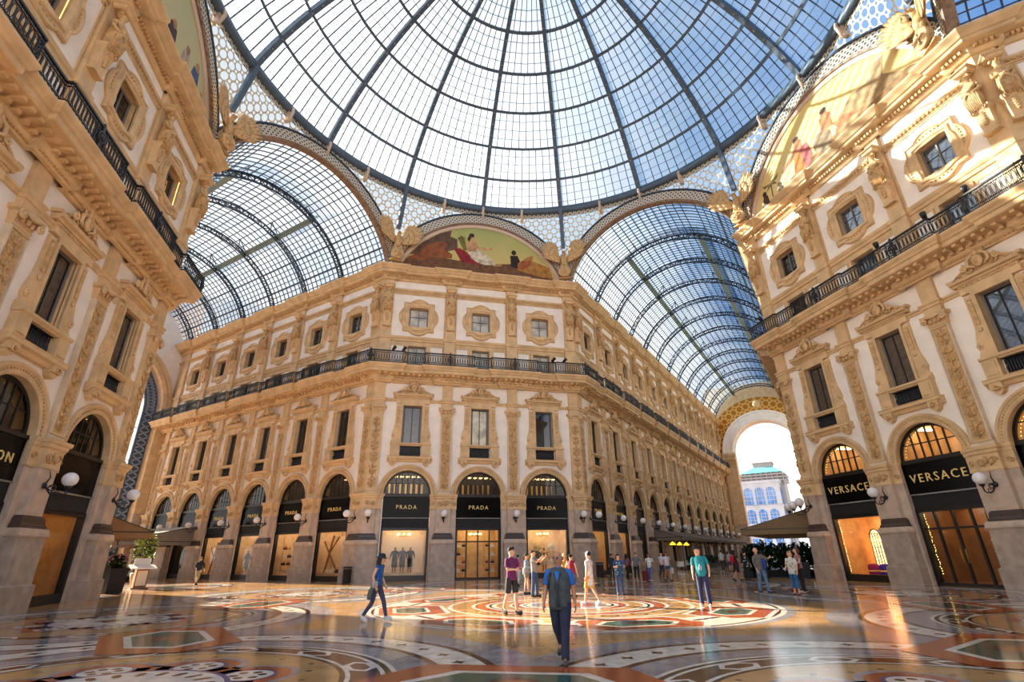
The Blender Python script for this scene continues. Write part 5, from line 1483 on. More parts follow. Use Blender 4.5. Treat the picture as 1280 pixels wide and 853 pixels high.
def body_mesh(J, skin, hy, cover=False):
    V, E, Rd = [], [], []
    def v(p, r): V.append(tuple(p)); Rd.append(r); return len(V) - 1
    def e(a, b): E.append((a, b))
    pel = v(J['pel'], .085); wa = v(J['waist'], .08); ch = v(J['chest'], .09); nb = v(J['neck'], .06); jw = v(J['jaw'], .08); sk = v(J['skull'], .108); tp = v(J['top'], .085)
    for a, b in ((pel, wa), (wa, ch), (ch, nb), (nb, jw), (jw, sk), (sk, tp)): e(a, b)
    for s, n in ((1, 'L'), (-1, 'R')):
        sh = v(J['sh' + n] - vec(s * .025, 0, .015), .046); el = v(J['elb' + n], .042); wr = v(J['wri' + n], .028); e(ch, sh); e(sh, el)
        fm = v(J['elb' + n].lerp(J['wri' + n], .35), .041); e(el, fm); e(fm, wr)
        d = J['hd' + n]; sid = d.cross(vec(s, 0, 0)); sid = sid.normalized() if sid.length > .1 else vec(0, -1, 0)
        nrm = d.cross(sid).normalized()
        if nrm.dot(vec(-s, 0, 0)) < 0: nrm = -nrm
        pm = v(J['wri' + n] + d * .055, .034); e(wr, pm)
        for q, ln in ((-1.5, .060), (-.5, .072), (.5, .078), (1.5, .068)):
            k0 = J['wri' + n] + d * .09 + sid * (q * .019)
            a = v(k0, .0105); b = v(k0 + d * ln * .5 + nrm * .010, .0098); c = v(k0 + d * ln * .85 + nrm * .034, .008); e(pm, a); e(a, b); e(b, c)
        t0 = v(J['wri' + n] + d * .05 + sid * .045 + nrm * .008, .0115); t1 = v(J['wri' + n] + d * .085 + sid * .062 + nrm * .02, .0105); e(pm, t0); e(t0, t1)
        lk = .74 if cover else 1.0; h = v(J['hip' + n], .07 * lk); kn = v(J['knee' + n], .058 * lk); cf = v(J['knee' + n].lerp(J['ank' + n], .3) + vec(0, .012, 0), .058 * lk); an = v(J['ank' + n], .038 * lk); e(pel, h); e(h, kn); e(kn, cf); e(cf, an)
        to = v(J['toe' + n], .032); e(an, to)
    me = skin_bake('person', V, E, Rd, skin, 0, 1)
    # flatten the trunk a little and give the head its face
    mb = MB(); vs = [x.co.copy() for x in me.vertices]
    zt = J['neck'].z
    out = []
    for c in vs:
        out.append(tuple(c))
    mb.add(out, [tuple(p.vertices) for p in me.polygons], skin, True); bpy.data.meshes.remove(me)
    Rm = J['R'] @ Matrix.Rotation(RAD(hy), 3, 'Z'); hc = J['skull']
    def H(x, y, z): return tuple(hc + Rm @ vec(x, y, z))
    mb.ell(H(0, -.008, -.012), (.080, .100, .118), skin, 14, 10, Rm)
    mb.tube([H(0, -.10, .0), H(0, -.122, -.03), H(0, -.112, -.045)], [.010, .017, .012], skin, 6)
    for s in (-1, 1):
        mb.ell(H(s * .077, .012, -.015), (.012, .02, .032), skin, 6, 5, Rm)
        mb.ell(H(s * .030, -.094, .0), (.013, .008, .007), M['eye'], 6, 4, Rm)
        mb.tube([H(s * .048, -.086, .022), H(s * .03, -.098, .026), H(s * .014, -.1, .022)], .005, M['eye'], 4)
    mb.tube([H(-.024, -.092, -.066), H(0, -.1, -.064), H(.024, -.092, -.066)], [.004, .009, .004], M['lip'], 5)
    return mb.mesh('person', False), Rm, hc

def smooth(pts, rs, k=4):
    P = [Vector(p) for p in pts]; o = []; r = []
    for i in range(len(P) - 1):
        a, b, c, d = P[max(i - 1, 0)], P[i], P[i + 1], P[min(i + 2, len(P) - 1)]
        for j in range(k):
            t = j / k; o.append(.5 * ((2 * b) + (c - a) * t + (2 * a - 5 * b + 4 * c - d) * t * t + (3 * b - a - 3 * c + d) * t ** 3)); r.append(rs[i] + (rs[i + 1] - rs[i]) * t)
    o.append(P[-1]); r.append(rs[-1]); return o, r

def limb(mb, pts, rs, m, n=10): o, r = smooth(pts, rs); mb.tube(o, r, m, n, True, True)

def trunk(mb, J, lv, m, n=16, hy=0):
    """oval rings up the trunk: (t from pelvis .. neck in metres, half width, half depth, shift back)"""
    rings = []
    for t, rx, ry, dy in lv:
        c = J['pel'] + J['R'] @ vec(0, dy, t)
        rings.append([tuple(c + J['R'] @ vec(rx * cos(2 * pi * i / n), ry * sin(2 * pi * i / n), 0)) for i in range(n)])
    mb.loft(rings, m, True)

def sleeves(mb, J, m, frac, r0=.06, r1=.062):
    for s, n in ((1, 'L'), (-1, 'R')):
        sh = J['sh' + n] - vec(s * .05, 0, .025); el = J['elb' + n]; wr = J['wri' + n]
        if frac <= 1: limb(mb, [sh, J['sh' + n].lerp(el, .12) - vec(s * .008, 0, 0), J['sh' + n].lerp(el, .5 * frac), J['sh' + n].lerp(el, frac)], [r0 * .8, r0, r0, r1], m)
        else: limb(mb, [sh, J['sh' + n].lerp(el, .4), el, el.lerp(wr, frac - 1)], [r0, r0 * .95, r1 * .92, r1 * .72], m)

def make_person(label, x, y, H, face, pose, wear, extras=None):
    J = skeleton(pose); skin = SKIN[wear.get('skin', 0)]
    me, Rm, hc = body_mesh(J, skin, pose.get('head', 0), wear.get('legs', ('',))[0] in ('trousers', 'slim', 'cropped'))
    ang = atan2(-20.14 - y, -6.57 - x); th = ang + pi / 2 + RAD(face); s = H / (J['top'].z + .085)
    o = put('person', me, None, TR(x, y, .012) @ Matrix.Rotation(th, 4, 'Z') @ Matrix.Scale(s, 4)); tag(o, label, 'person', 'people walking about in the arcade')
    f = wear.get('build', 1.0)
    # shirt
    if 'shirt' in wear:
        c, sl, low = wear['shirt'][:3]; m = cloth(c); mb = MB()
        lv = [(low, .172 * f, .125 * f, 0), (low + .06, .174 * f, .128 * f, 0), (.12, .166 * f, .124 * f, 0), (.25, .170 * f, .122 * f, 0), (.36, .182 * f, .120 * f, .005), (.43, .176 * f, .102, .01), (.475, .14, .085, .01), (.505, .09, .074, .012), (.535, .066, .066, .012)]
        trunk(mb, J, lv, m)
        if sl > 0: sleeves(mb, J, m, sl)
        else:
            for q in ('L', 'R'): mb.ell(tuple(J['sh' + q] - vec(.03 if q == 'L' else -.03, 0, .01)), (.055, .06, .06), m, 8, 6)
        if len(wear['shirt']) > 3:
            rnd = random.Random(len(label)); c2 = cloth(wear['shirt'][3])
            for q in range(26):
                a = rnd.uniform(0, 2 * pi); t = rnd.uniform(low + .05, .42); p = J['pel'] + J['R'] @ vec(.158 * f * cos(a), .110 * f * sin(a), t); mb.ell(tuple(p), (.03, .026, .034), c2, 7, 5)
        put('shirt', mb.mesh('shirt'), o)
    if 'vest' in wear:
        m = cloth(wear['vest']); mb = MB()
        trunk(mb, J, [(-.14, .178 * f, .135 * f, 0), (-.06, .180 * f, .138 * f, 0), (.12, .178 * f, .136 * f, 0), (.25, .187 * f, .134 * f, 0), (.36, .192 * f, .130 * f, .005), (.43, .184 * f, .112, .012), (.485, .145, .094, .014), (.52, .092, .08, .014)], m)
        for q in (-1, 1):       # pockets, front opening and collar flaps
            for z0, h in ((-.09, .13), (.17, .10)):
                c0 = J['pel'] + J['R'] @ vec(q * .082 * f, -.122 * f, z0); rr = J['R'] @ Matrix.Rotation(q * .42, 3, 'Z')
                bx = [tuple(c0 + rr @ vec(x_, y_, z_)) for z_ in (0, h) for x_, y_ in ((-.052, .02), (.052, .02), (.052, -.012), (-.052, -.012))]
                mb.add(bx, [(0, 1, 2, 3), (4, 5, 6, 7), (0, 1, 5, 4), (1, 2, 6, 5), (2, 3, 7, 6), (3, 0, 4, 7)], m)
            mb.tube([tuple(J['pel'] + J['R'] @ vec(q * .012, -.145 * f, t)) for t in (-.1, .1, .25)] + [tuple(J['pel'] + J['R'] @ vec(q * .07, -.11, .44))], .008, cloth((60, 60, 62)), 5)
        put('vest', mb.mesh('vest'), o)
        mb = MB(); c = cloth(wear['shirt'][0])
        mb.add([tuple(J['pel'] + J['R'] @ vec(*p)) for p in ((-.05, -.112, .47), (.05, -.112, .47), (.01, -.142 * f, .33), (-.01, -.142 * f, .33))], [(0, 1, 2, 3)], c)
        put('shirt_front', mb.mesh('shirt_front'), o)
    if 'legs' in wear:
        kind, c = wear['legs'][:2]; m = cloth(c); mb = MB()
        trunk(mb, J, [(-.10, .158 * f, .118 * f, 0), (.0, .160 * f, .118 * f, 0), (.06, .148 * f, .108 * f, 0), (.10, .140 * f, .10 * f, 0)], m)
        for q in ('L', 'R'):
            h, k, a = J['hip' + q] + vec(0, 0, .03), J['knee' + q], J['ank' + q]
            if kind == 'shorts': limb(mb, [h, h.lerp(k, .5), h.lerp(k, .92)], [.098 * f, .095 * f, .092], m)
            elif kind == 'short shorts': limb(mb, [h, h.lerp(k, .25), h.lerp(k, .5)], [.098 * f, .098 * f, .098], m)
            elif kind == 'slim': limb(mb, [h, h.lerp(k, .5), k, k.lerp(a, .5), a], [.094 * f, .080, .062, .058, .045], m)
            elif kind == 'cropped': limb(mb, [h, h.lerp(k, .5), k, k.lerp(a, .6)], [.096 * f, .086, .072, .068], m)
            else: limb(mb, [h, h.lerp(k, .5), k, k.lerp(a, .5), a - vec(0, 0, .02)], [.098 * f, .090 * f, .076, .070, .066], m)
        put({'shorts': 'shorts', 'short shorts': 'shorts', 'slim': 'leggings'}.get(kind, 'trousers'), mb.mesh('trousers'), o)
    if 'skirt' in wear:
        c, z1, fl = wear['skirt']; mb = MB(); trunk(mb, J, [(z1, .17 * fl, .15 * fl, 0), (z1 * .5, .175 * (1 + fl) / 2, .145 * (1 + fl) / 2, 0), (0, .17, .13, 0), (.12, .155, .115, 0)], cloth(c)); put('skirt', mb.mesh('skirt'), o)
    # shoes
    c = wear.get('shoes', (50, 44, 42))
    for q in ('L', 'R'):
        mb = MB(); a, t, hl = J['ank' + q], J['toe' + q], J['heel' + q]
        limb(mb, [a + vec(0, .01, -.0), hl.lerp(t, .15) + vec(0, 0, .005), hl.lerp(t, .6) + vec(0, 0, .008), t], [.046, .047, .044, .034], cloth(c, .9), 10)
        mb.tube([hl - vec(0, 0, .028), hl.lerp(t, .5) - vec(0, 0, .028), t - vec(0, 0, .024)], [.034, .04, .032], cloth(wear.get('sole', (40, 36, 34)), .9), 8)
        put('shoe', mb.mesh('shoe'), o)
    # hair
    hc_, style = wear.get('hair', ('brown', 'short')); m = cloth(HAIRC[hc_], .7); mb = MB()
    def Hd(x, y, z): return tuple(hc + Rm @ vec(x, y, z))
    if style == 'bald':
        for a in range(9):
            t = RAD(-15 + 210 * a / 8); mb.ell(Hd(.073 * cos(t), .012 + .085 * sin(t), -.005), (.022, .024, .035), m, 6, 5)
    elif style != 'none':
        mb.ell(Hd(0, .022, .040), (.088, .102, .090), m, 12, 8, Rm)
        for a in range(8):
            t = RAD(-50 + 100 * a / 7); mb.ell(Hd(.062 * sin(t), -.05 - .012 * cos(t), .076 - .012 * abs(sin(t))), (.028, .034, .026), m, 6, 4, Rm)
        if style == 'quiff': mb.ell(Hd(0, -.045, .115), (.06, .05, .035), m, 8, 5, Rm); mb.ell(Hd(0, .02, .115), (.06, .07, .03), m, 8, 5, Rm)
        if style in ('long', 'bob'):
            z1 = -.26 if style == 'long' else -.11
            for a in range(9):
                t = RAD(-8 + 196 * a / 8); mb.tube([Hd(.07 * cos(t), .02 + .075 * sin(t), .06), Hd(.088 * cos(t), .02 + .09 * sin(t), -.05), Hd(.082 * cos(t), .03 + .085 * sin(t), z1)], [.03, .034, .02], m, 6)
        if style == 'ponytail': mb.tube([Hd(0, .11, .04), Hd(0, .15, -.02), Hd(0, .13, -.16)], [.03, .032, .012], m, 7)
        if style == 'bun': mb.ell(Hd(0, .1, .07), (.05, .05, .05), m, 8, 6)
    if mb.v: put('hair', mb.mesh('hair'), o)
    if 'hat' in wear:
        m = cloth(wear['hat']); mb = MB(); n = 20
        rings = []
        for r, z in ((.175, .035), (.17, .028), (.105, .062), (.1, .11), (.085, .145), (.04, .155), (.003, .156)):
            rings.append([Hd(r * cos(2 * pi * i / n), .015 + r * 1.08 * sin(2 * pi * i / n), z) for i in range(n)])
        mb.loft(rings, m, True); put('hat', mb.mesh('hat'), o)
    if 'cap' in wear:
        m = cloth(wear['cap']); mb = MB(); mb.ell(Hd(0, .01, .055), (.09, .105, .075), m, 12, 7, Rm); mb.ell(Hd(0, -.12, .06), (.07, .07, .012), m, 10, 5, Rm); put('cap', mb.mesh('cap'), o)
    if 'glasses' in wear:
        mb = MB()
        for q in (-1, 1): mb.tube([Hd(q * .03 + .022 * cos(t * pi / 4), -.106, .0 + .018 * sin(t * pi / 4)) for t in range(9)], .004, M['iron'], 4); mb.tube([Hd(q * .052, -.1, .004), Hd(q * .08, .0, .0)], .003, M['iron'], 4)
        put('glasses', mb.mesh('glasses'), o)
    return o, J, Rm, hc

def carried(o, name, mb, label, cat, group=None):
    """a thing worn or held: built in the person's own frame, standing on its own in the scene"""
    t = mb.build(name, None, o.matrix_basis.copy()); tag(t, label, cat, group); return t

def bag_mesh(c, w, h, d, col, strap=None):
    mb = MB(); c = Vector(c); m = cloth(col); n = 12
    rings = []
    for t in (0, .06, .5, .94, 1):
        k = .8 if t in (0, 1) else 1.0
        rings.append([tuple(c + vec(w * k * (abs(cos(a)) ** .6) * (1 if cos(a) > 0 else -1), d * k * (abs(sin(a)) ** .6) * (1 if sin(a) > 0 else -1), -h / 2 + h * t)) for a in [2 * pi * i / n for i in range(n)]])
    mb.loft(rings, m, True)
    if strap: mb.tube(strap, .012, cloth([max(0, v - 40) for v in col]), 6)
    return mb
WALK = dict(legL=(22, 6), legR=(-14, 22), armL=(-14, 8, 14), armR=(18, 8, 20))
STAND = dict(legL=(3, 4, .02), legR=(-2, 2, .02), armL=(4, 9, 14), armR=(6, 9, 16))
def far(x, y, k): return (-6.57 + (x + 6.57) * k, -20.14 + (y + 20.14) * k)

# --- the man walking towards the camera
p, J, Rm, hc = make_person('bald man in grey vest and blue shirt walking toward the camera', -3.66, -11.05, 1.68, -12, dict(legL=(16, 2), legR=(-16, 38), armL=(-6, 11, 12), armR=(4, 12, 14), head=-14, lean=3), dict(skin=1, build=1.12, shirt=((40, 100, 176), .85, -.04), vest=(70, 74, 74), legs=('trousers', (34, 38, 60)), shoes=(84, 72, 62), hair=('grey', 'bald'), glasses=1))
mb = MB(); mb.tube([J['pel'] + vec(-.15, .14, -.02), J['pel'] + vec(-.16, .12, .2), J['pel'] + vec(-.135, .02, .5), J['pel'] + vec(-.125, -.11, .42), J['pel'] + vec(-.17, -.12, .22), J['pel'] + vec(-.19, .05, .1)], .016, cloth((22, 22, 26)), 6)
rings = [[tuple(J['pel'] + vec(w * cos(a), .19 + d * sin(a), z)) for a in [2 * pi * i / 12 for i in range(12)]] for z, w, d in ((-.06, .09, .04), (-.03, .13, .06), (.2, .14, .07), (.36, .12, .06), (.4, .08, .03))]
mb.loft(rings, cloth((30, 30, 36)), True); carried(p, 'backpack', mb, 'dark backpack on the bald man in the grey vest', 'backpack')
# --- the young man in purple
p, J, Rm, hc = make_person('young man in purple polo shirt and dark shorts holding his hands together', -2.83, -3.78, 1.84, 42, dict(legL=(10, 4), legR=(-10, 14), armL=(12, 6, 78, .42), armR=(12, 6, 78, .42), head=22), dict(skin=0, shirt=((112, 34, 86), .8, -.1), legs=('shorts', (44, 42, 40)), shoes=(58, 46, 42), hair=('brown', 'quiff')))
mb = MB(); mb.box(-.04, .04, J['wriL'].y - .13, J['wriL'].y - .05, J['wriL'].z + .0, J['wriL'].z + .02, M['black']); carried(p, 'phone', mb, 'dark phone in the hands of the young man in purple', 'phone')
# --- woman with hat
p, J, Rm, hc = make_person('woman in blue top, leggings and dark sun hat striding to one side', -6.74, -4.32, 1.68, 62, dict(legL=(26, 10), legR=(-10, 26), armL=(-4, 10, 40), armR=(-10, 8, 40, .1), lean=7, head=12), dict(skin=0, build=.9, shirt=((18, 84, 146), 0, -.04), legs=('slim', (70, 66, 88)), shoes=(206, 200, 192), sole=(220, 216, 210), hair=('brown', 'long'), hat=(28, 52, 58)))
bg = bag_mesh(J['pel'] + vec(-.19, -.03, .0), .12, .17, .05, (196, 176, 160), [J['pel'] + vec(-.17, -.03, .06), J['pel'] + vec(-.05, -.13, .3), J['shL'] + vec(-.05, -.02, .07), J['pel'] + vec(.0, .13, .3), J['pel'] + vec(-.17, .03, .06)])
carried(p, 'shoulder_bag', bg, 'pale shoulder bag at the hip of the woman in the sun hat', 'bag')
mb = MB(); limb(mb, [J['wriR'] + vec(0, .05, 0), J['wriR'] + vec(-.02, .12, -.16), J['wriR'] + vec(-.02, .16, -.36)], [.05, .075, .06], cloth((88, 96, 86)), 10); carried(p, 'jacket', mb, 'grey green jacket hanging from the arm of the woman in the sun hat', 'jacket')
# --- far walker by the left arcade
x, y = far(-21.47, 30., .82)
make_person('man in dark sweater and pale trousers walking away along the left arcade', x, y, 1.76, 160, dict(legL=(14, 4), legR=(-14, 20), armL=(20, 16, 30), armR=(-10, 24, 20)), dict(shirt=((34, 38, 50), 1.6, -.06), legs=('cropped', (178, 160, 120)), shoes=(60, 50, 44), hair=('blond', 'short')))
# --- the pair photographing
p, J, Rm, hc = make_person('man in grey tee shirt and jeans raising a phone to photograph', -.48, 2.2, 1.80, 68, dict(legL=(6, 4), legR=(-3, 4), armL=(55, 8, 70, .18), armR=(55, 8, 70, .18), lean=-4, head=6), dict(skin=0, shirt=((150, 142, 138), .75, -.08), legs=('trousers', (58, 82, 116)), shoes=(54, 48, 48), hair=('brown', 'short')))
mb = MB(); c = (J['wriL'] + J['wriR']) / 2 + vec(0, -.06, .1); mb.box(c.x - .045, c.x + .045, c.y - .01, c.y + .01, c.z - .05, c.z + .1, M['black']); carried(p, 'phone', mb, 'phone held up by the man in the grey tee shirt', 'phone')
p, J, Rm, hc = make_person('woman in pale blue jacket and shorts beside the man photographing', -.32, 4.1, 1.66, 75, dict(legL=(5, 3), legR=(-4, 5), armL=(10, 8, 50), armR=(20, 8, 60)), dict(shirt=((150, 166, 180), 1.5, -.1), legs=('short shorts', (150, 140, 124)), shoes=(70, 70, 74), hair=('brown', 'ponytail')))
carried(p, 'tote_bag', bag_mesh(J['pel'] + vec(-.24, .06, .02), .13, .3, .06, (226, 220, 210), [J['pel'] + vec(-.26, .0, .16), J['shR'] + vec(0, 0, .07), J['pel'] + vec(-.26, .1, .16)]), 'white tote bag on the shoulder of the woman in the pale jacket', 'bag')
make_person('person in pink vest and white trousers walking in front of the shop fronts', .78, 10.32, 1.62, 160, dict(WALK), dict(shirt=((206, 112, 134), .5, -.06), legs=('trousers', (222, 214, 206)), hair=('dark', 'short')))
make_person('woman in dark red top with raised hand behind the man in the vest', .94, 1.6, 1.62, 150, dict(STAND, armL=(20, 30, 110)), dict(shirt=((150, 30, 54), 0, -.06), legs=('shorts', (84, 98, 130)), hair=('dark', 'bun')))
make_person('person with yellow top and straw hat behind the man in the vest', 1.12, 2.95, 1.62, 20, dict(STAND, armR=(60, 20, 60)), dict(shirt=((216, 156, 60), .6, -.06), legs=('trousers', (92, 84, 80)), hair=('blond', 'bob'), hat=(212, 180, 120)))
make_person('woman in long white tunic and yellow shorts looking away', .37, -1.91, 1.70, -118, dict(legL=(14, 4), legR=(-10, 22), armL=(-3, 8, 12), armR=(4, 8, 14), head=-20), dict(skin=0, shirt=((228, 216, 206), .5, -.36), legs=('shorts', (222, 160, 50)), shoes=(226, 220, 214), sole=(230, 226, 220), hair=('dark', 'short'), cap=(214, 190, 166)))
p, J, Rm, hc = make_person('woman in patterned blue blouse and jeans reading a guide', 3.14, 1.83, 1.60, 14, dict(STAND, armL=(25, 14, 78, .35), armR=(25, 14, 78, .3), head=8, lean=3), dict(skin=0, build=1.15, shirt=((38, 84, 120), .8, -.14, (196, 206, 190)), legs=('slim', (56, 84, 126)), shoes=(52, 70, 110), hair=('brown', 'bob')))
mb = MB(); c = (J['wriL'] + J['wriR']) / 2 + vec(0, -.08, .05); mb.box(c.x - .13, c.x, c.y - .08, c.y + .08, c.z, c.z + .012, cloth((226, 222, 216))); mb.box(c.x, c.x + .13, c.y - .08, c.y + .08, c.z, c.z + .012, cloth((210, 204, 196))); carried(p, 'guide_book', mb, 'open guide in the hands of the woman in the patterned blouse', 'book')
make_person('woman in plaid shirt and black trousers behind the reading woman', 9.72, 15.3, 1.60, 150, dict(WALK), dict(shirt=((120, 84, 100), 1.4, -.12), legs=('trousers', (30, 28, 32)), hair=('dark', 'long')))
make_person('person in dark coat far behind the reading woman', 8.9, 16.0, 1.62, 170, dict(STAND), dict(shirt=((50, 46, 54), 1.6, -.2), legs=('trousers', (36, 34, 40)), hair=('dark', 'short')))
make_person('man in patterned shirt and black trousers carrying a white bag', 9.3, 12.96, 1.66, 5, dict(WALK), dict(build=1.1, shirt=((104, 112, 116), .8, -.1, (180, 176, 160)), legs=('trousers', (32, 30, 32)), hair=('dark', 'short')))
p, J, Rm, hc = make_person('girl in white tee shirt pulling a red suitcase', 9.13, 10.79, 1.60, -8, dict(WALK), dict(skin=1, build=.92, shirt=((226, 222, 216), .7, -.08, (92, 140, 110)), legs=('slim', (104, 112, 168)), shoes=(214, 210, 206), hair=('red', 'long')))
mb = MB(); c = J['wriR'] + vec(-.1, .35, 0); mb.box(c.x - .2, c.x + .2, c.y - .12, c.y + .12, .06, .66, cloth((120, 26, 40))); mb.box(c.x - .16, c.x + .16, c.y - .14, c.y - .12, .12, .6, cloth((96, 22, 34)))
for q in (-.15, .15): mb.tube([(c.x + q, c.y, .66), (c.x + q, c.y, .95)], .012, M['iron'], 5); mb.ell((c.x + q, c.y, .035), (.03, .03, .035), M['iron'], 8, 5)
mb.tube([(c.x - .15, c.y, .95), (c.x + .15, c.y, .95)], .015, M['iron'], 5); carried(p, 'suitcase', mb, 'red suitcase pulled by the girl in the white tee shirt', 'suitcase')
p, J, Rm, hc = make_person('woman in white tee shirt and denim shorts walking by the awning', 10.5, 11.14, 1.68, 18, dict(WALK), dict(skin=1, build=.92, shirt=((214, 206, 210), .6, -.04), legs=('short shorts', (70, 92, 130)), shoes=(40, 44, 56), hair=('dark', 'long')))
carried(p, 'shopping_bag', bag_mesh(J['wriL'] + vec(.03, -.02, -.3), .15, .36, .06, (220, 214, 212), [J['wriL'] + vec(-.04, 0, -.13), J['wriL'] + vec(.02, 0, .0), J['wriL'] + vec(.1, 0, -.13)]), 'white shopping bag beside the woman in denim shorts', 'bag')
make_person('person in white shirt half hidden behind the woman in denim shorts', 12.4, 15.3, 1.66, 30, dict(WALK), dict(shirt=((206, 206, 214), .7, -.06), legs=('trousers', (44, 46, 60)), hair=('dark', 'short')))
# --- teal tee shirt
p, J, Rm, hc = make_person('man in teal tee shirt and dark jeans with one hand in his pocket', 3.58, -3.76, 1.80, -6, dict(legL=(8, 3, .05), legR=(-4, 4, .03), armL=(-8, 14, 44, .12), armR=(4, 12, 12), side=-4, head=-6), dict(skin=0, shirt=((36, 138, 148), .8, -.1), legs=('trousers', (38, 46, 86)), shoes=(206, 196, 186), sole=(222, 216, 208), hair=('dark', 'short')))
mb = MB()
for q in range(5): mb.ell(tuple(J['pel'] + J['R'] @ vec(-.03 + .018 * q, -.125, .13 + .05 * (q % 3))), (.022, .012, .05), cloth((190, 206, 204)), 6, 4)
t = mb.build('shirt_print', p)
# --- crowd at the mouth of the right arcade
x, y = far(28.61, 32.33, .86); make_person('man in white shirt walking away far along the right arcade', x, y, 1.78, 175, dict(WALK), dict(shirt=((214, 216, 222), .9, -.08), legs=('trousers', (64, 62, 76)), hair=('dark', 'short')))
x, y = far(26.06, 27.28, .92); make_person('person in pale shirt beside the man in white along the right arcade', x, y, 1.72, 165, dict(STAND), dict(shirt=((186, 180, 176), 1.4, -.08), legs=('shorts', (70, 80, 120)), hair=('grey', 'short')))
p, J, Rm, hc = make_person('woman in black dress with a red backpack seen from behind', 14.01, 9.24, 1.72, 120, dict(WALK), dict(skin=1, shirt=((64, 24, 34), .5, -.04), skirt=((30, 26, 32), -.46, 1.1), shoes=(48, 34, 34), hair=('dark', 'bob')))
carried(p, 'backpack', bag_mesh(J['pel'] + vec(0, .2, .27), .15, .4, .09, (196, 24, 52), [J['pel'] + vec(-.1, .12, .42), J['pel'] + vec(-.11, -.02, .52), J['pel'] + vec(-.12, -.13, .36), J['pel'] + vec(-.12, .1, .12)]), 'red backpack on the woman in the black dress', 'backpack')
make_person('person in black and white patterned jacket and black leggings', 14.51, 8.96, 1.66, 150, dict(STAND), dict(shirt=((30, 30, 34), 1.5, -.2, (226, 226, 226)), legs=('slim', (26, 26, 30)), hair=('dark', 'short')))
make_person('person in olive jacket partly hidden behind the man in grey', 15.1, 8.2, 1.70, 170, dict(STAND), dict(shirt=((120, 112, 84), 1.6, -.14), legs=('trousers', (38, 40, 48)), hair=('dark', 'bob')))
p, J, Rm, hc = make_person('older man in grey jacket and light jeans turned to one side', 9.19, .69, 1.80, 40, dict(legL=(14, 6), legR=(-6, 8), armL=(38, 16, 70, .1), armR=(2, 8, 14), side=-9, head=6), dict(skin=0, build=1.08, shirt=((116, 104, 98), 1.7, -.1), legs=('trousers', (96, 122, 150)), shoes=(58, 66, 92), hair=('grey', 'bald')))
mb = MB(); limb(mb, [J['pel'] + vec(.07, -.15, .33), J['pel'] + vec(.1, -.17, .12), J['pel'] + vec(.1, -.15, -.08)], [.05, .08, .05], cloth((30, 66, 150)), 10); carried(p, 'folded_jacket', mb, 'blue folded jacket held by the older man in grey', 'jacket')
p, J, Rm, hc = make_person('woman in white printed blouse and blue jeans with fair hair', 9.6, -.73, 1.64, -30, dict(STAND, armR=(0, 9, 60, .2)), dict(build=1.1, shirt=((216, 206, 190), .9, -.16, (132, 120, 84)), legs=('cropped', (44, 96, 146)), shoes=(176, 116, 92), hair=('blond', 'bob')))
p, J, Rm, hc = make_person('tall woman with brown hair and dark trousers behind the printed blouse', 10.4, -.2, 1.78, -70, dict(STAND, armL=(10, 8, 70, .2)), dict(shirt=((170, 120, 108), .4, -.06), legs=('trousers', (30, 24, 30)), shoes=(196, 170, 150), hair=('red', 'bob')))
carried(p, 'shoulder_bag', bag_mesh(J['pel'] + vec(.16, -.1, .06), .12, .24, .05, (92, 54, 86), [J['pel'] + vec(.14, -.1, .18), J['shL'] + vec(-.06, 0, .07), J['pel'] + vec(.14, .1, .18)]), 'plum shoulder bag on the tall woman with brown hair', 'bag')
# --- distant passers-by down the right arcade
rnd = random.Random(11)
FARP = [(30, 2.5, 'white tee shirt', (220, 216, 214)), (33, -1.5, 'navy jacket', (40, 46, 70)), (36, 1.0, 'red top', (150, 44, 44)), (40, 3.2, 'black coat', (34, 32, 36)), (43, -2.5, 'grey sweater', (120, 118, 120)), (47, .5, 'tan coat', (160, 132, 96)), (38, 4.6, 'green shirt', (76, 104, 84)), (51, 2.4, 'pale blue shirt', (150, 170, 196))]
fr45 = side_frame(45)
for k, (t, w, nm, c) in enumerate(FARP):
    q = fr45 @ Vector((w, t - 12, 0))
    make_person('distant passer-by in a %s far down the right arcade' % nm, q.x, q.y, 1.62 + .14 * rnd.random(), rnd.choice((0, 170, 40, -150)), dict(WALK if k % 2 else STAND), dict(skin=k % 3, shirt=(c, 1.5 if k % 2 else .7, -.1), legs=('trousers', [(40, 42, 56), (70, 84, 116), (96, 90, 80)][k % 3]), hair=(['dark', 'brown', 'grey'][k % 3], ['short', 'long', 'bob'][k % 3])))
# ================================================================ awnings, planters, shop displays, the city outside
def canvas(name, c, tl=.35):
    m, nt, N, L = new_mat(name); o = N.new('ShaderNodeOutputMaterial'); d = N.new('ShaderNodeBsdfDiffuse'); t = N.new('ShaderNodeBsdfTranslucent'); s = N.new('ShaderNodeMixShader')
    tc = N.new('ShaderNodeTexCoord'); no = N.new('ShaderNodeTexNoise'); no.inputs['Scale'].default_value = 2; L.new(tc.outputs['Object'], no.inputs['Vector'])
    mx = N.new('ShaderNodeMix'); mx.data_type = 'RGBA'; mx.inputs[6].default_value = lin(c); mx.inputs[7].default_value = lin([v * .88 for v in c]); L.new(no.outputs[0], mx.inputs[0])
    L.new(mx.outputs[2], d.inputs[0]); L.new(mx.outputs[2], t.inputs[0]); s.inputs[0].default_value = tl
    L.new(d.outputs[0], s.inputs[1]); L.new(t.outputs[0], s.inputs[2]); L.new(s.outputs[0], o.inputs[0]); return m
M['canvas_grey'] = canvas('grey_canvas', (150, 138, 128)); M['canvas_tan'] = canvas('tan_canvas', (168, 140, 104)); M['canvas_sunlit'] = canvas('sunlit_canvas', (226, 222, 216)); M['canvas_brown'] = canvas('brown_canvas', (150, 116, 84), .25)
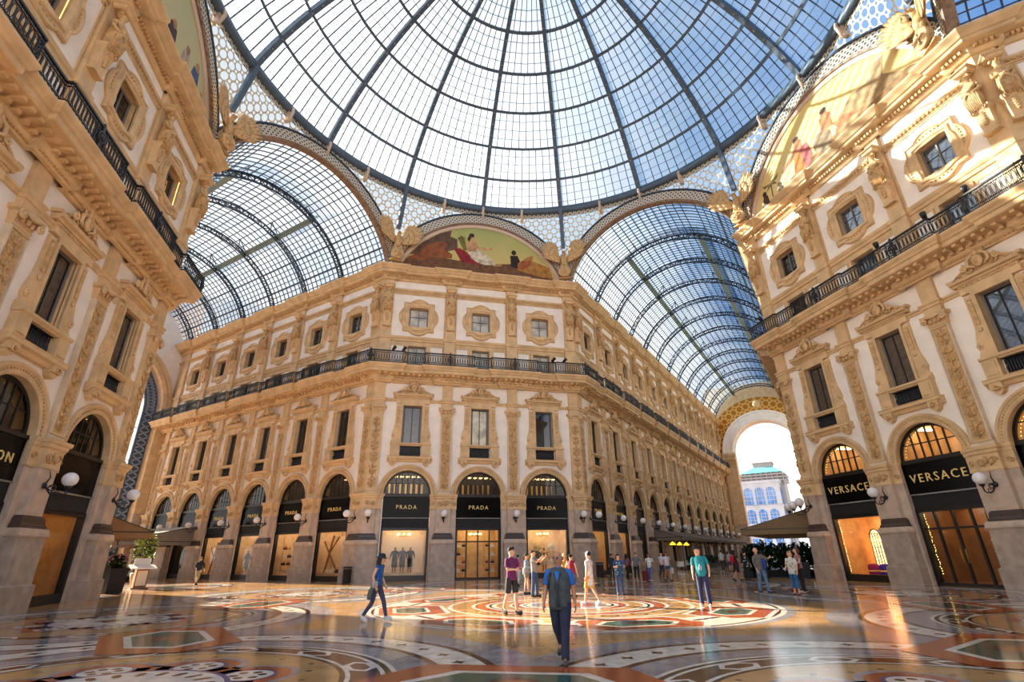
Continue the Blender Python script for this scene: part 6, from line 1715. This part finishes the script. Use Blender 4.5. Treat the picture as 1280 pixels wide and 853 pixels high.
M['leaf'] = mat('green_leaf', (58, 96, 40), .45, var=(3, .6)); M['leaf_dark'] = mat('dark_green_leaf', (34, 60, 32), .5, var=(3, .6)); M['flower'] = mat('pink_flower', (206, 132, 150), .6); M['leaf_yellow'] = mat('yellow_green_leaf', (150, 160, 52), .45)
M['yellow_shade'] = mat('yellow_lamp_shade', (240, 190, 60), .5, emit=(255, 190, 50), estr=2.2)

def awning(name, fr, x0, x1, p, zw, zf, mtop, label, mside=None, val=.3, posts=True):
    """sloping cloth from the wall out to a front bar, scalloped valance, side cheeks, arms and posts"""
    R = root(name, fr @ TR(x0, 0, 0), label, 'awning', 'cafe awnings'); L = x1 - x0
    mb = MB(); mb.add([(0, -.05, zw), (L, -.05, zw), (L, -p, zf), (0, -p, zf), (0, -.05, zw - .02), (L, -.05, zw - .02), (L, -p, zf - .02), (0, -p, zf - .02)], [(0, 1, 2, 3), (7, 6, 5, 4)], M[mtop]); mb.build('canopy', R)
    ms = M[mside or mtop]; mb = MB()
    def scal(a, b):
        a, b = Vector(a), Vector(b); n = max(2, int((b - a).length / .22))
        for i in range(n):
            pts = []
            A0, B0 = a.lerp(b, i / n), a.lerp(b, (i + 1) / n)
            low = [A0.lerp(B0, t) + Vector((0, 0, -val - .07 * sin(pi * t))) for t in (0, .25, .5, .75, 1)]
            vs = [tuple(A0), tuple(B0)] + [tuple(v) for v in low[::-1]]; mb.add(vs, [tuple(range(len(vs)))], ms)
    scal((0, -p, zf), (L, -p, zf)); scal((0, -.05, zf), (0, -p, zf)); scal((L, -.05, zf), (L, -p, zf))
    for x in (0, L): mb.add([(x, -.05, zf), (x, -p, zf), (x, -.05, zw)], [(0, 1, 2)], ms)
    mb.build('valance', R)
    mb = MB(); I = M['iron']
    mb.bar((0, -p, zf), (L, -p, zf), .06, .06, I)
    n = max(2, int(L / 4.5) + 1)
    for i in range(n):
        x = L * i / (n - 1); mb.bar((x, -.05, zf - .05), (x, -p, zf - .02), .05, .05, I); mb.bar((x, -.05, zw - .05), (x, -p, zf), .04, .04, I)
    mb.build('awning_frame', R)
    for i in range(n if posts else 0):
        x = L * i / (n - 1); mb = MB(); mb.tube([(x, -p + .15, 0), (x, -p + .15, zf)], .035, I, 8); mb.lathe([(.18, 0), (.18, .03), (.05, .06)], (x, -p + .15, 0), I, 12); mb.build('awning_post', R)
    return R
FRR = frame(A, HS, (-Q2, -Q2), (Q2, -Q2))      # far side of the right arcade; x runs towards the corner
FLL = frame(-A, HS, (-Q2, Q2), (-Q2, -Q2))
awning('awning', FR['CR'], 17.0, 31.6, 3.1, 3.95, 3.1, 'canvas_grey', 'grey cafe awning nearer the crossing along the right arcade')
awning('awning', FR['CR'], 32.4, 56, 3.1, 3.95, 3.1, 'canvas_grey', 'grey cafe awning farther down the right arcade')
awning('awning', FRR, -16, -1.6, 4.7, 4.3, 3.05, 'canvas_tan', 'tan scalloped awning beside the left corner of the right front', None, .34, False)
awning('awning', FR['CL'], -33, -21.6, 6.4, 4.45, 3.1, 'canvas_sunlit', 'white sunlit cafe awning at the back of the left arcade', 'canvas_grey')  # sunlight on the grey cloth is put into the white top colour
awning('awning', FLL, 2.8, 9, 3.6, 4.2, 3.0, 'canvas_brown', 'brown scalloped awning beside the shaded left front', None, .3, False)
# pendant lamps under the near awning
for k, (t, nm) in enumerate(((18.5, 'nearest'), (21.2, 'second'), (24.0, 'third'))):
    fr = FR['CR'] @ TR(t, -1.6, 2.35); r = root('pendant_lamp', fr, 'yellow glowing pendant lamp under the right arcade awning, %s of three' % nm, 'lamp', 'pendant lamps under the awning')
    mb = MB(); mb.lathe([(.03, .34), (.08, .3), (.3, .08), (.32, .02), (.02, 0)], (0, 0, 0), M['yellow_shade'], 14); mb.build('lamp_shade', r); mb = MB(); mb.tube([(0, 0, .32), (0, 0, 1.2)], .012, M['iron'], 5); mb.build('cord', r)

def foliage(c, rx, ry, rz, n, size, mats, seed):
    mb = MB(); rnd = random.Random(seed)
    for i in range(n):
        u, v = rnd.uniform(0, 2 * pi), rnd.uniform(-1, 1); k = rnd.uniform(.45, 1) ; q = sqrt(1 - v * v)
        p = Vector((c[0] + rx * k * q * cos(u), c[1] + ry * k * q * sin(u), c[2] + rz * k * v)); s = size * rnd.uniform(.7, 1.3)
        R = Matrix.Rotation(rnd.uniform(0, 6.3), 3, 'Z') @ Matrix.Rotation(rnd.uniform(-.9, .9), 3, 'X')
        vs = [tuple(p + R @ Vector(w) * s) for w in ((0, -1, 0), (.42, -.2, .1), (.3, .5, .05), (0, 1, -.1), (-.3, .5, .05), (-.42, -.2, .1))]
        mb.add(vs, [(0, 1, 2, 3), (0, 3, 4, 5)], rnd.choice(mats))
    return mb
def planter(name, x, y, w, d, h, rz, label, leafs, seed, fol=(1.0, .5), flowers=False, tall=0):
    r = root(name, TR(x, y, .01) @ Matrix.Rotation(rz, 4, 'Z'), label, 'planter', 'planters in the arcades'); mb = MB(); K = M['black_matt']
    mb.loft([[(-w * k, -d * k, z), (w * k, -d * k, z), (w * k, d * k, z), (-w * k, d * k, z)] for z, k in ((0, .9), (.06, .9), (h - .12, 1), (h - .12, 1.05), (h, 1.05), (h, .93), (h - .1, .92))], K); mb.build('trough', r)
    mb = foliage((0, 0, h + fol[1] * .75), w * fol[0], d * 1.1, fol[1], 420, .10, leafs, seed)
    if flowers:
        rnd = random.Random(seed)
        for i in range(40): mb.ell((rnd.uniform(-w, w), rnd.uniform(-d, d), h + fol[1] * rnd.uniform(.8, 1.7)), (.05, .05, .05), M['flower'], 5, 4)
    mb.build('foliage', r)
    return r
LG, LD, LY = M['leaf'], M['leaf_dark'], M['leaf_yellow']
planter('flower_planter', -20.5, 13.3, .42, .42, 1.2, .8, 'black planter with pink flowers beside the shaded left front', [LD, LG], 3, (1, .4), True)
# potted shrub
r = root('potted_shrub', TR(-22.2, 20.6, .01), 'bright green potted shrub behind the menu stand', 'potted plant')
mb = MB(); mb.lathe([(.3, 0), (.42, .5), (.46, .8), (.42, .82), (.38, .75), (.01, .74)], (0, 0, 0), M['ochre_dark'], 16); mb.build('pot', r)
mb = foliage((0, 0, 2.2), .75, .75, 1.3, 650, .14, [LG, LY, LY, LD], 9); mb.build('foliage', r); mb = MB(); mb.tube([(0, 0, .7), (.05, 0, 1.5), (0, .05, 2.6)], [.05, .04, .02], M['wood'], 6); mb.build('stem', r)
# menu stand
r = root('menu_stand', TR(-20.9, 17.6, .01) @ Matrix.Rotation(RAD(35), 4, 'Z') @ Matrix.Scale(1.08, 4), 'wooden menu stand with sloping white top beside the planter', 'menu stand')
mb = MB(); mb.box(-.42, .42, -.32, .32, 0, .08, M['wood']); mb.box(-.3, .3, -.2, .2, .08, 1.0, M['wood']); mb.box(-.24, .24, -.23, -.19, .16, .92, M['cream_panel']); mb.build('pedestal', r)
mb = MB(); mb.loft([[(-.62, -.42, 1.0), (.62, -.42, 1.0), (.62, .36, 1.18), (-.62, .36, 1.18)], [(-.62, -.42, 1.05), (.62, -.42, 1.05), (.62, .36, 1.24), (-.62, .36, 1.24)]], M['shelf_white']); mb.build('sloping_top', r)
mb = MB(); mb.box(-.4, .4, .3, .34, 1.2, 1.56, M['shelf_white']); mb.build('menu_board', r)
# low green screen under the white awning
r = root('planter_screen', FR['CL'] @ TR(-30, -4.2, .01), 'long low green hedge screen under the white awning', 'hedge')
mb = MB(); mb.box(-4, 7, -.25, .25, 0, .35, M['black_matt']); mb.build('trough', r); mb = MB(); rnd = random.Random(2)
fb2 = foliage((1.5, 0, .8), 5.6, .34, .62, 1500, .13, [LD, LG, LD], 12); fb2.build('foliage', r)
# hedges by the right corner
def bed(name, fr, L, h, label, seed, n=1300):
    r = root(name, fr, label, 'hedge', 'hedges in the right arcade'); mb = MB(); mb.box(-L / 2, L / 2, -.3, .3, 0, .45, M['black_matt']); mb.build('trough', r)
    mb = MB(); rnd = random.Random(seed)
    parts = []
    for k in range(int(L / .7)): 
        x = -L / 2 + .7 * (k + .5); f = foliage((x, rnd.uniform(-.1, .1), .5 + h * rnd.uniform(.42, .58)), .55, .42, h * rnd.uniform(.5, .72), n // int(L / .7), .15, [LD, LD, LG], seed + k); mb.add(f.v, f.f, LD); 
    mb.build('foliage', r)
bed('hedge', FRR @ TR(-4.2, -4.6, .01), 6.5, 1.35, 'dark leafy hedge in a trough beneath the tan awning', 21, 3600)
bed('hedge', TR(20.3, 12.2, .01) @ Matrix.Rotation(-.25, 4, 'Z'), 5.4, 1.5, 'dense dark shrubs in a trough beside the left corner pier of the right front', 55, 5200)
bed('hedge', FR['CR'] @ TR(24, -3.3, .01), 13, .75, 'low dark hedge in front of the nearer grey awning', 41)
# dark bins against the corner piers
def bin_(x, y, rz, label):
    r = root('litter_bin', TR(x, y, .012) @ Matrix.Rotation(rz, 4, 'Z'), label, 'bin', 'dark litter bins at the corner piers'); mb = MB()
    mb.lathe([(.26, 0), (.28, .06), (.29, .92), (.31, .94), (.31, 1.0), (.22, 1.02), (.2, .98), (.02, .9)], (0, 0, 0), M['iron'], 18); mb.build('bin_body', r); mb = MB(); mb.lathe([(.3, .86), (.325, .87), (.325, .9), (.3, .91)], (0, 0, 0), M['frame_grey'], 18); mb.build('bin_band', r)
bin_(-9.0, 18.3, 0, 'dark cylindrical litter bin at the left corner of the center front'); bin_(8.9, 18.2, 0, 'dark cylindrical litter bin at the right corner of the center front')
planter('box_planter', 19.6, 10.6, .62, .4, .95, RAD(-45), 'dark box planter against the left corner pier of the right front', [LD], 6, (.8, .22))
# white cafe tables and chairs under the near awning
def table(x, y, label):
    r = root('cafe_table', TR(x, y, .01), label, 'table', 'cafe tables under the awnings'); mb = MB(); mb.lathe([(.02, .74), (.45, .74), (.45, .77), (.02, .77)], (0, 0, 0), M['shelf_white'], 18); mb.build('tabletop', r); mb = MB(); mb.loft([[(.44 * cos(a) * k, .44 * sin(a) * k, z) for a in [2 * pi * i / 18 for i in range(18)]] for z, k in ((.76, 1.04), (.5, 1.08), (.3, 1.12))], M['shelf_white'], True, False); mb.build('tablecloth', r)
    mb = MB(); mb.tube([(0, 0, .02), (0, 0, .74)], .04, M['iron'], 8); mb.lathe([(.26, 0), (.26, .03), (.04, .06)], (0, 0, 0), M['iron'], 14); mb.build('pedestal', r)
for k, t in enumerate((18.5, 21.5, 24.5, 27.5)):
    q = FR['CR'] @ Vector((t, -2.2, 0)); table(q.x, q.y, 'white clothed cafe table under the nearer grey awning, %s from the crossing' % ORD[k])
# lamps on the far side wall, the cluster beside the tan awning
for k, (t, L, dz) in enumerate(((-.5, 1.0, 4.15), (-3.0, 1.5, 4.2), (-5.9, 1.7, 4.2))):
    put_lamp(FRR, t, -.05, 'white globe lamp over the tan awning, %s of a cluster of three' % ['nearest', 'second', 'farthest'][k], G, dz, L)
# spotlights on the balcony rails
def spot(fr, x, y, rz, label):
    r = root('spotlight', fr @ TR(x, y, ZB + 1.06) @ Matrix.Rotation(rz, 4, 'Z'), label, 'spotlight', 'black spotlights on the balcony rails'); mb = MB(); I = M['iron']
    mb.tube([(0, -.18, .30), (0, .22, .1)], [.14, .1], I, 10); mb.build('lamp_head', r); mb = MB(); mb.tube([(0, .02, 0), (0, .02, .22)], .03, I, 6); mb.box(-.08, .08, -.06, .1, -.02, .02, I); mb.build('yoke', r)
for key, xs in (('C', ((-7.2, 'first'), (-6.4, 'second'), (6.1, 'third'), (7.1, 'fourth'))), ('R', ((-7.6, 'first'), (1.9, 'second'), (4.6, 'third'), (6.6, 'fourth')))):
    for x, o in xs: spot(FR[key], x, -1.3, .5, 'black spotlight on the balcony rail, %s from the left on the %s front' % (o, {'C': 'center', 'R': 'right'}[key]))

# ---------------- shop displays
def mannequin(fr, x, y, z, dress, label, hat=None, arms=20):
    Mx = fr @ TR(x, y, z); r = root('mannequin', Mx, label, 'mannequin', 'mannequins in the shop windows'); mb = MB(); K = cloth(dress[0])
    J = skeleton(dict(legL=(2, 2), legR=(-2, 2), armL=(5, arms, 20), armR=(5, arms, 20)))
    b = MB(); S = M['cream_panel'] if hat else M['wood']
    limb(b, [J['neck'], J['jaw'], J['skull'], J['top']], [.05, .075, .09, .04], S)
    for q in 'LR':
        limb(b, [J['sh' + q], J['elb' + q], J['wri' + q], J['wri' + q] + J['hd' + q] * .13], [.05, .04, .03, .015], S); limb(b, [J['hip' + q], J['knee' + q], J['ank' + q], J['toe' + q]], [.085, .055, .04, .03], S)
    trunk(b, J, [(-.1, .15, .11, 0), (.12, .13, .1, 0), (.38, .16, .11, 0), (.52, .06, .06, 0)], S); b.build('figure', r)
    trunk(mb, J, [(-.12, .19, .14, 0), (.1, .16, .12, 0), (.3, .18, .125, 0), (.47, .17, .1, 0), (.53, .07, .07, 0)], K); sleeves(mb, J, K, 1.6); mb.build('jacket', r)
    mb = MB(); trunk(mb, J, [(dress[2], .2, .16, 0), (-.2, .19, .15, 0), (-.05, .18, .135, 0)], cloth(dress[1])); mb.build('skirt', r)
    mb = MB(); mb.lathe([(.2, -.01), (.2, .01), (.03, .03)], (0, 0, 0), M['brass'], 14); mb.build('stand', r)
    if hat:
        mb = MB(); c = J['skull']
        mb.lathe([(.01, .04), (.30, .03), (.33, 0), (.30, -.03), (.14, -.035), (.12, -.1), (.01, -.1)], (c.x, c.y + .02, c.z + .12), cloth(hat), 22, axis='y'); mb.build('hat', r)
DK = ((34, 32, 38), (40, 36, 44), -.55)
f = FR['C']
for k, (dx, c) in enumerate(((-.55, (40, 38, 46)), (0, (70, 62, 92)), (.55, (44, 40, 40)))):
    mannequin(f, CB[0] + dx, 1.25, .53, (c, DK[1], -.6), 'dark dressed mannequin in the left shop window of the center front, %s of three' % ['left', 'middle', 'right'][k])
mannequin(f, CB[2] - .55, 1.2, .4, ((92, 96, 72), (40, 44, 36), -.5), 'mannequin in olive with a pale hat in the right center window', (232, 206, 150)); mannequin(f, CB[2] + .05, 1.35, .4, ((206, 170, 120), (222, 210, 190), -.5), 'mannequin in cream beside the olive mannequin in the right center window')
mannequin(f, CB[2] + .6, 1.2, .4, ((214, 160, 90), (230, 214, 190), -.5), 'mannequin with wide round hat and outstretched arms in the right center window', (240, 222, 180), 70)
for k, dx in enumerate((-.45, .4)): mannequin(FR['CL'], LB[2] + dx - .5, .85, .53, ((26, 24, 28), (26, 24, 28), -.7), 'black dressed mannequin in the third window along the left arcade, %s of two' % ['left', 'right'][k])
def handbag(fr, x, y, z, w, c, label):
    r = root('handbag', fr @ TR(x, y, z), label, 'handbag', 'handbags on the shop shelves'); mb = MB(); m = cloth(c, .95)
    mb.loft([[(-w * k, -.08 * k2, zz), (w * k, -.08 * k2, zz), (w * k, .08 * k2, zz), (-w * k, .08 * k2, zz)] for zz, k, k2 in ((0, .85, 1), (.03, 1, 1.1), (w * 1.1, .9, .8), (w * 1.25, .8, .4))], m); mb.build('bag_body', r)
    mb = MB(); mb.tube([(w * .6 * cos(t), 0, w * 1.2 + w * .7 * sin(t)) for t in [pi * i / 8 for i in range(9)]], .014, m, 5); mb.build('bag_handle', r)
def shelving(fr, x, y, w, zs, label):
    r = root('display_shelves', fr @ TR(x, y, 0), label, 'shelves', 'shop display shelves'); 
    mb = MB()
    for sx in (-1, 1): mb.box(sx * w - .02, sx * w + .02, -.03, .03, .13, 3.2, M['brass'])
    mb.build('uprights', r)
    for z in zs: mb = MB(); mb.box(-w, w, -.2, .25, z - .03, z, M['shelf_white']); mb.build('shelf', r)
zs = (.5, 1.05, 1.6, 2.2)
BC = [(232, 226, 216), (28, 26, 28), (228, 220, 208), (120, 40, 44), (40, 36, 60), (214, 180, 130)]
for s, nm in ((-1, 'left'), (1, 'right')):
    shelving(f, CB[1] + s * 1.1, 1.2, .42, zs, 'white display shelves in the middle center shop, %s of the door' % nm)
    for i, z in enumerate(zs):
        for j, dx in enumerate((-.2, .2)): handbag(f, CB[1] + s * 1.1 + dx, 1.15, z, .14, BC[(i * 2 + j + (s > 0)) % 6], 'small handbag on shelf %s from below, %s half, %s of the middle center shop' % (['one', 'two', 'three', 'four'][i], ['left', 'right'][j], nm))
shelving(FR['CL'], LB[1] - .1, .85, 1.3, zs, 'wide display shelves in the second window along the left arcade')
for i, z in enumerate(zs):
    for j in range(4): handbag(FR['CL'], LB[1] - 1.05 + .63 * j, .8, z, .17, BC[(i + j * 2) % 6], 'handbag in the second left arcade window, shelf %s from below, place %s' % (['one', 'two', 'three', 'four'][i], ['one', 'two', 'three', 'four'][j]))
for k, (fr, x, nm) in enumerate(((f, CB[0], 'left shop of the center front'), (f, CB[1], 'middle shop of the center front'), (f, CB[2], 'right shop of the center front'))):
    r = root('chandelier', fr @ TR(x), 'small brass chandelier in the %s' % nm, 'chandelier', 'brass chandeliers in the shops'); put('arms_and_bulbs', mesh_once('chand', chandelier_mesh), r)
for j, dx in enumerate((-.5, .1, .7)): handbag(FR['CL'], LB[0] + dx - .5, .85, .53, .2, BC[j * 2 % 6], 'handbag on the low plinth in the first left arcade window, %s of three' % ['left', 'middle', 'right'][j])
for k, nm in ((0, 'first'), (3, 'fourth')):       # slanting tree-like display frames
    r = root('branching_display', FR['CL'] @ TR(LB[k] - .2, .8, .53 if k == 0 else .36), 'branching wooden display in the %s window along the left arcade' % nm, 'shop display', 'branching shop displays')
    mb = MB(); mb.bar((-1.0, 0, 0), (-.3, 0, 2.6), .12, .1, M['wood']); mb.bar((-1.3, 0, 2.2), (.2, 0, .3), .1, .1, M['wood']); mb.bar((-.6, 0, 1.4), (.3, 0, 2.5), .08, .08, M['wood']); mb.build('branches', r)
# tall lancet screen and bright cushions in the left shop of the right front
r = root('arched_screen', FR['R'] @ TR(CB[0], 1.9, .3), 'glowing arched lattice screen in the left shop of the right front', 'screen')
mb = MB()
for xx in (-.75, .0, .75):
    hw = .36; mb.box(xx - hw, xx + hw, .02, .05, .2, 2.0, M['shop_lamp_soft']); mb.prism(blob(xx, 2.0, hw, .45, 16), .02, .05, M['shop_lamp_soft'])
    for i in range(5): mb.box(xx - hw + .18 * i - .015, xx - hw + .18 * i + .015, -.02, .02, .2, 2.25, M['iron'])
    for i in range(9): mb.box(xx - hw, xx + hw, -.02, .02, .2 + .25 * i, .225 + .25 * i, M['iron'])
    mb.tube([(xx + hw * cos(t), 0, 2.0 + .45 * sin(t)) for t in [pi * i / 12 for i in range(13)]], .035, M['iron'], 5)
mb.build('lattice', r)
for j, (dx, c, nm) in enumerate(((-.75, (150, 30, 110), 'magenta'), (0, (70, 40, 190), 'violet'), (.7, (170, 40, 120), 'pink'))):
    r = root('pouffe', FR['R'] @ TR(CB[0] + dx, 1.25, .14), '%s pouffe below the arched screen in the right front' % nm, 'pouffe', 'bright pouffes in the shop window'); mb = MB(); mb.lathe([(.02, 0), (.26, 0), (.31, .12), (.31, .6), (.25, .72), (.02, .76)], (0, 0, 0), cloth(c), 16); mb.build('cushion', r); mb = MB(); mb.lathe([(.315, .34), (.325, .36), (.325, .4), (.315, .42)], (0, 0, 0), M['gold'], 16); mb.build('trim_band', r)
shelving(FR['R'], CB[1] + 1.0, 1.6, .55, (.5, 1.0, 1.5, 2.0, 2.5), 'lit display shelves in the middle shop of the right front')
for i, z in enumerate((.5, 1.0, 1.5, 2.0)):
    for j, dx in enumerate((-.25, .25)): handbag(FR['R'], CB[1] + 1.0 + dx, 1.5, z, .13, BC[(i + 3 * j) % 6], 'handbag in the middle shop of the right front, shelf %s from below, %s half' % (['one', 'two', 'three', 'four'][i], ['left', 'right'][j]))

# ---------------- the city seen through the arches
M['city_white'] = mat('pale_city_stone', (184, 182, 186), .7, var=(.3, .9)); M['city_glass'] = mat('blue_city_glass', (70, 128, 196), .1, var=(.5, .7), spec=.9); M['city_roof'] = mat('green_copper_roof', (92, 160, 168), .6); M['city_concrete'] = mat('grey_concrete', (150, 142, 138), .7); M['city_far'] = mat('sunny_cream_facade', (240, 232, 220), .7, var=(.2, .92))
def arched_pts(x, z, w, h, n=10): return [(x - w, z), (x + w, z)] + [(x + w * cos(pi * i / n), z + h + w * sin(pi * i / n)) for i in range(n + 1)]
b = root('museum_building', side_frame(45) @ TR(0, 150, 0), 'pale city building with blue arched windows seen through the right arch', 'building')
mb = MB(); W_ = M['city_white']; mb.box(-34, -6.4, 0, 14, 0, 22.4, W_); mb.box(-34.5, -6.0, -.5, 14.5, 22.4, 23.2, W_); mb.box(-34.2, -6.2, -.3, 14, 14.9, 15.3, W_); mb.box(-34.2, -6.2, -.3, 14, 8.6, 9.1, W_); mb.build('facade', b)
for row, (z, w, h) in enumerate(((15.7, 1.3, 4.0), (9.9, 1.25, 3.0), (2.0, 1.1, 3.4))):
    for i in range(6):
        x = -9.2 - 3.4 * i; mb = MB(); pts = arched_pts(x, z, w, h) if row < 2 else [(x - w, z), (x + w, z), (x + w, z + h), (x - w, z + h)]
        mb.prism(pts, -.12, .1, M['city_glass'])
        for q in (-.5, .5): mb.box(x + q * w - .06, x + q * w + .06, -.2, -.1, z, z + h + (w * .8 if row < 2 else 0), W_)
        for q in (.33, .66, 1): mb.box(x - w, x + w, -.2, -.1, z + h * q - .06, z + h * q + .06, W_)
        mb.build('window', b)
    for i in range(3):
        y = 2.4 + 4.2 * i; mb = MB(); mb.T = Matrix(((0, 1, 0, -6.4), (1, 0, 0, 0), (0, 0, 1, 0), (0, 0, 0, 1))); mb.prism(arched_pts(y, z, w, h) if row < 2 else [(y - w, z), (y + w, z), (y + w, z + h), (y - w, z + h)], -.1, .12, M['city_glass']); mb.build('window', b)
b2 = root('tower_building', side_frame(45) @ TR(0, 156, 0), 'stepped concrete tower with green roof behind the museum building', 'building')
mb = MB(); K_ = M['city_concrete']; mb.box(-18, -5.2, 0, 12, 0, 26.2, K_)
for k in range(3): mb.box(-18.6, -4.3, -.8, 12.5, 23.4 + 1.0 * k, 23.8 + 1.0 * k, K_)
for k in range(9): mb.box(-18.2 + 1.65 * k - .12, -18.2 + 1.65 * k + .12, -.9, 0, 22, 26.2, K_)
mb.build('tower_body', b2); mb = MB(); mb.loft([[(-18, -.6, 26.3), (-5, -.6, 26.3), (-5, 12.6, 26.3), (-18, 12.6, 26.3)], [(-14, 3, 28.6), (-8, 3, 28.6), (-8, 9, 28.6), (-14, 9, 28.6)]], M['city_roof']); mb.build('roof', b2)
mb = MB(); mb.box(-14, -8.2, 3, 9, 28.6, 29.9, K_); mb.box(-14.4, -7.8, 2.6, 9.4, 29.9, 30.2, K_); mb.build('roof_cabin', b2)
b3 = root('street_building', frame(-37.0, 70, (Q2, -Q2 * .2), (Q2 * .2, Q2)), 'bright cream street building seen through the left arch', 'building')
mb = MB(); mb.box(-2, 26, 0, 8, 0, 26, M['city_far'])
for z in (5, 9.5, 14, 18.5, 23): mb.box(-2.3, 26, -.35, 0, z, z + .5, M['city_concrete'])
mb.build('facade', b3)
for i in range(5):
    for z in (1.2, 6.2, 10.7, 15.2, 19.7): mb = MB(); mb.box(1 + 5 * i, 3 + 5 * i, -.1, .1, z, z + 2.6, M['city_concrete']); mb.build('window', b3)
# ================================================================ light, sky, camera
SUN_EL, SUN_AZ = RAD(19.7), RAD(46.5)
sd = Vector((-cos(SUN_AZ) * cos(SUN_EL), sin(SUN_AZ) * cos(SUN_EL), sin(SUN_EL)))
sl = bpy.data.lights.new('sun', 'SUN'); sl.energy = 27.0; sl.angle = RAD(.55); sl.color = (1, .85, .64)
so = bpy.data.objects.new('sun', sl); COL.objects.link(so); so.rotation_euler = sd.to_track_quat('Z', 'Y').to_euler()

W = bpy.data.worlds.new('sky'); SC.world = W; W.use_nodes = True
nt = W.node_tree; N, L = nt.nodes, nt.links; N.clear()
wo = N.new('ShaderNodeOutputWorld'); bg = N.new('ShaderNodeBackground'); L.new(bg.outputs[0], wo.inputs[0])
tc = N.new('ShaderNodeTexCoord'); nm = N.new('ShaderNodeVectorMath'); nm.operation = 'NORMALIZE'; L.new(tc.outputs['Generated'], nm.inputs[0])
dp = N.new('ShaderNodeVectorMath'); dp.operation = 'DOT_PRODUCT'; dp.inputs[1].default_value = tuple(sd); L.new(nm.outputs[0], dp.inputs[0])
cr = N.new('ShaderNodeValToRGB'); e = cr.color_ramp.elements
rm = N.new('ShaderNodeMapRange'); rm.inputs[1].default_value = -1; rm.inputs[2].default_value = 1; L.new(dp.outputs['Value'], rm.inputs[0]); L.new(rm.outputs[0], cr.inputs[0])
e[0].position = .0; e[0].color = (.22, .42, .80, 1)
e[1].position = 1; e[1].color = (1.0, .97, .92, 1)
x = e.new(.45); x.color = (.20, .46, .92, 1)
x = e.new(.70); x.color = (.66, .81, .98, 1)
x = e.new(.86); x.color = (.88, .94, 1.0, 1)
no = N.new('ShaderNodeTexNoise'); no.inputs['Scale'].default_value = 3.2; no.inputs['Detail'].default_value = 5; L.new(nm.outputs[0], no.inputs['Vector'])
cm = N.new('ShaderNodeMapRange'); cm.inputs[1].default_value = .5; cm.inputs[2].default_value = .68; L.new(no.outputs[0], cm.inputs[0])
mx = N.new('ShaderNodeMix'); mx.data_type = 'RGBA'; mx.inputs[7].default_value = (.95, .97, 1, 1); L.new(cr.outputs[0], mx.inputs[6])
cmul = N.new('ShaderNodeMath'); cmul.operation = 'MULTIPLY'; cmul.inputs[1].default_value = .55; L.new(cm.outputs[0], cmul.inputs[0]); L.new(cmul.outputs[0], mx.inputs[0])
# bright warm haze near the horizon
sp = N.new('ShaderNodeSeparateXYZ'); L.new(nm.outputs[0], sp.inputs[0])
hz = N.new('ShaderNodeMapRange'); hz.inputs[1].default_value = .30; hz.inputs[2].default_value = .17; L.new(sp.outputs[2], hz.inputs[0])
m2 = N.new('ShaderNodeMix'); m2.data_type = 'RGBA'; m2.inputs[7].default_value = (1.7, 1.63, 1.54, 1); L.new(hz.outputs[0], m2.inputs[0]); L.new(mx.outputs[2], m2.inputs[6])
# added fill: sky behind the camera brightened to light the center front
sy = N.new('ShaderNodeMapRange'); sy.inputs[1].default_value = -.25; sy.inputs[2].default_value = -.85; sy.inputs[3].default_value = 1.0; sy.inputs[4].default_value = 1.9; sv = N.new('ShaderNodeVectorMath'); sv.operation = 'DOT_PRODUCT'; sv.inputs[1].default_value = (.62, .78, 0); L.new(nm.outputs[0], sv.inputs[0]); L.new(sv.outputs['Value'], sy.inputs[0])
ms = N.new('ShaderNodeMath'); ms.operation = 'MULTIPLY'; ms.inputs[1].default_value = .86; L.new(sy.outputs[0], ms.inputs[0]); L.new(ms.outputs[0], bg.inputs[1])
L.new(m2.outputs[2], bg.inputs[0])

cd = bpy.data.cameras.new('camera'); co = bpy.data.objects.new('camera', cd); COL.objects.link(co); SC.camera = co
cd.sensor_width = 36; cd.lens = 630.182 / 1280 * 36; cd.clip_end = 600
yaw, pit, rol = 0.2311254, 0.4013454, -0.0132083
fw = Vector((sin(yaw) * cos(pit), cos(yaw) * cos(pit), sin(pit))); rt = Vector((cos(yaw), -sin(yaw), 0)); up = rt.cross(fw)
r2 = rt * cos(rol) + up * sin(rol); u2 = up * cos(rol) - rt * sin(rol)
mm = Matrix.Identity(4)
for i in range(3): mm[i][0] = r2[i]; mm[i][1] = u2[i]; mm[i][2] = -fw[i]
mm.col[3] = (-6.567985, -20.140725, 1.613294, 1); co.matrix_world = mm

SC.view_settings.view_transform = 'Standard'; SC.view_settings.look = 'None'; SC.view_settings.gamma = 1; SC.view_settings.use_curve_mapping = False
SC.view_settings.exposure = 0.24
SC.cycles.use_denoising = True
SC.cycles.max_bounces = 12; SC.cycles.diffuse_bounces = 5; SC.cycles.glossy_bounces = 4; SC.cycles.transparent_max_bounces = 16
SC.cycles.sample_clamp_indirect = 6
